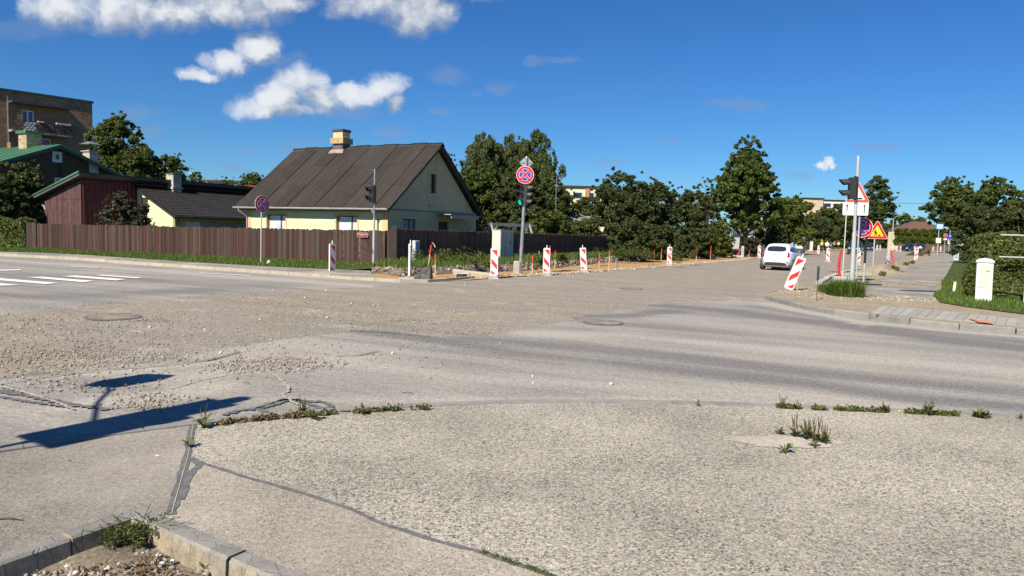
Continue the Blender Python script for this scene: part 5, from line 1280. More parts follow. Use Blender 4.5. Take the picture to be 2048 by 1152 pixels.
# ================================================================== GUIDE BEACONS
W_, Hb = .27, 1.0
def beacon_tree():
    t = empty('guide_beacon')
    pn = MB().prism([(-W_/2, .13), (-W_/2 + .03, .10), (W_/2 - .03, .10), (W_/2, .13), (W_/2, Hb + .06), (W_/2 - .02, Hb + .10), (-W_/2 + .02, Hb + .10), (-W_/2, Hb + .06)], -.028, .028).build('panel', WHITE, t)
    a, b = -W_/2 + .03, W_/2 - .03; y0, y1 = -.0325, -.029
    for pl in ([(a + .0, 1.035), (b, 1.035), (b, .80)], [(a, .73), (b, .50), (b, .32), (a, .55)], [(a, .30), (a, .16), (b - .04, .16)]):
        MB().prism(pl, y0, y1).build('red_stripe', RED, pn); MB().prism([(x, z) for x, z in pl], -y1, -y0).build('red_stripe', RED, pn)
    MB().cyl(.02, .016, .12, 8, z0=Hb + .10).build('top_pin', WHITE, t)
    m = MB(); m.add([(-.2,-.38,0),(.2,-.38,0),(.2,.38,0),(-.2,.38,0),(-.15,-.3,.06),(.15,-.3,.06),(.15,.3,.06),(-.15,.3,.06),(-.08,-.06,.12),(.08,-.06,.12),(.08,.06,.12),(-.08,.06,.12)],
          [(3,2,1,0),(0,1,5,4),(1,2,6,5),(2,3,7,6),(3,0,4,7),(4,5,9,8),(5,6,10,9),(6,7,11,10),(7,4,8,11),(8,9,10,11)]); m.build('base', GREYRUB, t)
    return t
proto = beacon_tree(); first = [True]
BG = 'red and white guide beacons round the roadworks'
def beacon(px, py, label, rz=0, mirror=False, ty=0.0, tx=0.0, z=0.0, sc_=1.0, basemat=None, cat='beacon'):
    o = proto if first[0] else copy_tree(proto); first[0] = False
    p = G(px, py, z); o.location = (p.x, p.y, z); o.rotation_euler = (R(tx), R(ty), R(rz) + (PI if False else 0)); o.scale = ((-1 if mirror else 1) * sc_, sc_, sc_)
    tag(o, label, 'guide beacon', BG); return o
beacon(664, 549, 'guide beacon on the far kerb in front of the board fence, its face turned right', 58)
beacon(820, 560, 'guide beacon seen edge on, at the corner kerb before the earth bank', 84, sc_=1.1, ty=-.5)
beacon(988, 557, 'guide beacon left of the leaning signal pole, before the cabinet', -2, ty=-.5)
beacon(1092, 551, 'guide beacon just right of the leaning signal pole', 2, ty=.2)
beacon(1168, 545, 'guide beacon leaning left, third along the orange sand strip', 0, ty=-5)
beacon(1338, 532, 'lone guide beacon half way along the sand strip before dark bushes', -3)
beacon(1518, 517, 'guide beacon at the left of the white car', 4); beacon(1526, 514, 'guide beacon half hidden by the roof of the white car', 0)
beacon(1587, 508, 'guide beacon behind the right rear of the white car', 0); beacon(1607, 509.5, 'guide beacon left of the person in the white shirt', 5)
beacon(1636, 508.5, 'guide beacon right of the person in the white shirt', -6, ty=2); beacon(1644, 501.5, 'taller looking guide beacon farther back, right of the white shirt', 0, sc_=1.15)
beacon(1655, 524, 'guide beacon alone on the gravel carriageway right of the car', -4, ty=.5)
beacon(1716, 531, 'guide beacon behind the big signal pole at the right', 0, True)
fb = [(1754, 500.5), (1760, 500.5), (1779, 500.5), (1784.5, 501.5), (1793.5, 503), (1800.5, 504), (1806, 500), (1813.5, 500), (1850, 501), (1866, 503), (1870, 501.5), (1881, 503), (1891, 501.5), (1896, 500.5), (1829, 504), (1842, 501), (1907, 499)]
fl = ['far guide beacon just right of the roadworks triangle pole', 'second far guide beacon right of the roadworks triangle', 'far guide beacon left of the slender street lamp', 'far guide beacon at the foot of the slender street lamp',
      'far guide beacon, largest right of the slender lamp', 'far guide beacon right of the largest far one', 'small far guide beacon before the tall hedge', 'small far guide beacon left of the black car', 'far guide beacon right of the black car',
      'far guide beacon left of the bus stop pole', 'far guide beacon close behind the one left of the bus stop', 'far guide beacon right of the bus stop pole', 'far guide beacon under the purple looking sign', 'far guide beacon under the parking sign', 'far guide beacon hidden behind the tilted one', 'far guide beacon beside the black estate car', 'far guide beacon farthest right on the street']
for k, ((x, y), l_) in enumerate(zip(fb, fl)): beacon(x, y, l_, random.uniform(-12, 12), k % 3 == 0)
beacon(1831, 522, 'guide beacon with rising stripes in rubble beside the footway', 0, True, ty=3, sc_=1.15)
# fallen-over one at the right corner on its round rubber foot
tb = G(1573, 587, .0); o = copy_tree(proto); o.location = (tb.x, tb.y, .04); o.rotation_euler = (R(4), R(19), R(-4)); o.scale = (-1.05, 1.05, 1.08)
tag(o, 'guide beacon leaning far to the right at the near kerb corner', 'guide beacon', BG)
for ch in KIDS[o.name]:
    if ch.name.startswith('base'):
        ch.matrix_basis = TR(0, 0, .02); ch.hide_render = False; ch.scale = (.3, .3, .3)
m = MB()
for r0_, r1_, za_, zb__ in ((.46, .46, 0, .05), (.46, .36, .05, .09), (.36, .2, .09, .10)): m.cyl(r0_, r1_, zb__ - za_, 26, z0=za_, cap=(za_ > .08))
rb = m.build('beacon_foot', RUBBER); rb.location = (G(1568, 590).x, G(1568, 590).y, .0); rb.scale = (1, .72, 1); tag(rb, 'round black rubber foot lying under the leaning beacon', 'beacon foot')

# ================================================================== STAKES, TUBES
def stake(px, py, pytop, label, z=0.0, dx=0.0, wood=WOOD, red=STAKERED, redfrac=.42, w=.02, Y=None, name='survey_stake', cat='stake'):
    p = G(px, py, z) if Y is None else Vector((*P(px, py, Y)[:2], z)); h = P(px, pytop, p.y).z - z
    t = empty(name, (p.x, p.y, z - .03), R(random.uniform(-30, 30)), label, cat, 'survey stakes with red tops along the trench')
    t.rotation_euler = (R(random.uniform(-2, 2)), math.atan2(dx, h) , t.rotation_euler.z * .2)
    hr = h * (1 - redfrac)
    MB().box(-w, w, -w*.6, w*.6, 0, hr).build('stake_shaft', wood, t); MB().box(-w*1.05, w*1.05, -w*.66, w*.66, hr + .001, h).build('painted_top', red, t)
    return t
stake(856, 535, 488, 'survey stake with red top and fluttering tape on the bank edge', .25, .10)
MB().add([(.02, 0, 1.02), (.12, .02, .97), (.18, 0, .84), (.15, 0, .83), (.10, .02, .92), (.02, 0, .98)], [(0, 1, 4, 5), (1, 2, 3, 4)]).build('tape_end', TAPE, bpy.data.objects['survey_stake'])
stake(870, 555, 507, 'short survey stake standing in the cut, right of the edge on beacon')
stake(1064, 548, 509, 'survey stake with pink red top between signal pole and beacon', w=.022)
t = stake(1084, 528, 500, 'thin bare stake leaning left behind the beacon right of the signal pole', .05, -.2, redfrac=.02)
stake(1099, 530, 490, 'survey stake with bright red tape top behind that same beacon', .1)
stake(1109.5, 538, 500, 'survey stake right of the second beacon, red upper half'); stake(1197.5, 543, 504, 'survey stake right of the left leaning beacon, nearest the road')
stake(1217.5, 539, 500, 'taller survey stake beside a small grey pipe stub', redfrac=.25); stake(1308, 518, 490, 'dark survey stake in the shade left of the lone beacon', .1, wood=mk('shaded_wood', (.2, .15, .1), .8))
stake(1322, 523, 496, 'survey stake just left of the lone beacon'); stake(1392, 526, 497, 'survey stake first to the right of the lone beacon'); stake(1420.5, 521, 491, 'tall survey stake second to the right of the lone beacon', redfrac=.6)
stake(1441, 514, 491, 'survey stake third to the right of the lone beacon, in shade', .05); stake(1498, 515, 499, 'orange survey stake left of the white car', redfrac=.7)
stake(1594, 583, 558, 'thin wooden stake beside the leaning beacon', .1, redfrac=.02, w=.012)
# rusty rod with dark top at the corner
b = G(1633, 601, .1); t = empty('marker_rod', (b.x, b.y, .08), 0, 'rusty steel rod with dark blue top standing in the dirt at the corner', 'rod'); hh = P(1633, 537, b.y).z
MB().cyl(.016, .016, hh * .62, 8).build('rod', mk('rusty_rod', (.25, .14, .08), .8, .3, var=.3), t); MB().cyl(.032, .03, hh * .38, 10, z0=hh * .6).build('rod_cap', mk('dark_blue_sleeve', (.03, .04, .07), .5), t)
# red ducts
HOSE = mk('red_corrugated_duct', (.55, .03, .03), .5, var=.1, vscale=20, bump=.2)
def duct(pts, r, label, loc):
    t = empty('red_duct', loc, 0, label, 'duct'); MB().tube(pts, r, 8).build('tube', HOSE, t, True); n_ = len(pts)
    for k in range(3): p = Vector(pts[k + 1]); MB().cyl(r * 1.14, r * 1.14, .03, 10, TR(*p)).build('rib', HOSE, t)
    return t
b = G(1681, 558, .2); yy = b.y
pts = [tuple(P(x, y, yy) - Vector((P(1681, 558, yy).x, yy, .2))) for x, y in ((1681, 558), (1678, 545), (1677.5, 532), (1679, 518), (1683, 504))]
t = duct(pts, .055, 'bent red cable duct sticking up out of a concrete block at the corner', (P(1681, 558, yy).x, yy, .2))
MB().tube([Vector(pts[-1]), Vector(pts[-1]) + Vector((.06, 0, .08)), Vector(pts[-1]) + Vector((.09, 0, .12))], .012, 6).build('cable_end', BLACK, t); MB().tube([Vector(pts[-1]) - Vector((.03, 0, 0)), Vector(pts[-1]) + Vector((.0, 0, .12))], .012, 6).build('cable_end', BLACK, t)
t = MB().cbox(-.28, .28, -.22, .2, 0, .30, .02).build('concrete_block', CONC_NEW); t.location = (P(1681, 558, yy).x, yy, -.0); t.rotation_euler = (0, 0, R(-12)); tag(t, 'rough concrete block holding the bent red duct', 'block')
b = G(1473, 515); duct([(0, 0, 0), (.08, 0, .25), (.2, 0, .5), (.32, 0, .75), (.42, 0, .92)], .06, 'red tube leaning right beside the pale utility post', (b.x, b.y, 0))
t = MB().cbox(-.5, .5, -.3, .3, 0, .18, .02).build('concrete_block', CONC_NEW); t.location = (b.x, b.y, 0); tag(t, 'pale concrete block at the foot of the leaning red tube', 'block')
b = G(1780, 534, .1); duct([(-.38, 0, -.02), (-.3, 0, .08), (-.1, 0, .13), (.15, 0, .10), (.33, 0, .02), (.42, 0, -.05)], .03, 'red duct arching low out of the rubble beside the footway', (b.x, b.y, .1))
b = G(1776, 528, .1); t = empty('wrapped_post', (b.x, b.y, .1), 0, 'grey wrapped stub with red tape standing in the rubble', 'wrapped post')
MB().cyl(.22, .12, 1.1, 12).build('wrapping', mk('grey_wrapping', (.32, .33, .34), .6, var=.3, vscale=6, bump=.6), t, True); MB().tube([(.25, -.25, .02), (.2, -.2, .5), (.1, -.15, 1.0)], .07, 6).build('tape', STAKERED, t); MB().tube([(-.3, -.2, .02), (-.2, -.28, .35), (.0, -.3, .1)], .03, 6).build('cable', BLACK, t)
b = G(1232, 535); t = MB().cyl(.07, .07, .3, 12).build('pipe_stub', mk('grey_pipe', (.25, .24, .25), .6)); t.location = (b.x, b.y, 0); tag(t, 'small grey pipe stub in the orange sand', 'pipe')
b = G(923, 557); t = MB().cyl(.2, .17, .16, 14).build('black_bucket', BLACK); t.location = (b.x, b.y, 0); tag(t, 'black round tub at the foot of the earth bank', 'tub')
for k, (px, py, l, ry_, lb) in enumerate([(945, 548, 1.5, 4, 'long broken concrete kerb lying at the foot of the bank'), (925, 551, .55, -7, 'short pale concrete fragment beside the long broken kerb')]):
    b = G(px, py, .1); t = MB().cbox(-l/2, l/2, -.1, .1, -.08, .1, .025).build('broken_kerb', CONC_PALE); t.location = (b.x, b.y, .1); t.rotation_euler = (R(8), R(ry_), R(-12 + 20*k)); tag(t, lb, 'kerb fragment')
b = G(843, 563); m = MB(); m.add([(-.25,-.2,0),(.3,-.2,0),(.35,.2,0),(-.2,.2,0),(-.1,-.1,.22),(.3,-.12,.42),(.33,.1,.4),(-.05,.12,.2)], [(3,2,1,0),(0,1,5,4),(1,2,6,5),(2,3,7,6),(3,0,4,7),(4,5,6,7)]); t = m.build('rubber_wedge', RUBBER); t.location = (b.x, b.y, .09); tag(t, 'dark rubber wedge tipped up on the corner kerb', 'rubber wedge')
# new kerbs and dark patches painted as hole and shadow, right corner
def kerb_seg(pa, pb, z, h, w, mat, label, name='new_kerb'):
    a, b = G(*pa, z), G(*pb, z); d = (b-a).normalized(); n_ = Vector((-d.y, d.x, 0)); c = (a+b)/2
    t = MB().slab([a-c, b-c, b-c+n_*w, a-c+n_*w], -.02, h).build(name, mat); t.location = (c.x, c.y, z); tag(t, label, 'kerb'); return t
kerb_seg((1658, 566), (1692, 552), .0, .24, .2, CONC_NEW, 'low new grey kerb curving at the corner, left piece'); kerb_seg((1692, 552), (1740, 541), .0, .24, .2, CONC_NEW, 'low new grey kerb continuing behind the signal pole')
kerb_seg((1644, 575), (1658, 566), .0, .2, .22, CONC_NEW, 'short end piece of the new kerb nearest the camera')
b = G(1705, 553, .1); t = MB().cbox(-.75, .8, -.28, .28, 0, .13, .02).build('concrete_slab', CONC_PALE); t.location = (b.x, b.y, .14); t.rotation_euler = (0, R(-2), R(8)); tag(t, 'pale concrete slab lying behind the big signal pole', 'slab')
m = MB(); vs = [(.75*math.cos(a)*(1+.1*math.sin(3*a)), .5*math.sin(a), .0) for a in np.linspace(0, 2*PI, 18, False)]; m.add(vs + [(0, 0, .02)], [(i, (i+1) % 18, 18) for i in range(18)]); t = m.build('painted_pit', BLACK); b = G(1725, 568, .12); t.location = (b.x, b.y, .125); tag(t, 'flat black patch painted as the dark hole round the sign poles', 'dark patch')  # flat black shape: the darkness of the hole is painted on
m = MB(); vs = [(1.0*math.cos(a)*(1+.15*math.sin(3*a)), .33*math.sin(a)*(1+.2*math.cos(2*a)), 0) for a in np.linspace(0, 2*PI, 20, False)]; m.add(vs, [tuple(range(20))]); t = m.build('shadow_patch', mk('dark_blue_shadow', (.02, .04, .12), .7)); b = G(1862, 582, .13); t.location = (b.x, b.y, .127); tag(t, 'small dark blue patch painted as a shadow on the footway edge left of the grass', 'shadow patch')  # flat dark blue shape painted in place of a shadow
b = G(1851, 512, .1); t = empty('saw_bench', (b.x, b.y, .1), 0, 'brown wooden work bench among the rubble by the far footway', 'bench')
MB().box(-.55, .55, -.25, .25, .75, .85).build('top', mk('brown_boards', (.10, .055, .03), .8), t)
for x, y in ((-.45, -.18), (.45, -.18), (-.45, .18), (.45, .18)): MB().box(x-.05, x+.05, y-.05, y+.05, 0, .75).build('leg', mk('brown_boards', (.10, .055, .03), .8), t)
MB().box(-.75, -.2, -.28, -.2, .2, .78).build('side_board', mk('brown_boards', (.10, .055, .03), .8), t)

# ================================================================== CARS
def car(name, label, loc, rz, paint, L_=3.95, Wd=1.72, H=1.48, kind='hatch', cat='car', group=None):
    t = empty(name, loc, rz, label, cat, group)
    hw = Wd / 2
    # outline at height z: (y_rear, y_front, half width, corner exponent). The car's nose points to +Y, the rear face is -Y
    lv = [(.20, .16, L_-.22, hw*.90), (.28, .06, L_-.08, hw*.97), (.42, .0, L_, hw*1.0), (.58, .02, L_-.02, hw*1.0), (.72, .05, L_-.10, hw*.995), (.86, .08, L_-.42, hw*.975), (.95, .12, L_-1.02, hw*.94),
          (1.02, .20, L_-1.18, hw*.90), (1.15, .30, L_-1.42, hw*.835), (1.28, .40, L_-1.66, hw*.765), (1.38, .50, L_-1.88, hw*.70), (1.44, .66, L_-2.08, hw*.60), (1.475, .95, L_-2.4, hw*.42)]
    k = H / 1.48; lv = [(z*k, a, b, w) for z, a, b, w in lv]
    zs = np.array([l[0] for l in lv]); yr = np.array([l[1] for l in lv]); yf = np.array([l[2] for l in lv]); ww = np.array([l[3] for l in lv])
    def S(tt, z, off=0.0):     # tt in 0..1 round the plan outline, 0 = middle of the rear, .25 = right side
        a = -PI/2 + tt * 2*PI; y0, y1, w = np.interp(z, zs, yr), np.interp(z, zs, yf), np.interp(z, zs, ww)
        e = 2 / 4.2; c, s = math.cos(a), math.sin(a)
        x = (w + off) * math.copysign(abs(c) ** e, c); y = (y0 + y1)/2 + ((y1 - y0)/2 + off) * math.copysign(abs(s) ** e, s)
        if z < .9*k: x *= 1 - .05 * max(0, (y - L_*.75) / (L_*.25))
        return Vector((x, y, z))
    n = 72; zz = np.unique(np.r_[np.linspace(zs[0], zs[-1], 26), zs]); m = MB()
    vs = [S(i/n, z) for z in zz for i in range(n)]; nz = len(zz)
    fs = [(j*n+i, j*n+(i+1) % n, (j+1)*n+(i+1) % n, (j+1)*n+i) for j in range(nz-1) for i in range(n)]
    vs.append(Vector((0, float(lv[-1][1]+lv[-1][2])/2, zs[-1] + .012))); fs += [((nz-1)*n+i, (nz-1)*n+(i+1) % n, len(vs)-1) for i in range(n)]; fs.append(tuple(range(n))[::-1])
    m.add(vs, fs); body = m.build('body', paint, t, True)
    def patch(name_, t0, t1, z0, z1, mat, off=.006, par=body, nt_=14, nz_=8, shape=None, inset=0.0):
        vs = []; 
        for j in range(nz_+1):
            for i in range(nt_+1):
                u, v = i/nt_, j/nz_
                if shape: tt, z = shape(u, v)
                else: tt, z = t0 + (t1-t0)*u, z0 + (z1-z0)*v
                vs.append(S(tt, z*k, off))
        m = MB(); m.add(vs, [(j*(nt_+1)+i, j*(nt_+1)+i+1, (j+1)*(nt_+1)+i+1, (j+1)*(nt_+1)+i) for j in range(nz_) for i in range(nt_)]); return m.build(name_, mat, par, True)
    dark = mk('black_car_plastic', (.03, .03, .032), .6, var=.1); red = mk('tail_lamp_red', (.35, .012, .015), .15, bump=0, spec=.9)
    # rear window: lens shaped
    patch('rear_window', 0, 0, 0, 0, GLASS, .008, shape=lambda u, v: ((-.088 + .176*u) * (1 - .12*(1-v) - .10*v*v), (1.03 + .02*(1-abs(2*u-1))*0 + (.0 + .30*v)) + (.035 * (abs(2*u-1)**2.2) * (1 - v) * 2.2) - .05 * (abs(2*u-1)**2) * v))
    for sgn in (1, -1):
        f = lambda tt: (tt if sgn > 0 else 1 - tt) % 1.0
        patch('side_window', 0, 0, 0, 0, glass_mat('blue_tinted_glass', (.02, .04, .08)), .008, shape=lambda u, v: (f(.140 + .03*v*(1-u) + (.33 - .140) * u - .025*v*u), 1.0 - .02*u + v*(.30 - .09*abs(2*u-1)**2) + .09*(1-u)**3*(1-v)))
        patch('tail_lamp', 0, 0, 0, 0, red, .012, shape=lambda u, v: (f(.083 + .030*u + .012*(v)), .73 + .27*v + .02*u - .0*v))
        patch('reflector', 0, 0, 0, 0, dark, .012, shape=lambda u, v: (f(.066 + .03*u), .46 + .03*v), nt_=4, nz_=1)
        patch('headlamp', 0, 0, 0, 0, mk('headlamp', (.7, .72, .74), .1, bump=0), .012, shape=lambda u, v: (f(.405 + .035*u), .60 + .16*v), nt_=5, nz_=3)
        x = sgn * (hw + .03); mr = MB(); mr.cbox(-.10, .10, -.06, .06, -.06, .07, .02, TR(sgn*(hw*.93 + .1), L_ - 1.42, 1.0*k)); mr.box(min(0, -sgn*.13), max(0, -sgn*.13), -.02, .02, -.03, .0, TR(sgn*(hw*.93), L_ - 1.42, .99*k)); mr.build('mirror', dark if kind == 'hatch' else paint, body)
        for yw in (.70, L_ - .82):
            w_ = MB().cyl(.335, .335, .012, 26, TR(sgn*(hw*.985 + .002), yw, .30, ry=sgn*R(90))).build('wheel_arch', BLACK, body)
            tyre = MB(); tyre.cyl(.30, .30, .19, 26, TR(sgn*(hw - .165), yw, .30, ry=sgn*R(90))); tyre.cyl(.30, .275, .02, 26, TR(sgn*(hw - .165 + .19), yw, .30, ry=sgn*R(90)))
            tr = tyre.build('wheel', RUBBER, t, True)
            rim = MB().cyl(.20, .19, .012, 20, TR(sgn*(hw + .046), yw, .30, ry=sgn*R(90))).build('rim', GALV, tr)
            for q in range(5): a = q*2*PI/5; MB().box(-.02, .02, -.02, .02, 0, .19, TR(sgn*(hw + .06), yw, .30) @ Matrix.Rotation(a, 4, 'X')).build('spoke', GALV, tr)
    patch('windscreen', 0, 0, 0, 0, GLASS, .008, shape=lambda u, v: (.5 + (-.085 + .17*u), 1.0 + .36*v))
    patch('lower_bumper', 0, 0, 0, 0, mk('grey_bumper_insert', (.05, .05, .052), .6), .012, shape=lambda u, v: (-.074 + .148*u*1.0 + (0) , .26 + .19*v*(1 - .5*abs(2*u-1)**3)))
    patch('plate', -.028, .026, .70, .79, mk('number_plate', (.72, .73, .73), .4), .018, nt_=4, nz_=1)
    patch('badge', -.006, .006, .845, .875, dark, .018, nt_=3, nz_=1)
    patch('grille', .44, .56, .30, .50, dark, .014, nt_=8, nz_=2)
    patch('tailgate_seam', 0, 0, 0, 0, dark, .004, shape=lambda u, v: (-.075 + .15*u, .60 + .008*v + .03*abs(2*u-1)**2), nt_=12, nz_=1)
    MB().tube([(0, .62, H - .01), (0, .5, H + .14)], .008, 5).build('aerial', dark, body)
    MB().box(-.16, .16, .25, .9, .13, .30).build('underbody', dark, t); MB().box(-hw*.8, hw*.8, .5, L_ - .5, .16, .26).build('floor_pan', dark, t)
    return t
WPNT = NT('white_car_paint'); WPNT = WPNT.bsdf((.74, .76, .78), .22, 0, None, .6); WPNT.node_tree.nodes['Principled BSDF'].inputs['Coat Weight'].default_value = .6
def paint(name, c): t = NT(name); m = t.bsdf(c, .3, .3, None, .6); t.m.node_tree.nodes['Principled BSDF'].inputs['Coat Weight'].default_value = .7; return m
cp_ = G(1550, 540.5)
car('white_hatchback', 'white hatchback car driving away up the gravel side street', (cp_.x - .05, cp_.y, .0), -R(33), WPNT)
DKP = paint('dark_green_paint', (.012, .03, .035)); BKP = paint('black_car_paint', (.01, .01, .012))
p = G(1708, 510); car('dark_van', 'dark teal van with lit white headlamps coming down the street behind the signal pole', (p.x + 2.2, p.y + 4.4, 0), PI - R(27), DKP, 4.2, 1.75, 1.85, 'van')
p = G(1737, 503); car('dark_car', 'dark car following the van, left of the roadworks triangle pole', (p.x + 2.2, p.y + 4.4, 0), PI - R(27), paint('black_blue_paint', (.01, .014, .02)), 4.3, 1.75, 1.48, 'sedan')
p = G(1825, 503.5); car('black_car', 'black car far off among the beacons left of the tilted one', (p.x, p.y, 0), PI - R(50), BKP, 4.3, 1.8, 1.6, 'suv')
p = G(1840, 504); car('black_estate_car', 'black estate car end on, right of the other far black car', (p.x, p.y, 0), -R(30), BKP, 4.3, 1.8, 1.62, 'suv')

# ================================================================== PEOPLE
SKIN = mk('skin', (.48, .29, .20), .6, var=.05, bump=0)
def person(label, loc, rz, top, legs, hair=(.04, .025, .015), lean=0.0, arms=0, h=1.75, shorts=False, cap=None):
    t = empty('person', loc, rz, label, 'person'); k = h / 1.75
    lr = lean
    def up(x, y, z):          # lean the trunk forward about the hips
        z0 = .92; dz = z - z0; return (x*k, (y - dz*math.sin(lr))*k, (z0 + dz*math.cos(lr))*k)
    V = [up(0,0,.95), up(0,0,1.15), up(0,0,1.38), up(0,0,1.50), up(0,-.02,1.62), up(0,-.02,1.70),
         up(.17,0,1.40), up(.23,-.04,1.14), up(.20,-.18 - .1*arms,1.0 - .05*arms), up(-.17,0,1.40), up(-.23,-.04,1.14), up(-.20,-.16 - .1*arms,1.0 - .05*arms),
         (.09*k,0,.90*k), (.11*k,-.03*k,.50*k), (.12*k,.02*k,.10*k), (.13*k,-.12*k,.04*k), (-.09*k,0,.90*k), (-.12*k,-.03*k,.50*k), (-.14*k,.03*k,.10*k), (-.15*k,-.11*k,.04*k)]
    E = [(0,1),(1,2),(2,3),(3,4),(4,5),(2,6),(6,7),(7,8),(2,9),(9,10),(10,11),(0,12),(12,13),(13,14),(14,15),(0,16),(16,17),(17,18),(18,19)]
    rad = [(.15,.11),(.14,.10),(.17,.11),(.06,.06),(.09,.10),(.075,.085),(.075,.075),(.05,.05),(.035,.035),(.075,.075),(.05,.05),(.035,.035),(.10,.10),(.065,.065),(.045,.045),(.04,.035),(.10,.10),(.065,.065),(.045,.045),(.04,.035)]
    def skinned(name, keep, grow, mat, par, vs=None):
        ids = sorted(keep); mp = {a: i for i, a in enumerate(ids)}; me = bpy.data.meshes.new(name)
        me.from_pydata([V[i] if vs is None or i not in vs else vs[i] for i in ids], [(mp[a], mp[b]) for a, b in E if a in mp and b in mp], []); o = link(name, me, mat, par)
        o.modifiers.new('skin', 'SKIN'); o.modifiers.new('smooth', 'SUBSURF').levels = 1; o.modifiers['smooth'].render_levels = 1
        if not me.skin_vertices: 
            bm = bmesh.new(); bm.from_mesh(me); bm.verts.layers.skin.verify(); bm.to_mesh(me); bm.free()
        for a, i in mp.items(): sv = me.skin_vertices[0].data[i]; sv.radius = (rad[a][0]*k + grow, rad[a][1]*k + grow); sv.use_root = (i == 0)
        return o
    skinned('body', range(20), 0, SKIN, t)
    skinned('shirt', {0, 1, 2, 6, 7, 9, 10}, .018, top, t); skinned('trousers', {0, 12, 13, 16, 17} | (set() if shorts else {14, 18}), .016, legs, t)
    hp = Vector(V[5]); m = MB(); bm = bmesh.new(); bmesh.ops.create_icosphere(bm, subdivisions=2, radius=.1*k)
    for v in bm.verts: v.co.z = v.co.z * 1.05 if v.co.z > -.03 else -.03
    me = bpy.data.meshes.new('hair'); bm.to_mesh(me); bm.free(); o = link('hair' if not cap else 'cap', me, mk('dark_hair', hair, .8) if not cap else cap, t); o.location = hp + Vector((0, .012, .025))
    for s_ in (-1, 1): MB().cbox(-.05, .05, -.17, .09, 0, .07, .02, TR(.12*s_*k, 0, 0)).build('shoe', BLACK, t)
    for s_ in (-1, 1): MB().cyl(.012, .012, .006, 8, TR(*(Vector(V[4]) + Vector((s_*.032, -.098*k, .03))), rx=R(90))).build('eye', BLACK, t)
    MB().cbox(-.012, .012, -.02, .01, -.025, .025, .004, TR(*(Vector(V[4]) + Vector((0, -.10*k, .0))))).build('nose', SKIN, t)
    return t
WSH = mk('white_shirt', (.75, .75, .76), .9, bump=.1); DKT = mk('dark_trousers', (.02, .02, .024), .9); YJ = mk('hi_vis_yellow', (.62, .72, .03), .8, bump=.1); NVY = mk('navy_cloth', (.02, .03, .07), .9); GRYS = mk('grey_shirt', (.35, .35, .36), .9)
p = G(1653, 508.5); person('person in white t-shirt and dark trousers standing among the beacons, seen from behind', (p.x, p.y, 0), PI + R(-28), WSH, DKT, lean=.15)
p = G(1676, 500.5); person('person bending forward in a hi-vis yellow jacket, behind the white shirted one', (p.x, p.y, 0), R(150), YJ, DKT, lean=.5, arms=1, cap=NVY)
p = G(1667, 500.5); person('person in grey and dark clothes beside the yellow jacket', (p.x, p.y, 0), R(20), GRYS, NVY, lean=.1)
p = G(1639, 504); person('person in yellow vest half hidden behind the beacons', (p.x + .3, p.y, 0), R(200), YJ, NVY, cap=YELLOW)

# ================================================================== THE SIGNAL BEHIND THE CAMERA'S LEFT SHOULDER (its shadow falls across the road)
SL_ = Vector((math.sin(SUN_AZ), math.cos(SUN_AZ), 0)) / math.tan(SUN_EL)
tip0, tip1 = G(60, 884), G(455, 818)
hA = 2.55; base = tip0 - SL_ * hA; base.z = 0
hB = (tip1 - base).length / SL_.length
sg = empty('traffic_signal', (base.x, base.y, 0), 0, 'traffic signal out of frame to the left whose long shadow lies over the road edge', 'traffic signal')
pole_obj(sg, hB + .1, .06, .055, GALV)
perp = Vector((-math.cos(SUN_AZ), math.sin(SUN_AZ), 0)); ra = math.atan2(perp.y, perp.x)
MB().cbox(-.30, .26, -.22, .0, hA, hA + .95, .02, TR(rz=ra)).build('housing', BLKP, sg)
MB().cbox(-.20, .22, -.2, .02, hA + .96, hB - .02, .02, TR(rz=ra)).build('housing', BLKP, sg)
for k in range(5): MB().cyl(.11, .10, .16, 12, TR(*(Matrix.Rotation(ra, 3, 'Z') @ Vector((.0, -.22, hA + .17 + .32*k))), rx=R(90), rz=ra)).build('visor', BLKP, sg)
bx = G(255, 762); hb2 = hA + .9; loc = bx - SL_ * hb2 - base
MB().tube([(0, 0, hb2 - .45), tuple((loc * .55) + Vector((0, 0, hb2 - .35))), (loc.x, loc.y, hb2 - .1)], .022, 8).build('arm', GALV, sg)
MB().cbox(-.19, .19, -.16, .16, hb2 - .2, hb2 + .3, .03, TR(loc.x, loc.y, 0, rz=ra * 0 + R(-5))).build('camera_box', BLKP, sg)

a_, b_ = P(1560, 396, 150), P(2100, 410, 110); mid_ = (a_ + b_) / 2 - Vector((0, 0, .35))
w_ = MB().tube([a_, a_*.5 + mid_*.5 - Vector((0, 0, .12)), mid_, mid_*.5 + b_*.5 - Vector((0, 0, .12)), b_], .03, 5).build('overhead_wire', BLACK); tag(w_, 'thin dark overhead wire crossing the street far away between the trees', 'wire')

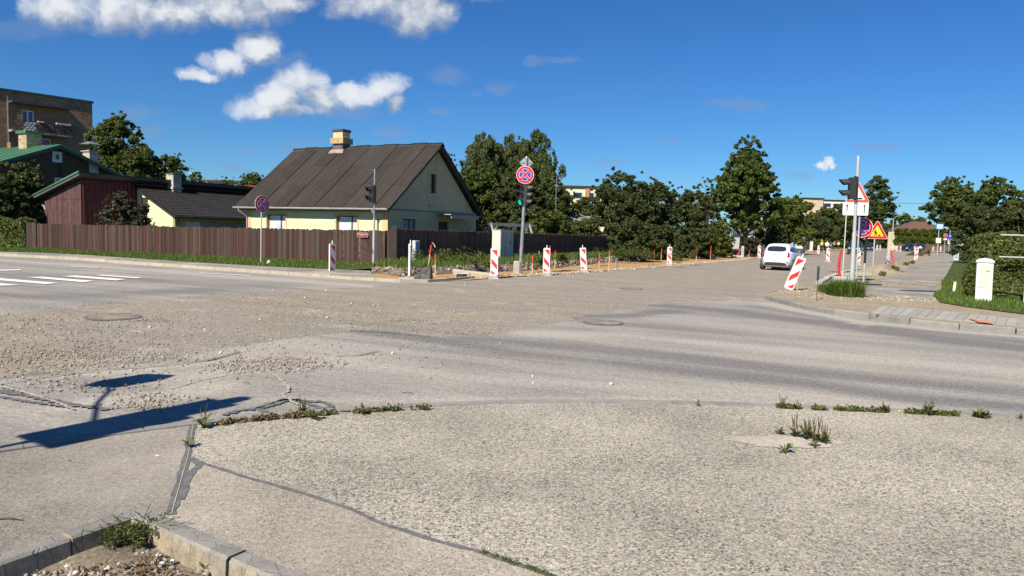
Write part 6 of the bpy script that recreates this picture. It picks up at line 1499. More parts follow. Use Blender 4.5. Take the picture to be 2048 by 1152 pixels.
# ================================================================== VEGETATION
def leaf_mat(name, dark, light, warm=(.12, .09, .03), warmth=.12, trans=.35):
    t = NT(name); a = t.n('ShaderNodeAttribute', attribute_name='tone').outputs['Fac']; b = t.n('ShaderNodeAttribute', attribute_name='tint').outputs['Fac']
    c = t.mix(a, dark, light); c = t.mix(t.ramp(b, 1 - warmth, 1, 0, .8), c, warm)
    d = t.n('ShaderNodeBsdfDiffuse'); t.set(d.inputs[0], c); tr = t.n('ShaderNodeBsdfTranslucent'); t.set(tr.inputs[0], t.scale(c, 1.15)); g = t.n('ShaderNodeBsdfGlossy'); g.inputs['Roughness'].default_value = .45; t.set(g.inputs[0], (.5, .5, .5, 1))
    m1 = t.n('ShaderNodeMixShader'); m1.inputs[0].default_value = trans; t.l(d.outputs[0], m1.inputs[1]); t.l(tr.outputs[0], m1.inputs[2])
    m2 = t.n('ShaderNodeMixShader'); m2.inputs[0].default_value = .02; t.l(m1.outputs[0], m2.inputs[1]); t.l(g.outputs[0], m2.inputs[2]); t.l(m2.outputs[0], t.out.inputs[0]); return t.m
LM = dict(
    dark=leaf_mat('dark_bush_leaf', (.034, .048, .014), (.098, .120, .040), (.11, .075, .03), .06),
    mid=leaf_mat('mid_green_leaf', (.044, .064, .014), (.130, .160, .042), (.13, .10, .03), .08),
    chest=leaf_mat('chestnut_leaf', (.040, .068, .014), (.125, .160, .038), (.16, .10, .03), .07),
    birch=leaf_mat('birch_leaf', (.050, .070, .022), (.135, .160, .055), (.13, .11, .04), .06),
    yel=leaf_mat('yellow_green_leaf', (.06, .08, .012), (.15, .18, .035), (.18, .13, .03), .1),
    purp=leaf_mat('bronze_leaf', (.045, .045, .028), (.085, .095, .050), (.16, .075, .045), .3),
    hedge=leaf_mat('hedge_leaf', (.058, .085, .018), (.19, .225, .06), (.22, .19, .09), .07),
    grass=leaf_mat('grass_blade', (.060, .10, .016), (.17, .25, .05), (.22, .19, .08), .06),
    weed=leaf_mat('weed_leaf', (.055, .075, .02), (.145, .165, .05), (.22, .16, .08), .12, .25),
    dry=leaf_mat('dry_twig', (.14, .09, .05), (.22, .16, .09), (.2, .05, .03), .2, .1),
    spike=leaf_mat('plantain_spike', (.12, .10, .045), (.19, .17, .075), (.2, .12, .06), .3, .15))
BARK = mk('grey_bark', (.13, .105, .085), .95, var=.25, vscale=4, fine=25, bump=.8)
def unit(v): return v / (np.linalg.norm(v, axis=1, keepdims=True) + 1e-9)
def leaves(cs, rs, n, size, rng, sq=1.0, droop=0.0, shell=.55, asp=1.5, flat=.35, lobe_tone=True):
    """leaf quads over a set of clumps: cs (k,3), rs (k,)"""
    cs = np.asarray(cs, float); rs = np.asarray(rs, float); w = rs ** 2; idx = rng.choice(len(cs), n, p=w / w.sum())
    d = unit(rng.normal(size=(n, 3))); rr = rs[idx] * (1 - shell * rng.random(n) ** 1.7) * (1 + .10 * rng.normal(size=n))
    pos = cs[idx] + d * rr[:, None] * np.array([1, 1, sq])
    if droop: pos[:, 2] -= droop * rng.random(n) ** 2 * rs[idx]
    nrm = unit(d * .75 + rng.normal(size=(n, 3)) * .55 + np.array([0, 0, flat])); a = unit(np.cross(nrm, rng.normal(size=(n, 3)))); b = np.cross(nrm, a)
    s = size * (.65 + .7 * rng.random(n))[:, None]
    if droop: a = unit(a * .5 + np.array([0, 0, -1.0])); b = unit(np.cross(nrm, a))
    V = np.stack([pos - a * s * asp * .5, pos + b * s * .5 - a * s * .1, pos + a * s * asp * .5, pos - b * s * .5 - a * s * .1], 1).reshape(-1, 3)
    Fq = np.arange(4 * n).reshape(n, 4)
    lt = rng.random(len(cs)); tone = np.clip(.25 + .35 * lt[idx] + .5 * (rng.random(n) - .3), 0, 1); tint = rng.random(n) * .9 + .1 * lt[idx]
    return V, Fq, np.repeat(tone, 4), np.repeat(tint, 4)
def foliage(name, mat, parent, parts):
    Vs, Fs, T1, T2 = [], [], [], []; k = 0
    for V, Fq, a, b in parts: Vs.append(V); Fs.append(Fq + k); T1.append(a); T2.append(b); k += len(V)
    return np_mesh(name, np.concatenate(Vs), np.concatenate(Fs), mat, parent, attr=dict(tone=np.concatenate(T1), tint=np.concatenate(T2)))
seed = [100]
def tree(name, label, cat, px, Y, py_top, half_px, py_bot, mat, n=14000, ls=.17, shape='round', group=None, depth=.9, lobes=34, trunk_r=.16, lobe_r=.30, droop=0.0, z0=.05, sprigs=8):
    """crown: leaves gathered in many small clumps spread through a lumpy envelope, with gaps between the clumps"""
    seed[0] += 1; rng = np.random.default_rng(seed[0])
    top = P(px, py_top, Y).z; bot = max(z0, P(px, py_bot, Y).z); R_ = half_px * Y / F; x0 = GX(px, Y)
    t = empty(name, (x0, Y, z0), 0, label, cat, group); H = top - bot
    ph = rng.random(8) * 2 * PI; tilt = rng.normal(size=2) * .06
    def prof(f):
        if shape == 'round': return np.sqrt(np.clip(1 - np.clip((f - .42) / .60, -.75, 1) ** 2, .0, 1))
        if shape == 'cone': return np.where(f > .28, np.clip((1 - f) / .72, 0, 1) ** .62, .70 + 1.07 * f)
        if shape == 'column': return .92 * np.sin(PI * np.clip(.22 + f * .79, 0, 1)) ** .55
        return np.where(f > .8, np.sqrt(np.clip(1 - ((f - .8) / .22) ** 2, 0, 1)), 1.0)
    nc = int(lobes * 3.6); f = rng.random(nc) ** (.85 if shape != 'cone' else 1.0); a = rng.random(nc) * 2 * PI; q = np.where(rng.random(nc) < .72, .80 + .22 * rng.random(nc), np.sqrt(rng.random(nc)) * .8)
    bump = 1 + .13 * np.sin(3 * a + 5 * f + ph[0]) + .10 * np.sin(2 * a - 9 * f + ph[1]) + .08 * np.sin(7 * a + 11 * f + ph[2])
    rr = R_ * prof(f) * bump * q; zz = bot + H * (.03 + .95 * f) * (1 - .10 * q ** 2 * (shape in ('round', 'cone')))
    cr = R_ * lobe_r * .52 * (.45 + .9 * rng.random(nc) ** 1.3) * (.55 + .45 * prof(f)); cr = np.clip(cr, .16, None)
    cs = np.c_[rr * np.cos(a) + tilt[0] * (zz - bot), rr * np.sin(a) * depth, np.minimum(zz, top - cr * .8) - z0]
    ns = sprigs * 3; fs = .35 + .65 * rng.random(ns); as_ = rng.random(ns) * 2 * PI; rs_ = R_ * prof(fs) * (.98 + .10 * rng.random(ns)) + .02
    cs2 = np.c_[rs_ * np.cos(as_), rs_ * np.sin(as_) * depth, np.minimum(bot + H * (fs * .98 + .02 * rng.random(ns)) + .2 * rng.random(ns), top) - z0]
    nb_ = max(6, lobes // 3); fb_ = rng.random(nb_); ab_ = rng.random(nb_) * 2 * PI; rb_ = R_ * prof(fb_) * .50 * np.sqrt(rng.random(nb_)); crb = np.clip(R_ * prof(fb_) * .42, .2, None)
    cs3 = np.c_[rb_ * np.cos(ab_), rb_ * np.sin(ab_) * depth, np.clip(bot + H * (.06 + .88 * fb_), bot + crb * .5, top - crb * .8) - z0]
    C_ = np.r_[cs, cs2, cs3]; Rr = np.r_[cr, np.full(ns, R_ * lobe_r * .20), crb]
    foliage('crown', LM[mat], t, [leaves(C_, Rr, int(n * 1.5), ls * .74, rng, sq=.72 if not droop else 1.1, droop=droop * 1.6, shell=.85)])
    m = MB(); hb = bot - z0 + H * .35
    m.tube([(0, 0, 0), (.04, .02, hb * .4), (-.03, .0, hb), (tilt[0], 0, hb + H * .35)], [trunk_r * 1.25, trunk_r, trunk_r * .8, trunk_r * .3], 9); m.build('trunk', BARK, t, True)
    m = MB()
    for j in rng.choice(nc, min(16, nc), replace=False):
        c = cs[j]; s_ = (0, 0, max(.3, min(c[2] * .55, hb + H * .1))); mid = (c[0] * .5, c[1] * .5, (s_[2] + c[2]) / 2 + .05 * R_); m.tube([s_, mid, tuple(c)], [trunk_r * .4, trunk_r * .25, trunk_r * .1], 5)
    m.build('limbs', BARK, t); return t
T = tree
# left of the picture
T('linden_tree', 'large tree rising behind the brick block and the capped chimney', 'tree', 232, 70, 224, 58, 400, 'mid', 26000, .20, 'round', lobes=46, lobe_r=.26)
T('linden_tree', 'lower tree shoulder right of the large one, over the red shed roof', 'tree', 288, 66, 288, 52, 400, 'mid', 14000, .18, 'round')
T('linden_tree', 'small tree by the twin chimneys with ragged top', 'tree', 345, 68, 305, 30, 390, 'mid', 8000, .17, 'round', lobe_r=.34)
T('apple_tree', 'dark tree at the far left in front of the brown house', 'tree', 44, 45.5, 320, 62, 470, 'dark', 22000, .14, 'round', lobes=40)
T('apple_tree', 'dark shrub at the left edge beside the creeper hedge', 'tree', -8, 43, 350, 45, 480, 'dark', 10000, .14, 'round')
T('bronze_shrub', 'bronze leaved bushy shrub in front of the red shed and yellow gable', 'shrub', 240, 38.4, 380, 52, 500, 'purp', 15000, .12, 'cone', lobes=34, lobe_r=.32, trunk_r=.07)
T('bronze_shrub', 'slim side branch of bronze leaves against the yellow gable', 'shrub', 288, 38.6, 398, 18, 500, 'purp', 2600, .12, 'round', lobes=12, trunk_r=.04)
T('garden_tree', 'small rounded green tree between the black tiled roof and the house', 'tree', 505, 84, 345, 27, 400, 'mid', 6000, .22, 'round')
T('sapling', 'thin twiggy saplings behind the ridge of the tiled roof', 'tree', 452, 76, 352, 24, 400, 'mid', 900, .17, 'round', lobes=10, lobe_r=.2, trunk_r=.05)
T('sapling', 'wispy sapling top just left of the street lamp', 'tree', 388, 66, 338, 14, 390, 'mid', 700, .16, 'round', lobes=9, lobe_r=.25, trunk_r=.05)
T('garden_tree', 'tree peeping out behind the right slope of the house roof', 'tree', 884, 62, 290, 30, 420, 'mid', 8000, .17, 'round')
# birches
bg = 'weeping birches behind the garden'
T('birch_tree', 'left weeping birch with two tall tops', 'tree', 966, 64, 262, 52, 430, 'birch', 24000, .15, 'column', bg, droop=1.3, lobes=44, lobe_r=.26)
T('birch_tree', 'weeping birch directly above the no stopping sign', 'tree', 1022, 66, 268, 50, 430, 'birch', 20000, .15, 'column', bg, droop=1.3, lobes=36, lobe_r=.27)
T('birch_tree', 'right weeping birch, the tallest of the group', 'tree', 1072, 64, 258, 48, 430, 'birch', 23000, .15, 'column', bg, droop=1.3, lobes=42, lobe_r=.26)
T('birch_tree', 'slimmer birch filling the gap between the left and middle tops', 'tree', 996, 67, 284, 36, 430, 'birch', 12000, .15, 'column', bg, droop=1.3, lobes=30, lobe_r=.28)
T('birch_tree', 'slimmer birch filling the gap between the middle and right tops', 'tree', 1048, 67, 276, 34, 430, 'birch', 12000, .15, 'column', bg, droop=1.3, lobes=30, lobe_r=.28)
gg = 'broad leaved bushes behind the side fence'
T('garden_tree', 'dense mid green tree left of the signal pole, below the birches', 'tree', 958, 56, 322, 52, 480, 'mid', 24000, .15, 'round', gg, lobes=44)
T('garden_tree', 'dense green tree behind the traffic signal head', 'tree', 1035, 55, 348, 56, 480, 'dark', 24000, .15, 'round', gg, lobes=44)
T('garden_tree', 'green tree sloping down right of the birches, behind the aerial', 'tree', 1098, 57, 338, 50, 480, 'mid', 20000, .15, 'cone', gg, lobes=40)
T('garden_bush', 'low bushes over the fence right of the swing frame', 'shrub', 1075, 51, 418, 50, 500, 'mid', 13000, .13, 'flat', gg)
T('garden_bush', 'low bushes below the cream block, in front of the orange shed', 'shrub', 1140, 53, 440, 42, 505, 'mid', 11000, .13, 'flat', gg)
T('garden_bush', 'grey green thin bush in the gap below the cream block', 'shrub', 1150, 60, 400, 30, 470, 'mid', 2600, .14, 'round', gg, lobes=20, lobe_r=.25)
T('plum_tree', 'large dark bushy tree in the middle of the street front', 'tree', 1242, 55, 335, 72, 505, 'dark', 34000, .16, 'round', gg, lobes=60, lobe_r=.24, sprigs=16)
T('plum_tree', 'dark tree right of the largest middle one', 'tree', 1310, 58, 356, 52, 510, 'dark', 23000, .16, 'round', gg, lobes=44, sprigs=12)
T('plum_tree', 'mid green tree left of the chestnut with reddish top leaves', 'tree', 1372, 62, 372, 50, 512, 'dark', 22000, .16, 'round', gg, lobes=44, sprigs=12)
T('plum_tree', 'leafy branches hanging over the end of the side fence', 'tree', 1262, 47, 432, 42, 520, 'dark', 14000, .14, 'round', gg, lobes=30)
T('garden_bush', 'dark undergrowth left of the lone beacon', 'shrub', 1318, 52, 450, 42, 521, 'dark', 12000, .14, 'flat', gg)
T('garden_bush', 'dark undergrowth right of the lone beacon', 'shrub', 1392, 57, 455, 40, 519, 'dark', 11000, .14, 'flat', gg)
T('garden_bush', 'brighter green bush beside the chestnut trunk', 'shrub', 1442, 62, 440, 26, 517, 'yel', 7000, .14, 'round', gg)
T('plum_tree', 'thin topped tree with blue sky showing through, left of the chestnut', 'tree', 1414, 66, 350, 32, 500, 'mid', 5500, .17, 'round', gg, lobes=24, lobe_r=.26)
T('chestnut_tree', 'tall conical horse chestnut with broad leaves and a visible trunk', 'tree', 1487, 70, 272, 76, 468, 'chest', 23000, .30, 'cone', lobes=66, lobe_r=.22, sprigs=22, trunk_r=.34)
T('garden_tree', 'tree under the right side of the chestnut', 'tree', 1545, 78, 398, 34, 500, 'dark', 10000, .2, 'round')
T('maple_tree', 'yellow green rounded tree right of the chestnut', 'tree', 1578, 84, 387, 46, 495, 'yel', 15000, .21, 'round', lobes=40)
T('garden_bush', 'dark hedge bush behind the white car roof', 'shrub', 1530, 82, 478, 28, 508, 'dark', 4500, .2, 'flat')
T('garden_bush', 'clipped brown green hedge between tube and car', 'hedge', 1499, 68, 474, 16, 516, 'purp', 5000, .13, 'flat')
T('garden_tree', 'broad dark tree behind the people at work, left part', 'tree', 1622, 128, 424, 42, 500, 'dark', 15000, .28, 'round')
T('garden_tree', 'broad dark tree behind the people at work, right part', 'tree', 1672, 168, 404, 46, 497, 'mid', 16000, .36, 'round')
T('maple_tree', 'tall tree behind the bumpy road triangle', 'tree', 1757, 222, 347, 40, 494, 'mid', 18000, .46, 'column', lobes=42, lobe_r=.3)
T('garden_tree', 'dark tree between signal pole and slender lamp', 'tree', 1718, 200, 408, 40, 496, 'dark', 12000, .42, 'round')
T('garden_tree', 'low tree left of the brown hipped roof', 'tree', 1808, 214, 424, 26, 492, 'mid', 8000, .42, 'round')
T('garden_tree', 'far low tree over the brown hipped roof', 'tree', 1840, 190, 432, 20, 480, 'mid', 5000, .36, 'round')
T('garden_tree', 'dark tree at the foot of the street lamp, far right of the cars', 'tree', 1770, 208, 446, 36, 496, 'dark', 9000, .42, 'round')
T('walnut_tree', 'large tree on the right with two tops, left half', 'tree', 1906, 128, 352, 50, 468, 'mid', 24000, .34, 'round', lobes=50, lobe_r=.25, sprigs=16)
T('walnut_tree', 'large tree on the right, middle top with gaps', 'tree', 1978, 68, 352, 46, 480, 'mid', 20000, .21, 'round', lobes=44, lobe_r=.25, sprigs=14)
T('walnut_tree', 'tree at the right edge of the picture', 'tree', 2052, 60, 374, 52, 500, 'mid', 18000, .19, 'round', lobes=44)
T('garden_tree', 'dark lower branches above the clipped hedge', 'tree', 1974, 62, 412, 54, 520, 'dark', 20000, .19, 'flat', lobes=46)
T('garden_tree', 'dark bushes behind the pipe fence', 'shrub', 2040, 40, 412, 70, 590, 'dark', 18000, .13, 'flat', lobes=46)
T('garden_tree', 'green bushy tree left of the cream block, under the aerial', 'tree', 1122, 58, 372, 34, 480, 'mid', 12000, .15, 'round', gg, lobes=30)
T('garden_bush', 'dark bush filling the gap right under the cream block', 'shrub', 1168, 59, 388, 34, 480, 'dark', 12000, .15, 'round', gg, lobes=30)
# hedges
def hedge(name, label, box, mat, n, ls, rz=0.0, loc=(0, 0, 0), top_round=.1, stems=True, cat='hedge', wob=.06):
    """clipped hedge: leaves on all faces of a box and through it"""
    seed[0] += 1; rng = np.random.default_rng(seed[0]); sx, sy, sz = box; t = empty(name, loc, rz, label, cat)
    A = np.array([sx*sz, sx*sz, sy*sz, sy*sz, sx*sy]); f = rng.choice(5, n, p=A / A.sum()); u = rng.random(n); v = rng.random(n); dp = np.abs(rng.normal(size=n)) * .07
    p = np.zeros((n, 3)); nr = np.zeros((n, 3))
    for k, (ax, val, sg) in enumerate(((1, 0, 1), (1, sy, -1), (0, 0, 1), (0, sx, -1), (2, sz, -1))):
        m_ = f == k; o_ = [a for a in range(3) if a != ax]; p[m_, ax] = val + sg * dp[m_]; nr[m_, ax] = -sg
        p[m_, o_[0]] = u[m_] * (sx, sy, sz)[o_[0]]; p[m_, o_[1]] = v[m_] * (sx, sy, sz)[o_[1]]
    wv = wob * (np.sin(p[:, 0]*3.1 + p[:, 2]*2.3) + np.sin(p[:, 1]*2.7 - p[:, 2]*4.1 + 1)); p += nr * wv[:, None]
    e = np.minimum(p[:, 0], sx - p[:, 0]); p[:, 2] -= top_round * np.clip(1 - e / .25, 0, 1) ** 2 * (p[:, 2] > sz * .8)
    nrm = unit(nr * .8 + rng.normal(size=(n, 3)) * .6); a = unit(np.cross(nrm, rng.normal(size=(n, 3)))); b = np.cross(nrm, a); s = ls * (.6 + .8 * rng.random(n))[:, None]
    V = np.stack([p - a*s*.8, p + b*s*.5, p + a*s*.8, p - b*s*.5], 1).reshape(-1, 3); tone = np.clip(.45 + .45 * rng.normal(size=n) * .6, 0, 1)
    np_mesh('foliage', V, np.arange(4*n).reshape(n, 4), LM[mat], t, attr=dict(tone=np.repeat(tone, 4), tint=np.repeat(rng.random(n), 4)))
    MB().box(.24, sx - .24, .26, sy - .26, .1, sz - .3).build('inner_branches', mk('dark_branches', (.018, .02, .01), 1.0, var=.4), t)
    if stems:
        for k in range(int(sx / .35) + 1): x = .12 + k * .35; MB().tube([(x, .1 + .05 * math.sin(k*3), 0), (x + .05, .05, sz * .4)], .02, 5).build('stem', BARK, t)
    return t
b = G(1938, 594, .12)
hd = (along((0, 0), 1)); hang = -R(30)
hz_ = P(1940, 466, b.y).z - .1
hedge('clipped_hedge', 'tall clipped hedge with flat top and squared end behind the white pillar', (1.22, 9.0, hz_), 'hedge', 46000, .050, -R(33), (b.x + .25, b.y + .45, .1))
b2 = G(1990, 602, .12)
hedge('clipped_hedge', 'lower ragged ivy hedge with bare stems under the pipe rails at the right edge', (3.4, 1.0, P(2020, 512, b2.y).z - .2), 'hedge', 32000, .055, -R(12), (b2.x + .05, b2.y + .75, .1), wob=.10)
b3 = P(1795, 500, 168)
hedge('boundary_hedge', 'long tall green hedge at the end of the street below the brown roof', (13.0, 1.6, P(1850, 461, 168).z - 1.2), 'yel', 14000, .34, 0, (b3.x, 168, 1.2), stems=False, wob=.15)
t = empty('boundary_fence', (b3.x - 1, 166, 0), 0, 'low brown fence under the tall far hedge', 'fence')
for k in range(30): MB().box(k*.55, k*.55 + .5, 0, .05, 0, 1.5).build('plank', mk('far_brown_planks', (.12, .08, .06), .9, var=.3), t)
b4 = FENCE_L0 + Vector((-8.2, 2.7, 0))
hedge('creeper_hedge', 'green creeper covered fence with pale flowers at the left edge', (7.6, .7, 1.45), 'hedge', 17000, .085, math.atan2(-6.1, 19.7), (b4.x, b4.y, .1), stems=False, wob=.12)
b5 = P(1636, 500, 100); T('garden_bush', 'small bright clipped bush behind the people', 'shrub', 1636, 124, 478, 13, 505, 'yel', 2500, .16, 'flat')

# ---------------- grass
def blades(name, pts, h, w, mat, rng, lean=.35, label=None, hv=.5, parent=None):
    n = len(pts); az = rng.random(n) * 2*PI; hh = h * (1 - hv + 2*hv*rng.random(n)); ww = w * (.6 + .8*rng.random(n)); ln = lean * rng.random(n) * hh
    ax = np.c_[np.cos(az), np.sin(az), np.zeros(n)]; sd = np.c_[-np.sin(az), np.cos(az), np.zeros(n)]
    p = np.asarray(pts); mid = p + ax * (ln * .35)[:, None] + np.c_[np.zeros(n), np.zeros(n), hh * .55]; tip = p + ax * ln[:, None] + np.c_[np.zeros(n), np.zeros(n), hh]
    V = np.stack([p - sd*(ww/2)[:, None], p + sd*(ww/2)[:, None], mid + sd*(ww*.4)[:, None], tip, mid - sd*(ww*.4)[:, None]], 1).reshape(-1, 3)
    k = np.arange(n)[:, None] * 5; Fq = np.concatenate([k + np.array([[0, 1, 2, 4]]), k + np.array([[4, 2, 3, 3]])])
    F1 = k + np.array([[0, 1, 2, 4]]); F2 = k + np.array([[4, 2, 3]])
    me = bpy.data.meshes.new(name); me.from_pydata(V.tolist(), [], [tuple(f) for f in F1.tolist()] + [tuple(f) for f in F2.tolist()])
    for an, vals in (('tone', np.repeat(rng.random(n), 5)), ('tint', np.repeat(rng.random(n), 5))): a_ = me.attributes.new(an, 'FLOAT', 'POINT'); a_.data.foreach_set('value', vals.astype(np.float32))
    o = link(name, me, LM[mat], parent)
    if parent is None: tag(o, label, 'grass', None, 'stuff')
    return o
rg = np.random.default_rng(5)
def scatter_strip(A, B, n, zf, rng, bias=1.0):
    a = resample(A, 400); b = resample(B, 400); i = rng.integers(0, 399, n); f = rng.random(n); t = rng.random(n) ** bias
    p0 = a[i] + (a[i+1] - a[i]) * f[:, None]; p1 = b[i] + (b[i+1] - b[i]) * f[:, None]; q = p0 + (p1 - p0) * t[:, None]
    return np.c_[q, [zf(x, y) for x, y in q]]
VBl = [p for p in VB if p.x < -6.6]; VAl = [VA[1], VA[2]]
blades('verge_grass', scatter_strip(VBl[1:], [FENCE_L0, CORNER], 26000, lambda x, y: bank_z(x, y) - .01, rg), .10, .022, 'grass', rg, label='short green grass strip below the board fence')
VBr = [p for p in VB if -7.0 < p.x < 30]; VAr = [CORNER + Vector((-.6, -.3, 0)), along(CORNER, 29, .25), along(CORNER, 60, .25)]
def clumpy(pts, rng, thr=.5, s=1.1): 
    v = np.sin(pts[:, 0]*s*2.1 + 1.3*np.sin(pts[:, 1]*s)) * np.sin(pts[:, 1]*s*1.7 + 2*np.sin(pts[:, 0]*s*.8)); return pts[rng.random(len(pts)) < np.clip(.55 + .5*v, .08, 1)]
bz2 = lambda x, y: bank_z(x, y) + .02
blades('bank_grass', clumpy(scatter_strip(VBr, VAr, 52000, bz2, rg), rg), .20, .024, 'grass', rg, lean=.6, label='rough grass growing on the excavated bank by the side fence')
def weeds_clumps(name, label, spots, n_each, ls, mat='mid', parent=None):
    parts = []
    for (x, y, z, r, h) in spots: parts.append(leaves([(x + rg.normal()*r*.4, y + rg.normal()*r*.4, z + h*rg.random()) for _ in range(7)], [r*.5*(.5 + rg.random()) for _ in range(7)], n_each, ls, rg, sq=.9))
    o = foliage(name, LM[mat], parent, parts)
    if parent is None: tag(o, label, 'weeds', None, 'stuff')
    return o
sp = []
for px, py, r, h in ((835, 512, .4, .35), (860, 505, .45, .6), (880, 512, .5, .5), (905, 515, .5, .45), (930, 516, .5, .5), (950, 520, .4, .4), (965, 518, .35, .4), (975, 526, .3, .3), (1080, 520, .35, .3), (1120, 518, .4, .25), (1160, 515, .4, .3), (1200, 510, .5, .4), (1228, 505, .6, .55), (1245, 506, .5, .5), (1265, 506, .5, .3), (1300, 510, .4, .25), (1290, 505, .5, .4), (1355, 513, .5, .4), (1382, 510, .4, .4)):
    Yv = G(px, py + 12, .28).y; q = P(px, py, Yv); sp.append((q.x, Yv, max(.28, q.z - h * .5), r, h))
weeds_clumps('bank_weeds', 'leafy weeds overgrowing the bank before the dark fence', sp, 330, .055, 'mid')
# grass at the right
gp = GRASSPOLY; xs_ = np.array([p[0] for p in GRl + GR[:6]]); 
def fill_poly(poly, n, rng, z, box):
    x = rng.uniform(box[0], box[1], n); y = rng.uniform(box[2], box[3], n); k = inside(x, y, poly); return np.c_[x[k], y[k], np.full(k.sum(), z)]
blades('plot_grass', np.concatenate([fill_poly(gp, 60000, rg, .122, (11, 24, 17.5, 32)), fill_poly(gp, 14000, rg, .122, (20, 50, 32, 70))]), .085, .018, 'grass', rg, label='mown grass between footway and clipped hedge')
q = G(1690, 592, .1); nn = 2600; ang_ = rg.random(nn)*2*PI; rr_ = np.sqrt(rg.random(nn)) 
tf = blades('grass_tuft', np.c_[q.x + rr_**1.5*np.cos(ang_)*.48, q.y + rr_**1.5*np.sin(ang_)*.65, np.full(nn, .1)], .30, .018, 'grass', rg, lean=1.5, hv=.88); del tf['kind']; tag(tf, 'long bright green grass tuft at the foot of the big signal pole', 'grass tuft')
q = G(1655, 585, .1); nn = 900; ang_ = rg.random(nn)*2*PI; rr_ = np.sqrt(rg.random(nn))
tf = blades('grass_tuft', np.c_[q.x + rr_*np.cos(ang_)*.3, q.y + rr_*np.sin(ang_)*.4, np.full(nn, .1)], .18, .016, 'grass', rg, lean=1.3, hv=.88); del tf['kind']; tag(tf, 'smaller grass tuft left of the long one, among rubble', 'grass tuft')
sp = []
for px, py in ((1775, 545), (1790, 541), (1800, 549), (1812, 531), (1765, 552), (1822, 528)): q = G(px, py, .1); sp.append((q.x, q.y, .14, .22, .15))
weeds_clumps('rubble_weeds', 'sparse dry weeds along the rubble edge of the far footway', sp, 160, .06, 'weed')

# ---------------- plants in the joints of the near pavement
def plant(px, py, label, r=.09, nl=11, spikes=5, sh=.12, kind='plantain', z=.005, cat='weed plant'):
    seed[0] += 1; rng = np.random.default_rng(seed[0]); c = G(px, py, z); t = empty('plantain' if kind == 'plantain' else 'weed', (c.x, c.y, z), 0, label, cat, 'weeds in the pavement joints')
    V, Fq = [], []; tone = []
    for k in range(nl):
        a = k * 2.4 + rng.random()*.6; L_ = r * .68 * (.6 + .6*rng.random()); w = L_ * (.42 if kind == 'plantain' else .22); up_ = .25 + .8*rng.random(); base = len(V)
        dx, dy = math.cos(a), math.sin(a); prof = [(0, .06), (.25, .55), (.5, 1), (.75, .8), (1, .05)]
        for s_, ww in prof:
            x = dx*L_*s_; y = dy*L_*s_; zz = L_ * up_ * math.sin(s_*PI*.62) ; V += [(x - dy*w*ww*.5, y + dx*w*ww*.5, zz + .004), (x + dy*w*ww*.5, y - dx*w*ww*.5, zz + .004)]; tone += [rng.random()] * 2
        for j in range(4): b_ = base + 2*j; Fq.append((b_, b_+1, b_+3, b_+2))
    np_mesh('leaves', np.array(V), np.array(Fq), LM['weed'], t, attr=dict(tone=np.array(tone)*.7 + .2, tint=np.full(len(V), .3 + .5*rng.random())))
    for k in range(spikes):
        a = rng.random()*2*PI; q = r*.25*rng.random(); h = sh * (.6 + .7*rng.random()); lx, ly = rng.normal()*.15*h, rng.normal()*.15*h; p0 = (q*math.cos(a), q*math.sin(a), 0); p1 = (p0[0] + lx*.5, p0[1] + ly*.5, h*.5); p2 = (p0[0] + lx, p0[1] + ly, h)
        m = MB().tube([p0, p1, tuple(.5*(p1[i] + p2[i]) for i in range(3)), p2], [.0016, .0022, .0042, .0022], 5); o = m.build('flower_spike', LM['spike'], t)
    return t
pls = [(405, 853, 'biggest plantain rosette at the top of the vertical joint, three tall spikes', .13, 16, 4, .17), (378, 893, 'flat dark rosette lying on the vertical joint', .085, 14, 0, .05), (628, 838, 'bushy plantain at the kerb right of the bitumen loops', .12, 15, 5, .09), (606, 828, 'feathery light green weed standing up beside the bushy plantain', .10, 12, 8, .16),
       (726, 828, 'single compact plantain on the kerb line, middle left', .085, 11, 5, .09), (783, 822, 'tiny plantain, first of three right of the single compact one', .055, 8, 4, .06), (822, 820, 'tiny plantain, second of three right of the single compact one', .055, 8, 3, .05), (850, 820, 'tiny plantain, third of three right of the single compact one', .065, 9, 4, .07),
       (1396, 812, 'thin dry sprig at the kerb line in the middle right', .05, 6, 3, .08), (1566, 816, 'upright spiky plantain starting the right hand row of weeds', .07, 9, 7, .12), (1596, 818, 'low plantain second in the right hand row', .08, 12, 4, .07), (1678, 821, 'low plantain in the middle of the right hand row', .06, 9, 3, .05),
       (1768, 824, 'taller plantain near the yellow leaf', .10, 12, 5, .10), (1856, 829, 'widest spiky plantain in the right hand row', .12, 15, 9, .13), (1958, 835, 'leafy plantain near the right edge of the kerb line', .12, 14, 4, .08), (2040, 838, 'small plantain at the very right edge', .06, 8, 3, .06),
       (1570, 905, 'small plantain on the near side of the bare patch', .10, 9, 3, .06), (1628, 893, 'flat dark rosette on the near right rim of the bare patch', .08, 10, 0, .05),
       (1590, 872, 'spiky plantain, left in the big cluster on the bare patch', .11, 13, 10, .15), (1612, 876, 'spiky plantain, second in the big cluster on the bare patch', .12, 13, 12, .17), (1632, 882, 'spiky plantain, third in the big cluster on the bare patch', .12, 13, 12, .17), (1650, 886, 'spiky plantain, rightmost in the big cluster on the bare patch', .11, 13, 9, .15), (1560, 868, 'low rosette at the left tail of the big cluster', .08, 12, 2, .05)]
for a in pls: plant(*a)
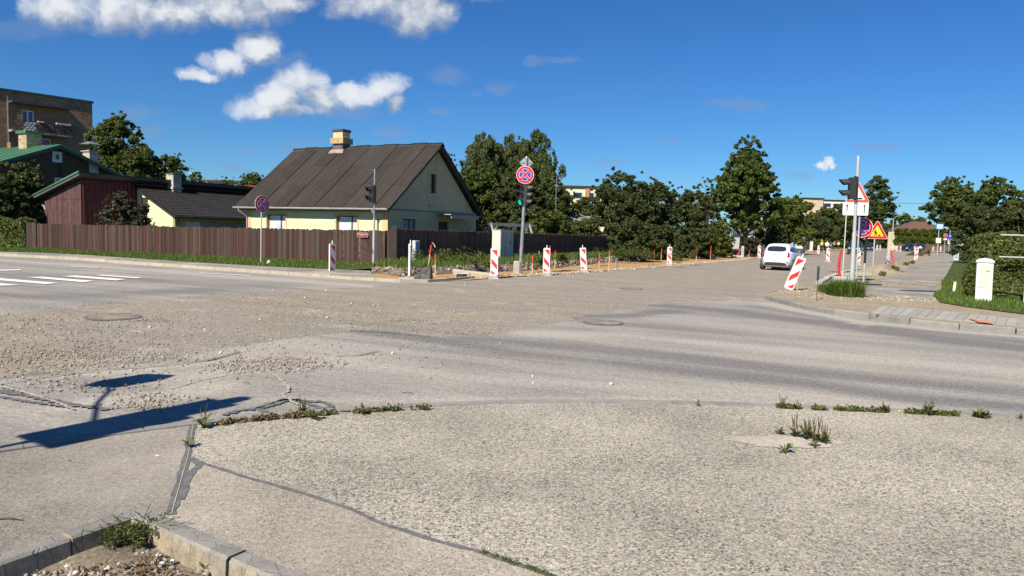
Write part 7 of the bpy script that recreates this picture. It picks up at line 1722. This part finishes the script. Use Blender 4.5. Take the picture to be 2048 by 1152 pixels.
def creep(name, label, px_pts, n, mat, ls, spread, h=.02):
    p = resample([G(*q) for q in px_pts], 200); i = rg.integers(0, 200, n); c = np.c_[p[i] + rg.normal(size=(n, 2)) * spread, np.abs(rg.normal(size=n)) * h + .005]
    keep = (np.sin(i * .21) + np.sin(i * .083 + 2) + rg.random(n)) > .1; c = c[keep]
    V, Fq, a, b = leaves(c, np.full(len(c), .008), len(c), ls, rg); o = foliage(name, LM[mat], None, [(V, Fq, a, b)]); return tag(o, label, 'weeds', None, 'stuff')
creep('joint_weeds', 'low reddish green weeds creeping along the left kerb joint', [(440, 850), (500, 843), (560, 838), (620, 834), (660, 829)], 1700, 'dry', .018, .016)
creep('joint_weeds', 'low green weeds in the left kerb joint', [(440, 848), (520, 841), (600, 835), (650, 830), (780, 822), (870, 818)], 1500, 'weed', .020, .014)
creep('joint_weeds', 'low green weeds creeping along the right kerb joint', [(1555, 816), (1640, 820), (1700, 822), (1770, 825), (1870, 830), (1990, 836)], 3200, 'weed', .020, .014)
creep('joint_weeds', 'moss and small weeds in the lower bitumen joint', [(965, 1106), (1000, 1117), (1030, 1129), (1060, 1137), (1110, 1156)], 1100, 'weed', .008, .008, .004)
# ---------------- planter corner: kerb stones, soil and stones
nrm1 = Vector((-k1d.y, k1d.x, 0)); nrm2 = Vector((k2d.y, -k2d.x, 0))
inn = -nrm1 if (-nrm1).y < 0 else nrm1; inn2 = nrm2 if nrm2.y < 0 else -nrm2
pk = empty('planter_kerb', kind='structure')
def planter_stone(a, b, n_, w, name='kerb_stone', z=.02, z2=None):
    d = (b - a).normalized(); a, b = a + d*.006, b - d*.006; c = .016; prof = [(0, -.14), (0, z), (w - c, z - .002), (w, z - c), (w + .008, -.14)]
    vs = [p + n_*o_ + Vector((0, 0, z_)) for p in (a, b) for o_, z_ in prof]; m = MB(); m.add(vs, [(0,1,6,5),(1,2,7,6),(2,3,8,7),(3,4,9,8),(4,3,2,1,0),(5,6,7,8,9)]); return m.build(name, CONC_TAN, pk)
kw = .105
S = G(128, 1074); L1 = (C0 - S).length
planter_stone(C0 - k1d * .012, C0 - k1d * L1, inn, kw); planter_stone(C0 - k1d * L1, C0 - k1d * (L1 + 1.0), inn, kw, z=.012); planter_stone(C0 - k1d * (L1 + 1.0), C0 - k1d * 4, inn, kw)
E2 = G(492, 1107); L2 = (E2 - C0).length
planter_stone(C0 + k2d * .03 + inn2*.0, C0 + k2d * L2, inn2, kw + .01); planter_stone(C0 + k2d * L2, C0 + k2d * (L2 + 1.0), inn2, kw, z=.014); planter_stone(C0 + k2d * (L2 + 1.0), C0 + k2d * 4, inn2, kw)
gxp, gyp = np.meshgrid(np.linspace(-5.5, 1.6, 90), np.linspace(.4, 4.3, 60)); zz_ = -.105 + .022*np.sin(gxp*5)*np.sin(gyp*7) + .008*rg.random(gxp.shape)
idx = np.arange(gxp.size).reshape(gxp.shape); Fp = np.stack([idx[:-1, :-1], idx[:-1, 1:], idx[1:, 1:], idx[1:, :-1]], -1).reshape(-1, 4)
np_mesh('planter_soil', np.c_[gxp.ravel(), gyp.ravel(), zz_.ravel()], Fp, SOIL, smooth=True)['kind'] = 'structure'
# ---------------- loose stones
ico = None
bm = bmesh.new(); bmesh.ops.create_icosphere(bm, subdivisions=1, radius=1); ICV = np.array([v.co[:] for v in bm.verts]); ICF = np.array([[v.index for v in f.verts] for f in bm.faces]); bm.free()
def stone_mat(name, c1, c2, c3):
    t = NT(name); a = t.n('ShaderNodeAttribute', attribute_name='tone').outputs['Fac']; c = t.mix(t.ramp(a, 0, .7, 0, 1, False), c1, c2); c = t.mix(t.ramp(a, .8, 1), c, c3); return t.bsdf(t.scale(c, t.ramp(t.noise(t.coord('Object'), 60, 3), .3, .7, .85, 1.15)), .9, 0, None, .2)
def rocks(name, pts, sizes, mat, rng, label=None, cat='stones', squash=.6, parent=None, kind='stuff'):
    n = len(pts); V = ICV[None] * (1 + .22*rng.normal(size=(n, len(ICV), 1))); V = V * (sizes[:, None, None] * (.7 + .6*rng.random((n, 1, 3)) * np.array([1, 1, squash]))) 
    a = rng.random(n)*2*PI; c, s = np.cos(a), np.sin(a); x = V[..., 0]*c[:, None] - V[..., 1]*s[:, None]; y = V[..., 0]*s[:, None] + V[..., 1]*c[:, None]; V = np.stack([x, y, V[..., 2]], -1) + np.asarray(pts)[:, None]
    Fq = (ICF[None] + (np.arange(n)*len(ICV))[:, None, None]).reshape(-1, 3); o = np_mesh(name, V.reshape(-1, 3), Fq, mat, parent, attr=dict(tone=np.repeat(rng.random(n), len(ICV))))
    if parent is None: tag(o, label, cat, None, kind)
    return o
GST = stone_mat('gravel_stone', (.21, .185, .15), (.30, .265, .215), (.46, .42, .36)); PST = stone_mat('planter_pebble', (.17, .145, .12), (.30, .27, .23), (.60, .58, .54)); CLOD = stone_mat('earth_clod', (.13, .105, .08), (.22, .185, .15), (.32, .28, .23)); RUB = stone_mat('rubble_piece', (.25, .21, .15), (.36, .31, .235), (.48, .43, .35))
def gp_cloud(cx, cy, rx, ry, n):     # cloud in image terms, put on the ground
    a = rg.normal(size=(n, 2)) * .55; return np.array([tuple(G(cx + u*rx, max(500, cy + v*ry))) for u, v in a])
cl = []; 
for cx, cy, rx, ry, n in ((240, 690, 330, 60, 2300), (90, 640, 150, 30, 700), (60, 720, 160, 30, 900), (200, 712, 160, 10, 800), (560, 728, 110, 12, 1100), (480, 738, 60, 8, 260), (300, 800, 90, 12, 260), (280, 815, 60, 6, 120), (650, 615, 260, 30, 900), (850, 650, 160, 16, 500), (820, 640, 50, 4, 90), (940, 668, 40, 4, 120), (600, 605, 200, 12, 300), (220, 610, 60, 5, 200), (300, 640, 50, 5, 200), (120, 770, 220, 20, 350), (800, 700, 300, 50, 160), (1200, 600, 250, 22, 420), (560, 590, 250, 8, 260), (700, 660, 300, 60, 500)):
    cl.append(gp_cloud(cx, cy, rx, ry, int(n * .95)))
cl = np.concatenate(cl); cl = cl[(cl[:, 1] > np.interp(cl[:, 0], [p[0] for p in NKx], [p[1] for p in NKx]) + .1) & (cl[:, 1] < 23)]; sz = .0045 + .012 * rg.random(len(cl)) ** 3.2; cl[:, 2] = .008 + sz*.3
rocks('road_gravel', cl, sz, GST, rg, 'loose gravel scattered over the broken junction surface')
big = np.array([tuple(G(x, y)) for x, y in ((546, 581), (740, 575), (700, 570), (930, 570), (652, 582), (610, 597), (703, 608), (748, 612), (757, 610), (829, 610), (865, 592), (655, 637), (545, 625), (520, 640), (680, 640), (230, 630), (300, 655), (80, 660), (410, 660), (1222, 770), (1067, 767), (1065, 754), (785, 708), (440, 707))]); bs = rg.uniform(.015, .032, len(big)); big[:, 2] = bs*.4
for p_, s_ in zip(big, bs): pass
rocks('road_stones', big, bs, stone_mat('pale_stone', (.5, .46, .38), (.6, .56, .48), (.7, .66, .6)), rg, 'larger pale stones lying singly on the gravel')
q = G(537, 533); o = rocks('white_stone', np.array([[q.x, q.y, .14]]), np.array([.12]), stone_mat('white_rock', (.62, .6, .55), (.65, .62, .58), (.7, .68, .62)), rg, 'white fist sized stone at the grass edge right of the thin sign pole', 'stone'); del o['kind']
# bank clods, rubble rims
bb_ = scatter_strip([p for p in foot if p.x < 34], [p for p in BE if p.x < 34], 2600, lambda x, y: .0, rg); 
fi = rg.random(len(bb_)); a_ = resample([p for p in foot if p.x < 34], 400); b_ = resample([p for p in BE if p.x < 34], 400); ii = rg.integers(0, 400, 2600); tt = rg.random(2600); pos = np.c_[a_[ii]*(1-tt)[:, None] + b_[ii]*tt[:, None], np.array([(bank_z(*a_[k]) + .02) for k in ii]) * tt ** .8]
rocks('bank_clods', pos, .02 + .09 * rg.random(2600) ** 2.2, CLOD, rg, 'earth clods and stones in the cut face of the bank', 'clods', squash=.8)
rim = scatter_strip([G(*p) for p in [(940, 560), (1000, 556), (1092, 552), (1180, 546), (1338, 534), (1500, 520)]], [G(*p) for p in [(940, 556), (1000, 551), (1092, 547), (1180, 541), (1338, 529), (1500, 516)]], 2600, lambda x, y: .02, rg)
rocks('rubble_rim', rim, .012 + .05 * rg.random(len(rim)) ** 2.5, RUB, rg, 'pale crushed rubble along the edge of the sand strip', 'rubble')
rs_ = []
for cx, cy, rx, ry, n in ((1766, 546, 26, 12, 700), (1740, 552, 30, 8, 300), (1800, 536, 25, 8, 260), (1640, 592, 60, 8, 300), (1600, 588, 30, 6, 120), (1760, 604, 90, 5, 520), (1870, 609, 70, 5, 360), (1820, 570, 60, 4, 200), (1700, 560, 50, 8, 240), (1840, 522, 30, 4, 240), (1497, 514, 20, 3, 260), (1645, 512, 40, 3, 260), (1640, 600, 30, 4, 120)):
    c_ = gp_cloud(cx, cy, rx, ry, n); c_[:, 2] = .11 if cx > 1560 and cy > 520 else .02; rs_.append(c_)
rs_ = np.concatenate(rs_); ok = np.isfinite(rs_).all(1) & (rs_[:, 1] < 120) & (rs_[:, 1] > 12); rs_ = rs_[ok]
rocks('corner_rubble', rs_, (.007 + .032 * rg.random(len(rs_)) ** 4), RUB, rg, 'rubble and stones strewn over the right hand corner', 'rubble')
hp_ = G(1770, 548, .1); gx_, gy_ = np.meshgrid(np.linspace(-1.6, 1.6, 30), np.linspace(-2.6, 2.6, 36)); hz2 = .42 * np.exp(-(gx_/.75)**2 - (gy_/1.3)**2) * (1 + .25*np.sin(gx_*6)*np.cos(gy_*4)) + .03*rg.random(gx_.shape) - .03
idx = np.arange(gx_.size).reshape(gx_.shape); Fp = np.stack([idx[:-1, :-1], idx[:-1, 1:], idx[1:, 1:], idx[1:, :-1]], -1).reshape(-1, 4)
o = np_mesh('sand_heap', np.c_[gx_.ravel(), gy_.ravel(), hz2.ravel()], Fp, DIRT, smooth=True); o.location = (hp_.x, hp_.y + .6, .12); tag(o, 'heap of pale excavated sand and stones beside the far footway', 'heap', None, 'stuff')
# planter pebbles and debris
n = 9000; x = rg.uniform(-3.6, -.4, n); y = rg.uniform(1.9, 4.15, n); pit = [C0 + inn*.0 + Vector((0, -.17, 0)), C0 - k1d*2.4 + inn*.13, Vector((-4, 1.5, 0)), Vector((0, 1.0, 0)), C0 + k2d*2.4 + inn2*.13]; k = inside(x, y, pit); x, y = x[k], y[k]; sz = .0035 + .015*rg.random(len(x))**3
rocks('planter_pebbles', np.c_[x, y, np.full(len(x), -.095)], sz, PST, rg, 'white and grey pebbles on the soil in the kerbed corner bed', 'pebbles')
def wd(px, py, label, r, n, mat='weed', sp_=0):
    c = G(px, py, -.09); t = empty('weed', (c.x, c.y, -.095), 0, label, 'weed plant', 'weeds in the kerbed bed'); rng = np.random.default_rng(int(px)); cs = [(rng.normal()*r*.4, rng.normal()*r*.3, .02 + rng.random()*r*.8) for _ in range(14)]
    foliage('leaves', LM[mat], t, [leaves(cs, [r*.20]*14, int(n*.42), .008, rng, asp=3.4)])
    for k in range(22): MB().tube([(0, 0, 0), (rng.normal()*r*.4, rng.normal()*r*.3, r*.5), (rng.normal()*r*.7, rng.normal()*r*.5, r*(.8 + .4*rng.random()))], .0018, 4).build('stem', LM[mat], t)
    return t
wd(262, 1092, 'bushy wiry weed growing in the inner corner of the kerbed bed', .125, 1300); wd(300, 1080, 'wiry weed leaning on the right kerb of the bed', .14, 700); wd(232, 1095, 'darker wiry weed beside the left kerb of the bed', .12, 600); wd(520, 1150, 'small wiry weed at the bottom edge outside the kerb', .08, 260)
for px, py, lb in ((362, 1112, 'two leaved green seedling against the right kerb of the bed'), (408, 1140, 'green seedling at the lower right of the bed')):
    t = plant(px, py, lb, .06, 7, 0, 0, 'weed', -.09)
creep('dead_leaves', 'reddish dead leaves on the soil of the bed', [(160, 1120), (210, 1100), (300, 1100), (380, 1150), (410, 1150)], 900, 'dry', .014, .05, .01).location.z = -.10
q = G(1800, 826); o = MB().add([(-.018, 0, 0), (0, -.012, .012), (.02, 0, .002), (.002, .016, .014)], [(0, 1, 2, 3)]).build('fallen_leaf', YELLOW); o.location = (q.x, q.y, .01); tag(o, 'bright yellow fallen leaf on the kerb line', 'leaf')
q = G(311, 912); o = MB().cyl(.004, .004, .028, 8, TR(ry=R(90))).build('cigarette_end', mk('cig_paper', (.75, .62, .25), .8)); o.location = (q.x, q.y, .004); tag(o, 'pale cigarette end on the smooth pavement', 'litter')
q = G(1436, 848); 
for px, py, s_, lb in ((1436, 848, .011, 'small white pebble on the pavement above the bare patch'), (139, 922, .009, 'grey pebble on the smooth pavement at the left'), (1222, 769, .028, 'pale broken stone lying alone on the asphalt')):
    q = G(px, py); o = rocks('pebble', np.array([[q.x, q.y, s_*.4]]), np.array([s_]), PST, rg, lb, 'pebble'); del o['kind']
for px, py, l_, lb in ((815, 789, .12, 'thin dark twig on the asphalt'), (493, 769, .07, 'dark leaf scrap on the asphalt left of the crack'), (20, 1041, .15, 'thin dark twig at the left edge of the smooth pavement')):
    q = G(px, py); o = MB().tube([(-l_/2, 0, .004), (0, .004, .012), (l_/2, -.003, .004)], .004, 5).build('twig', mk('dark_twig', (.08, .06, .045), .9)); o.location = (q.x, q.y, .002 if py > 830 else .012); tag(o, lb, 'twig')
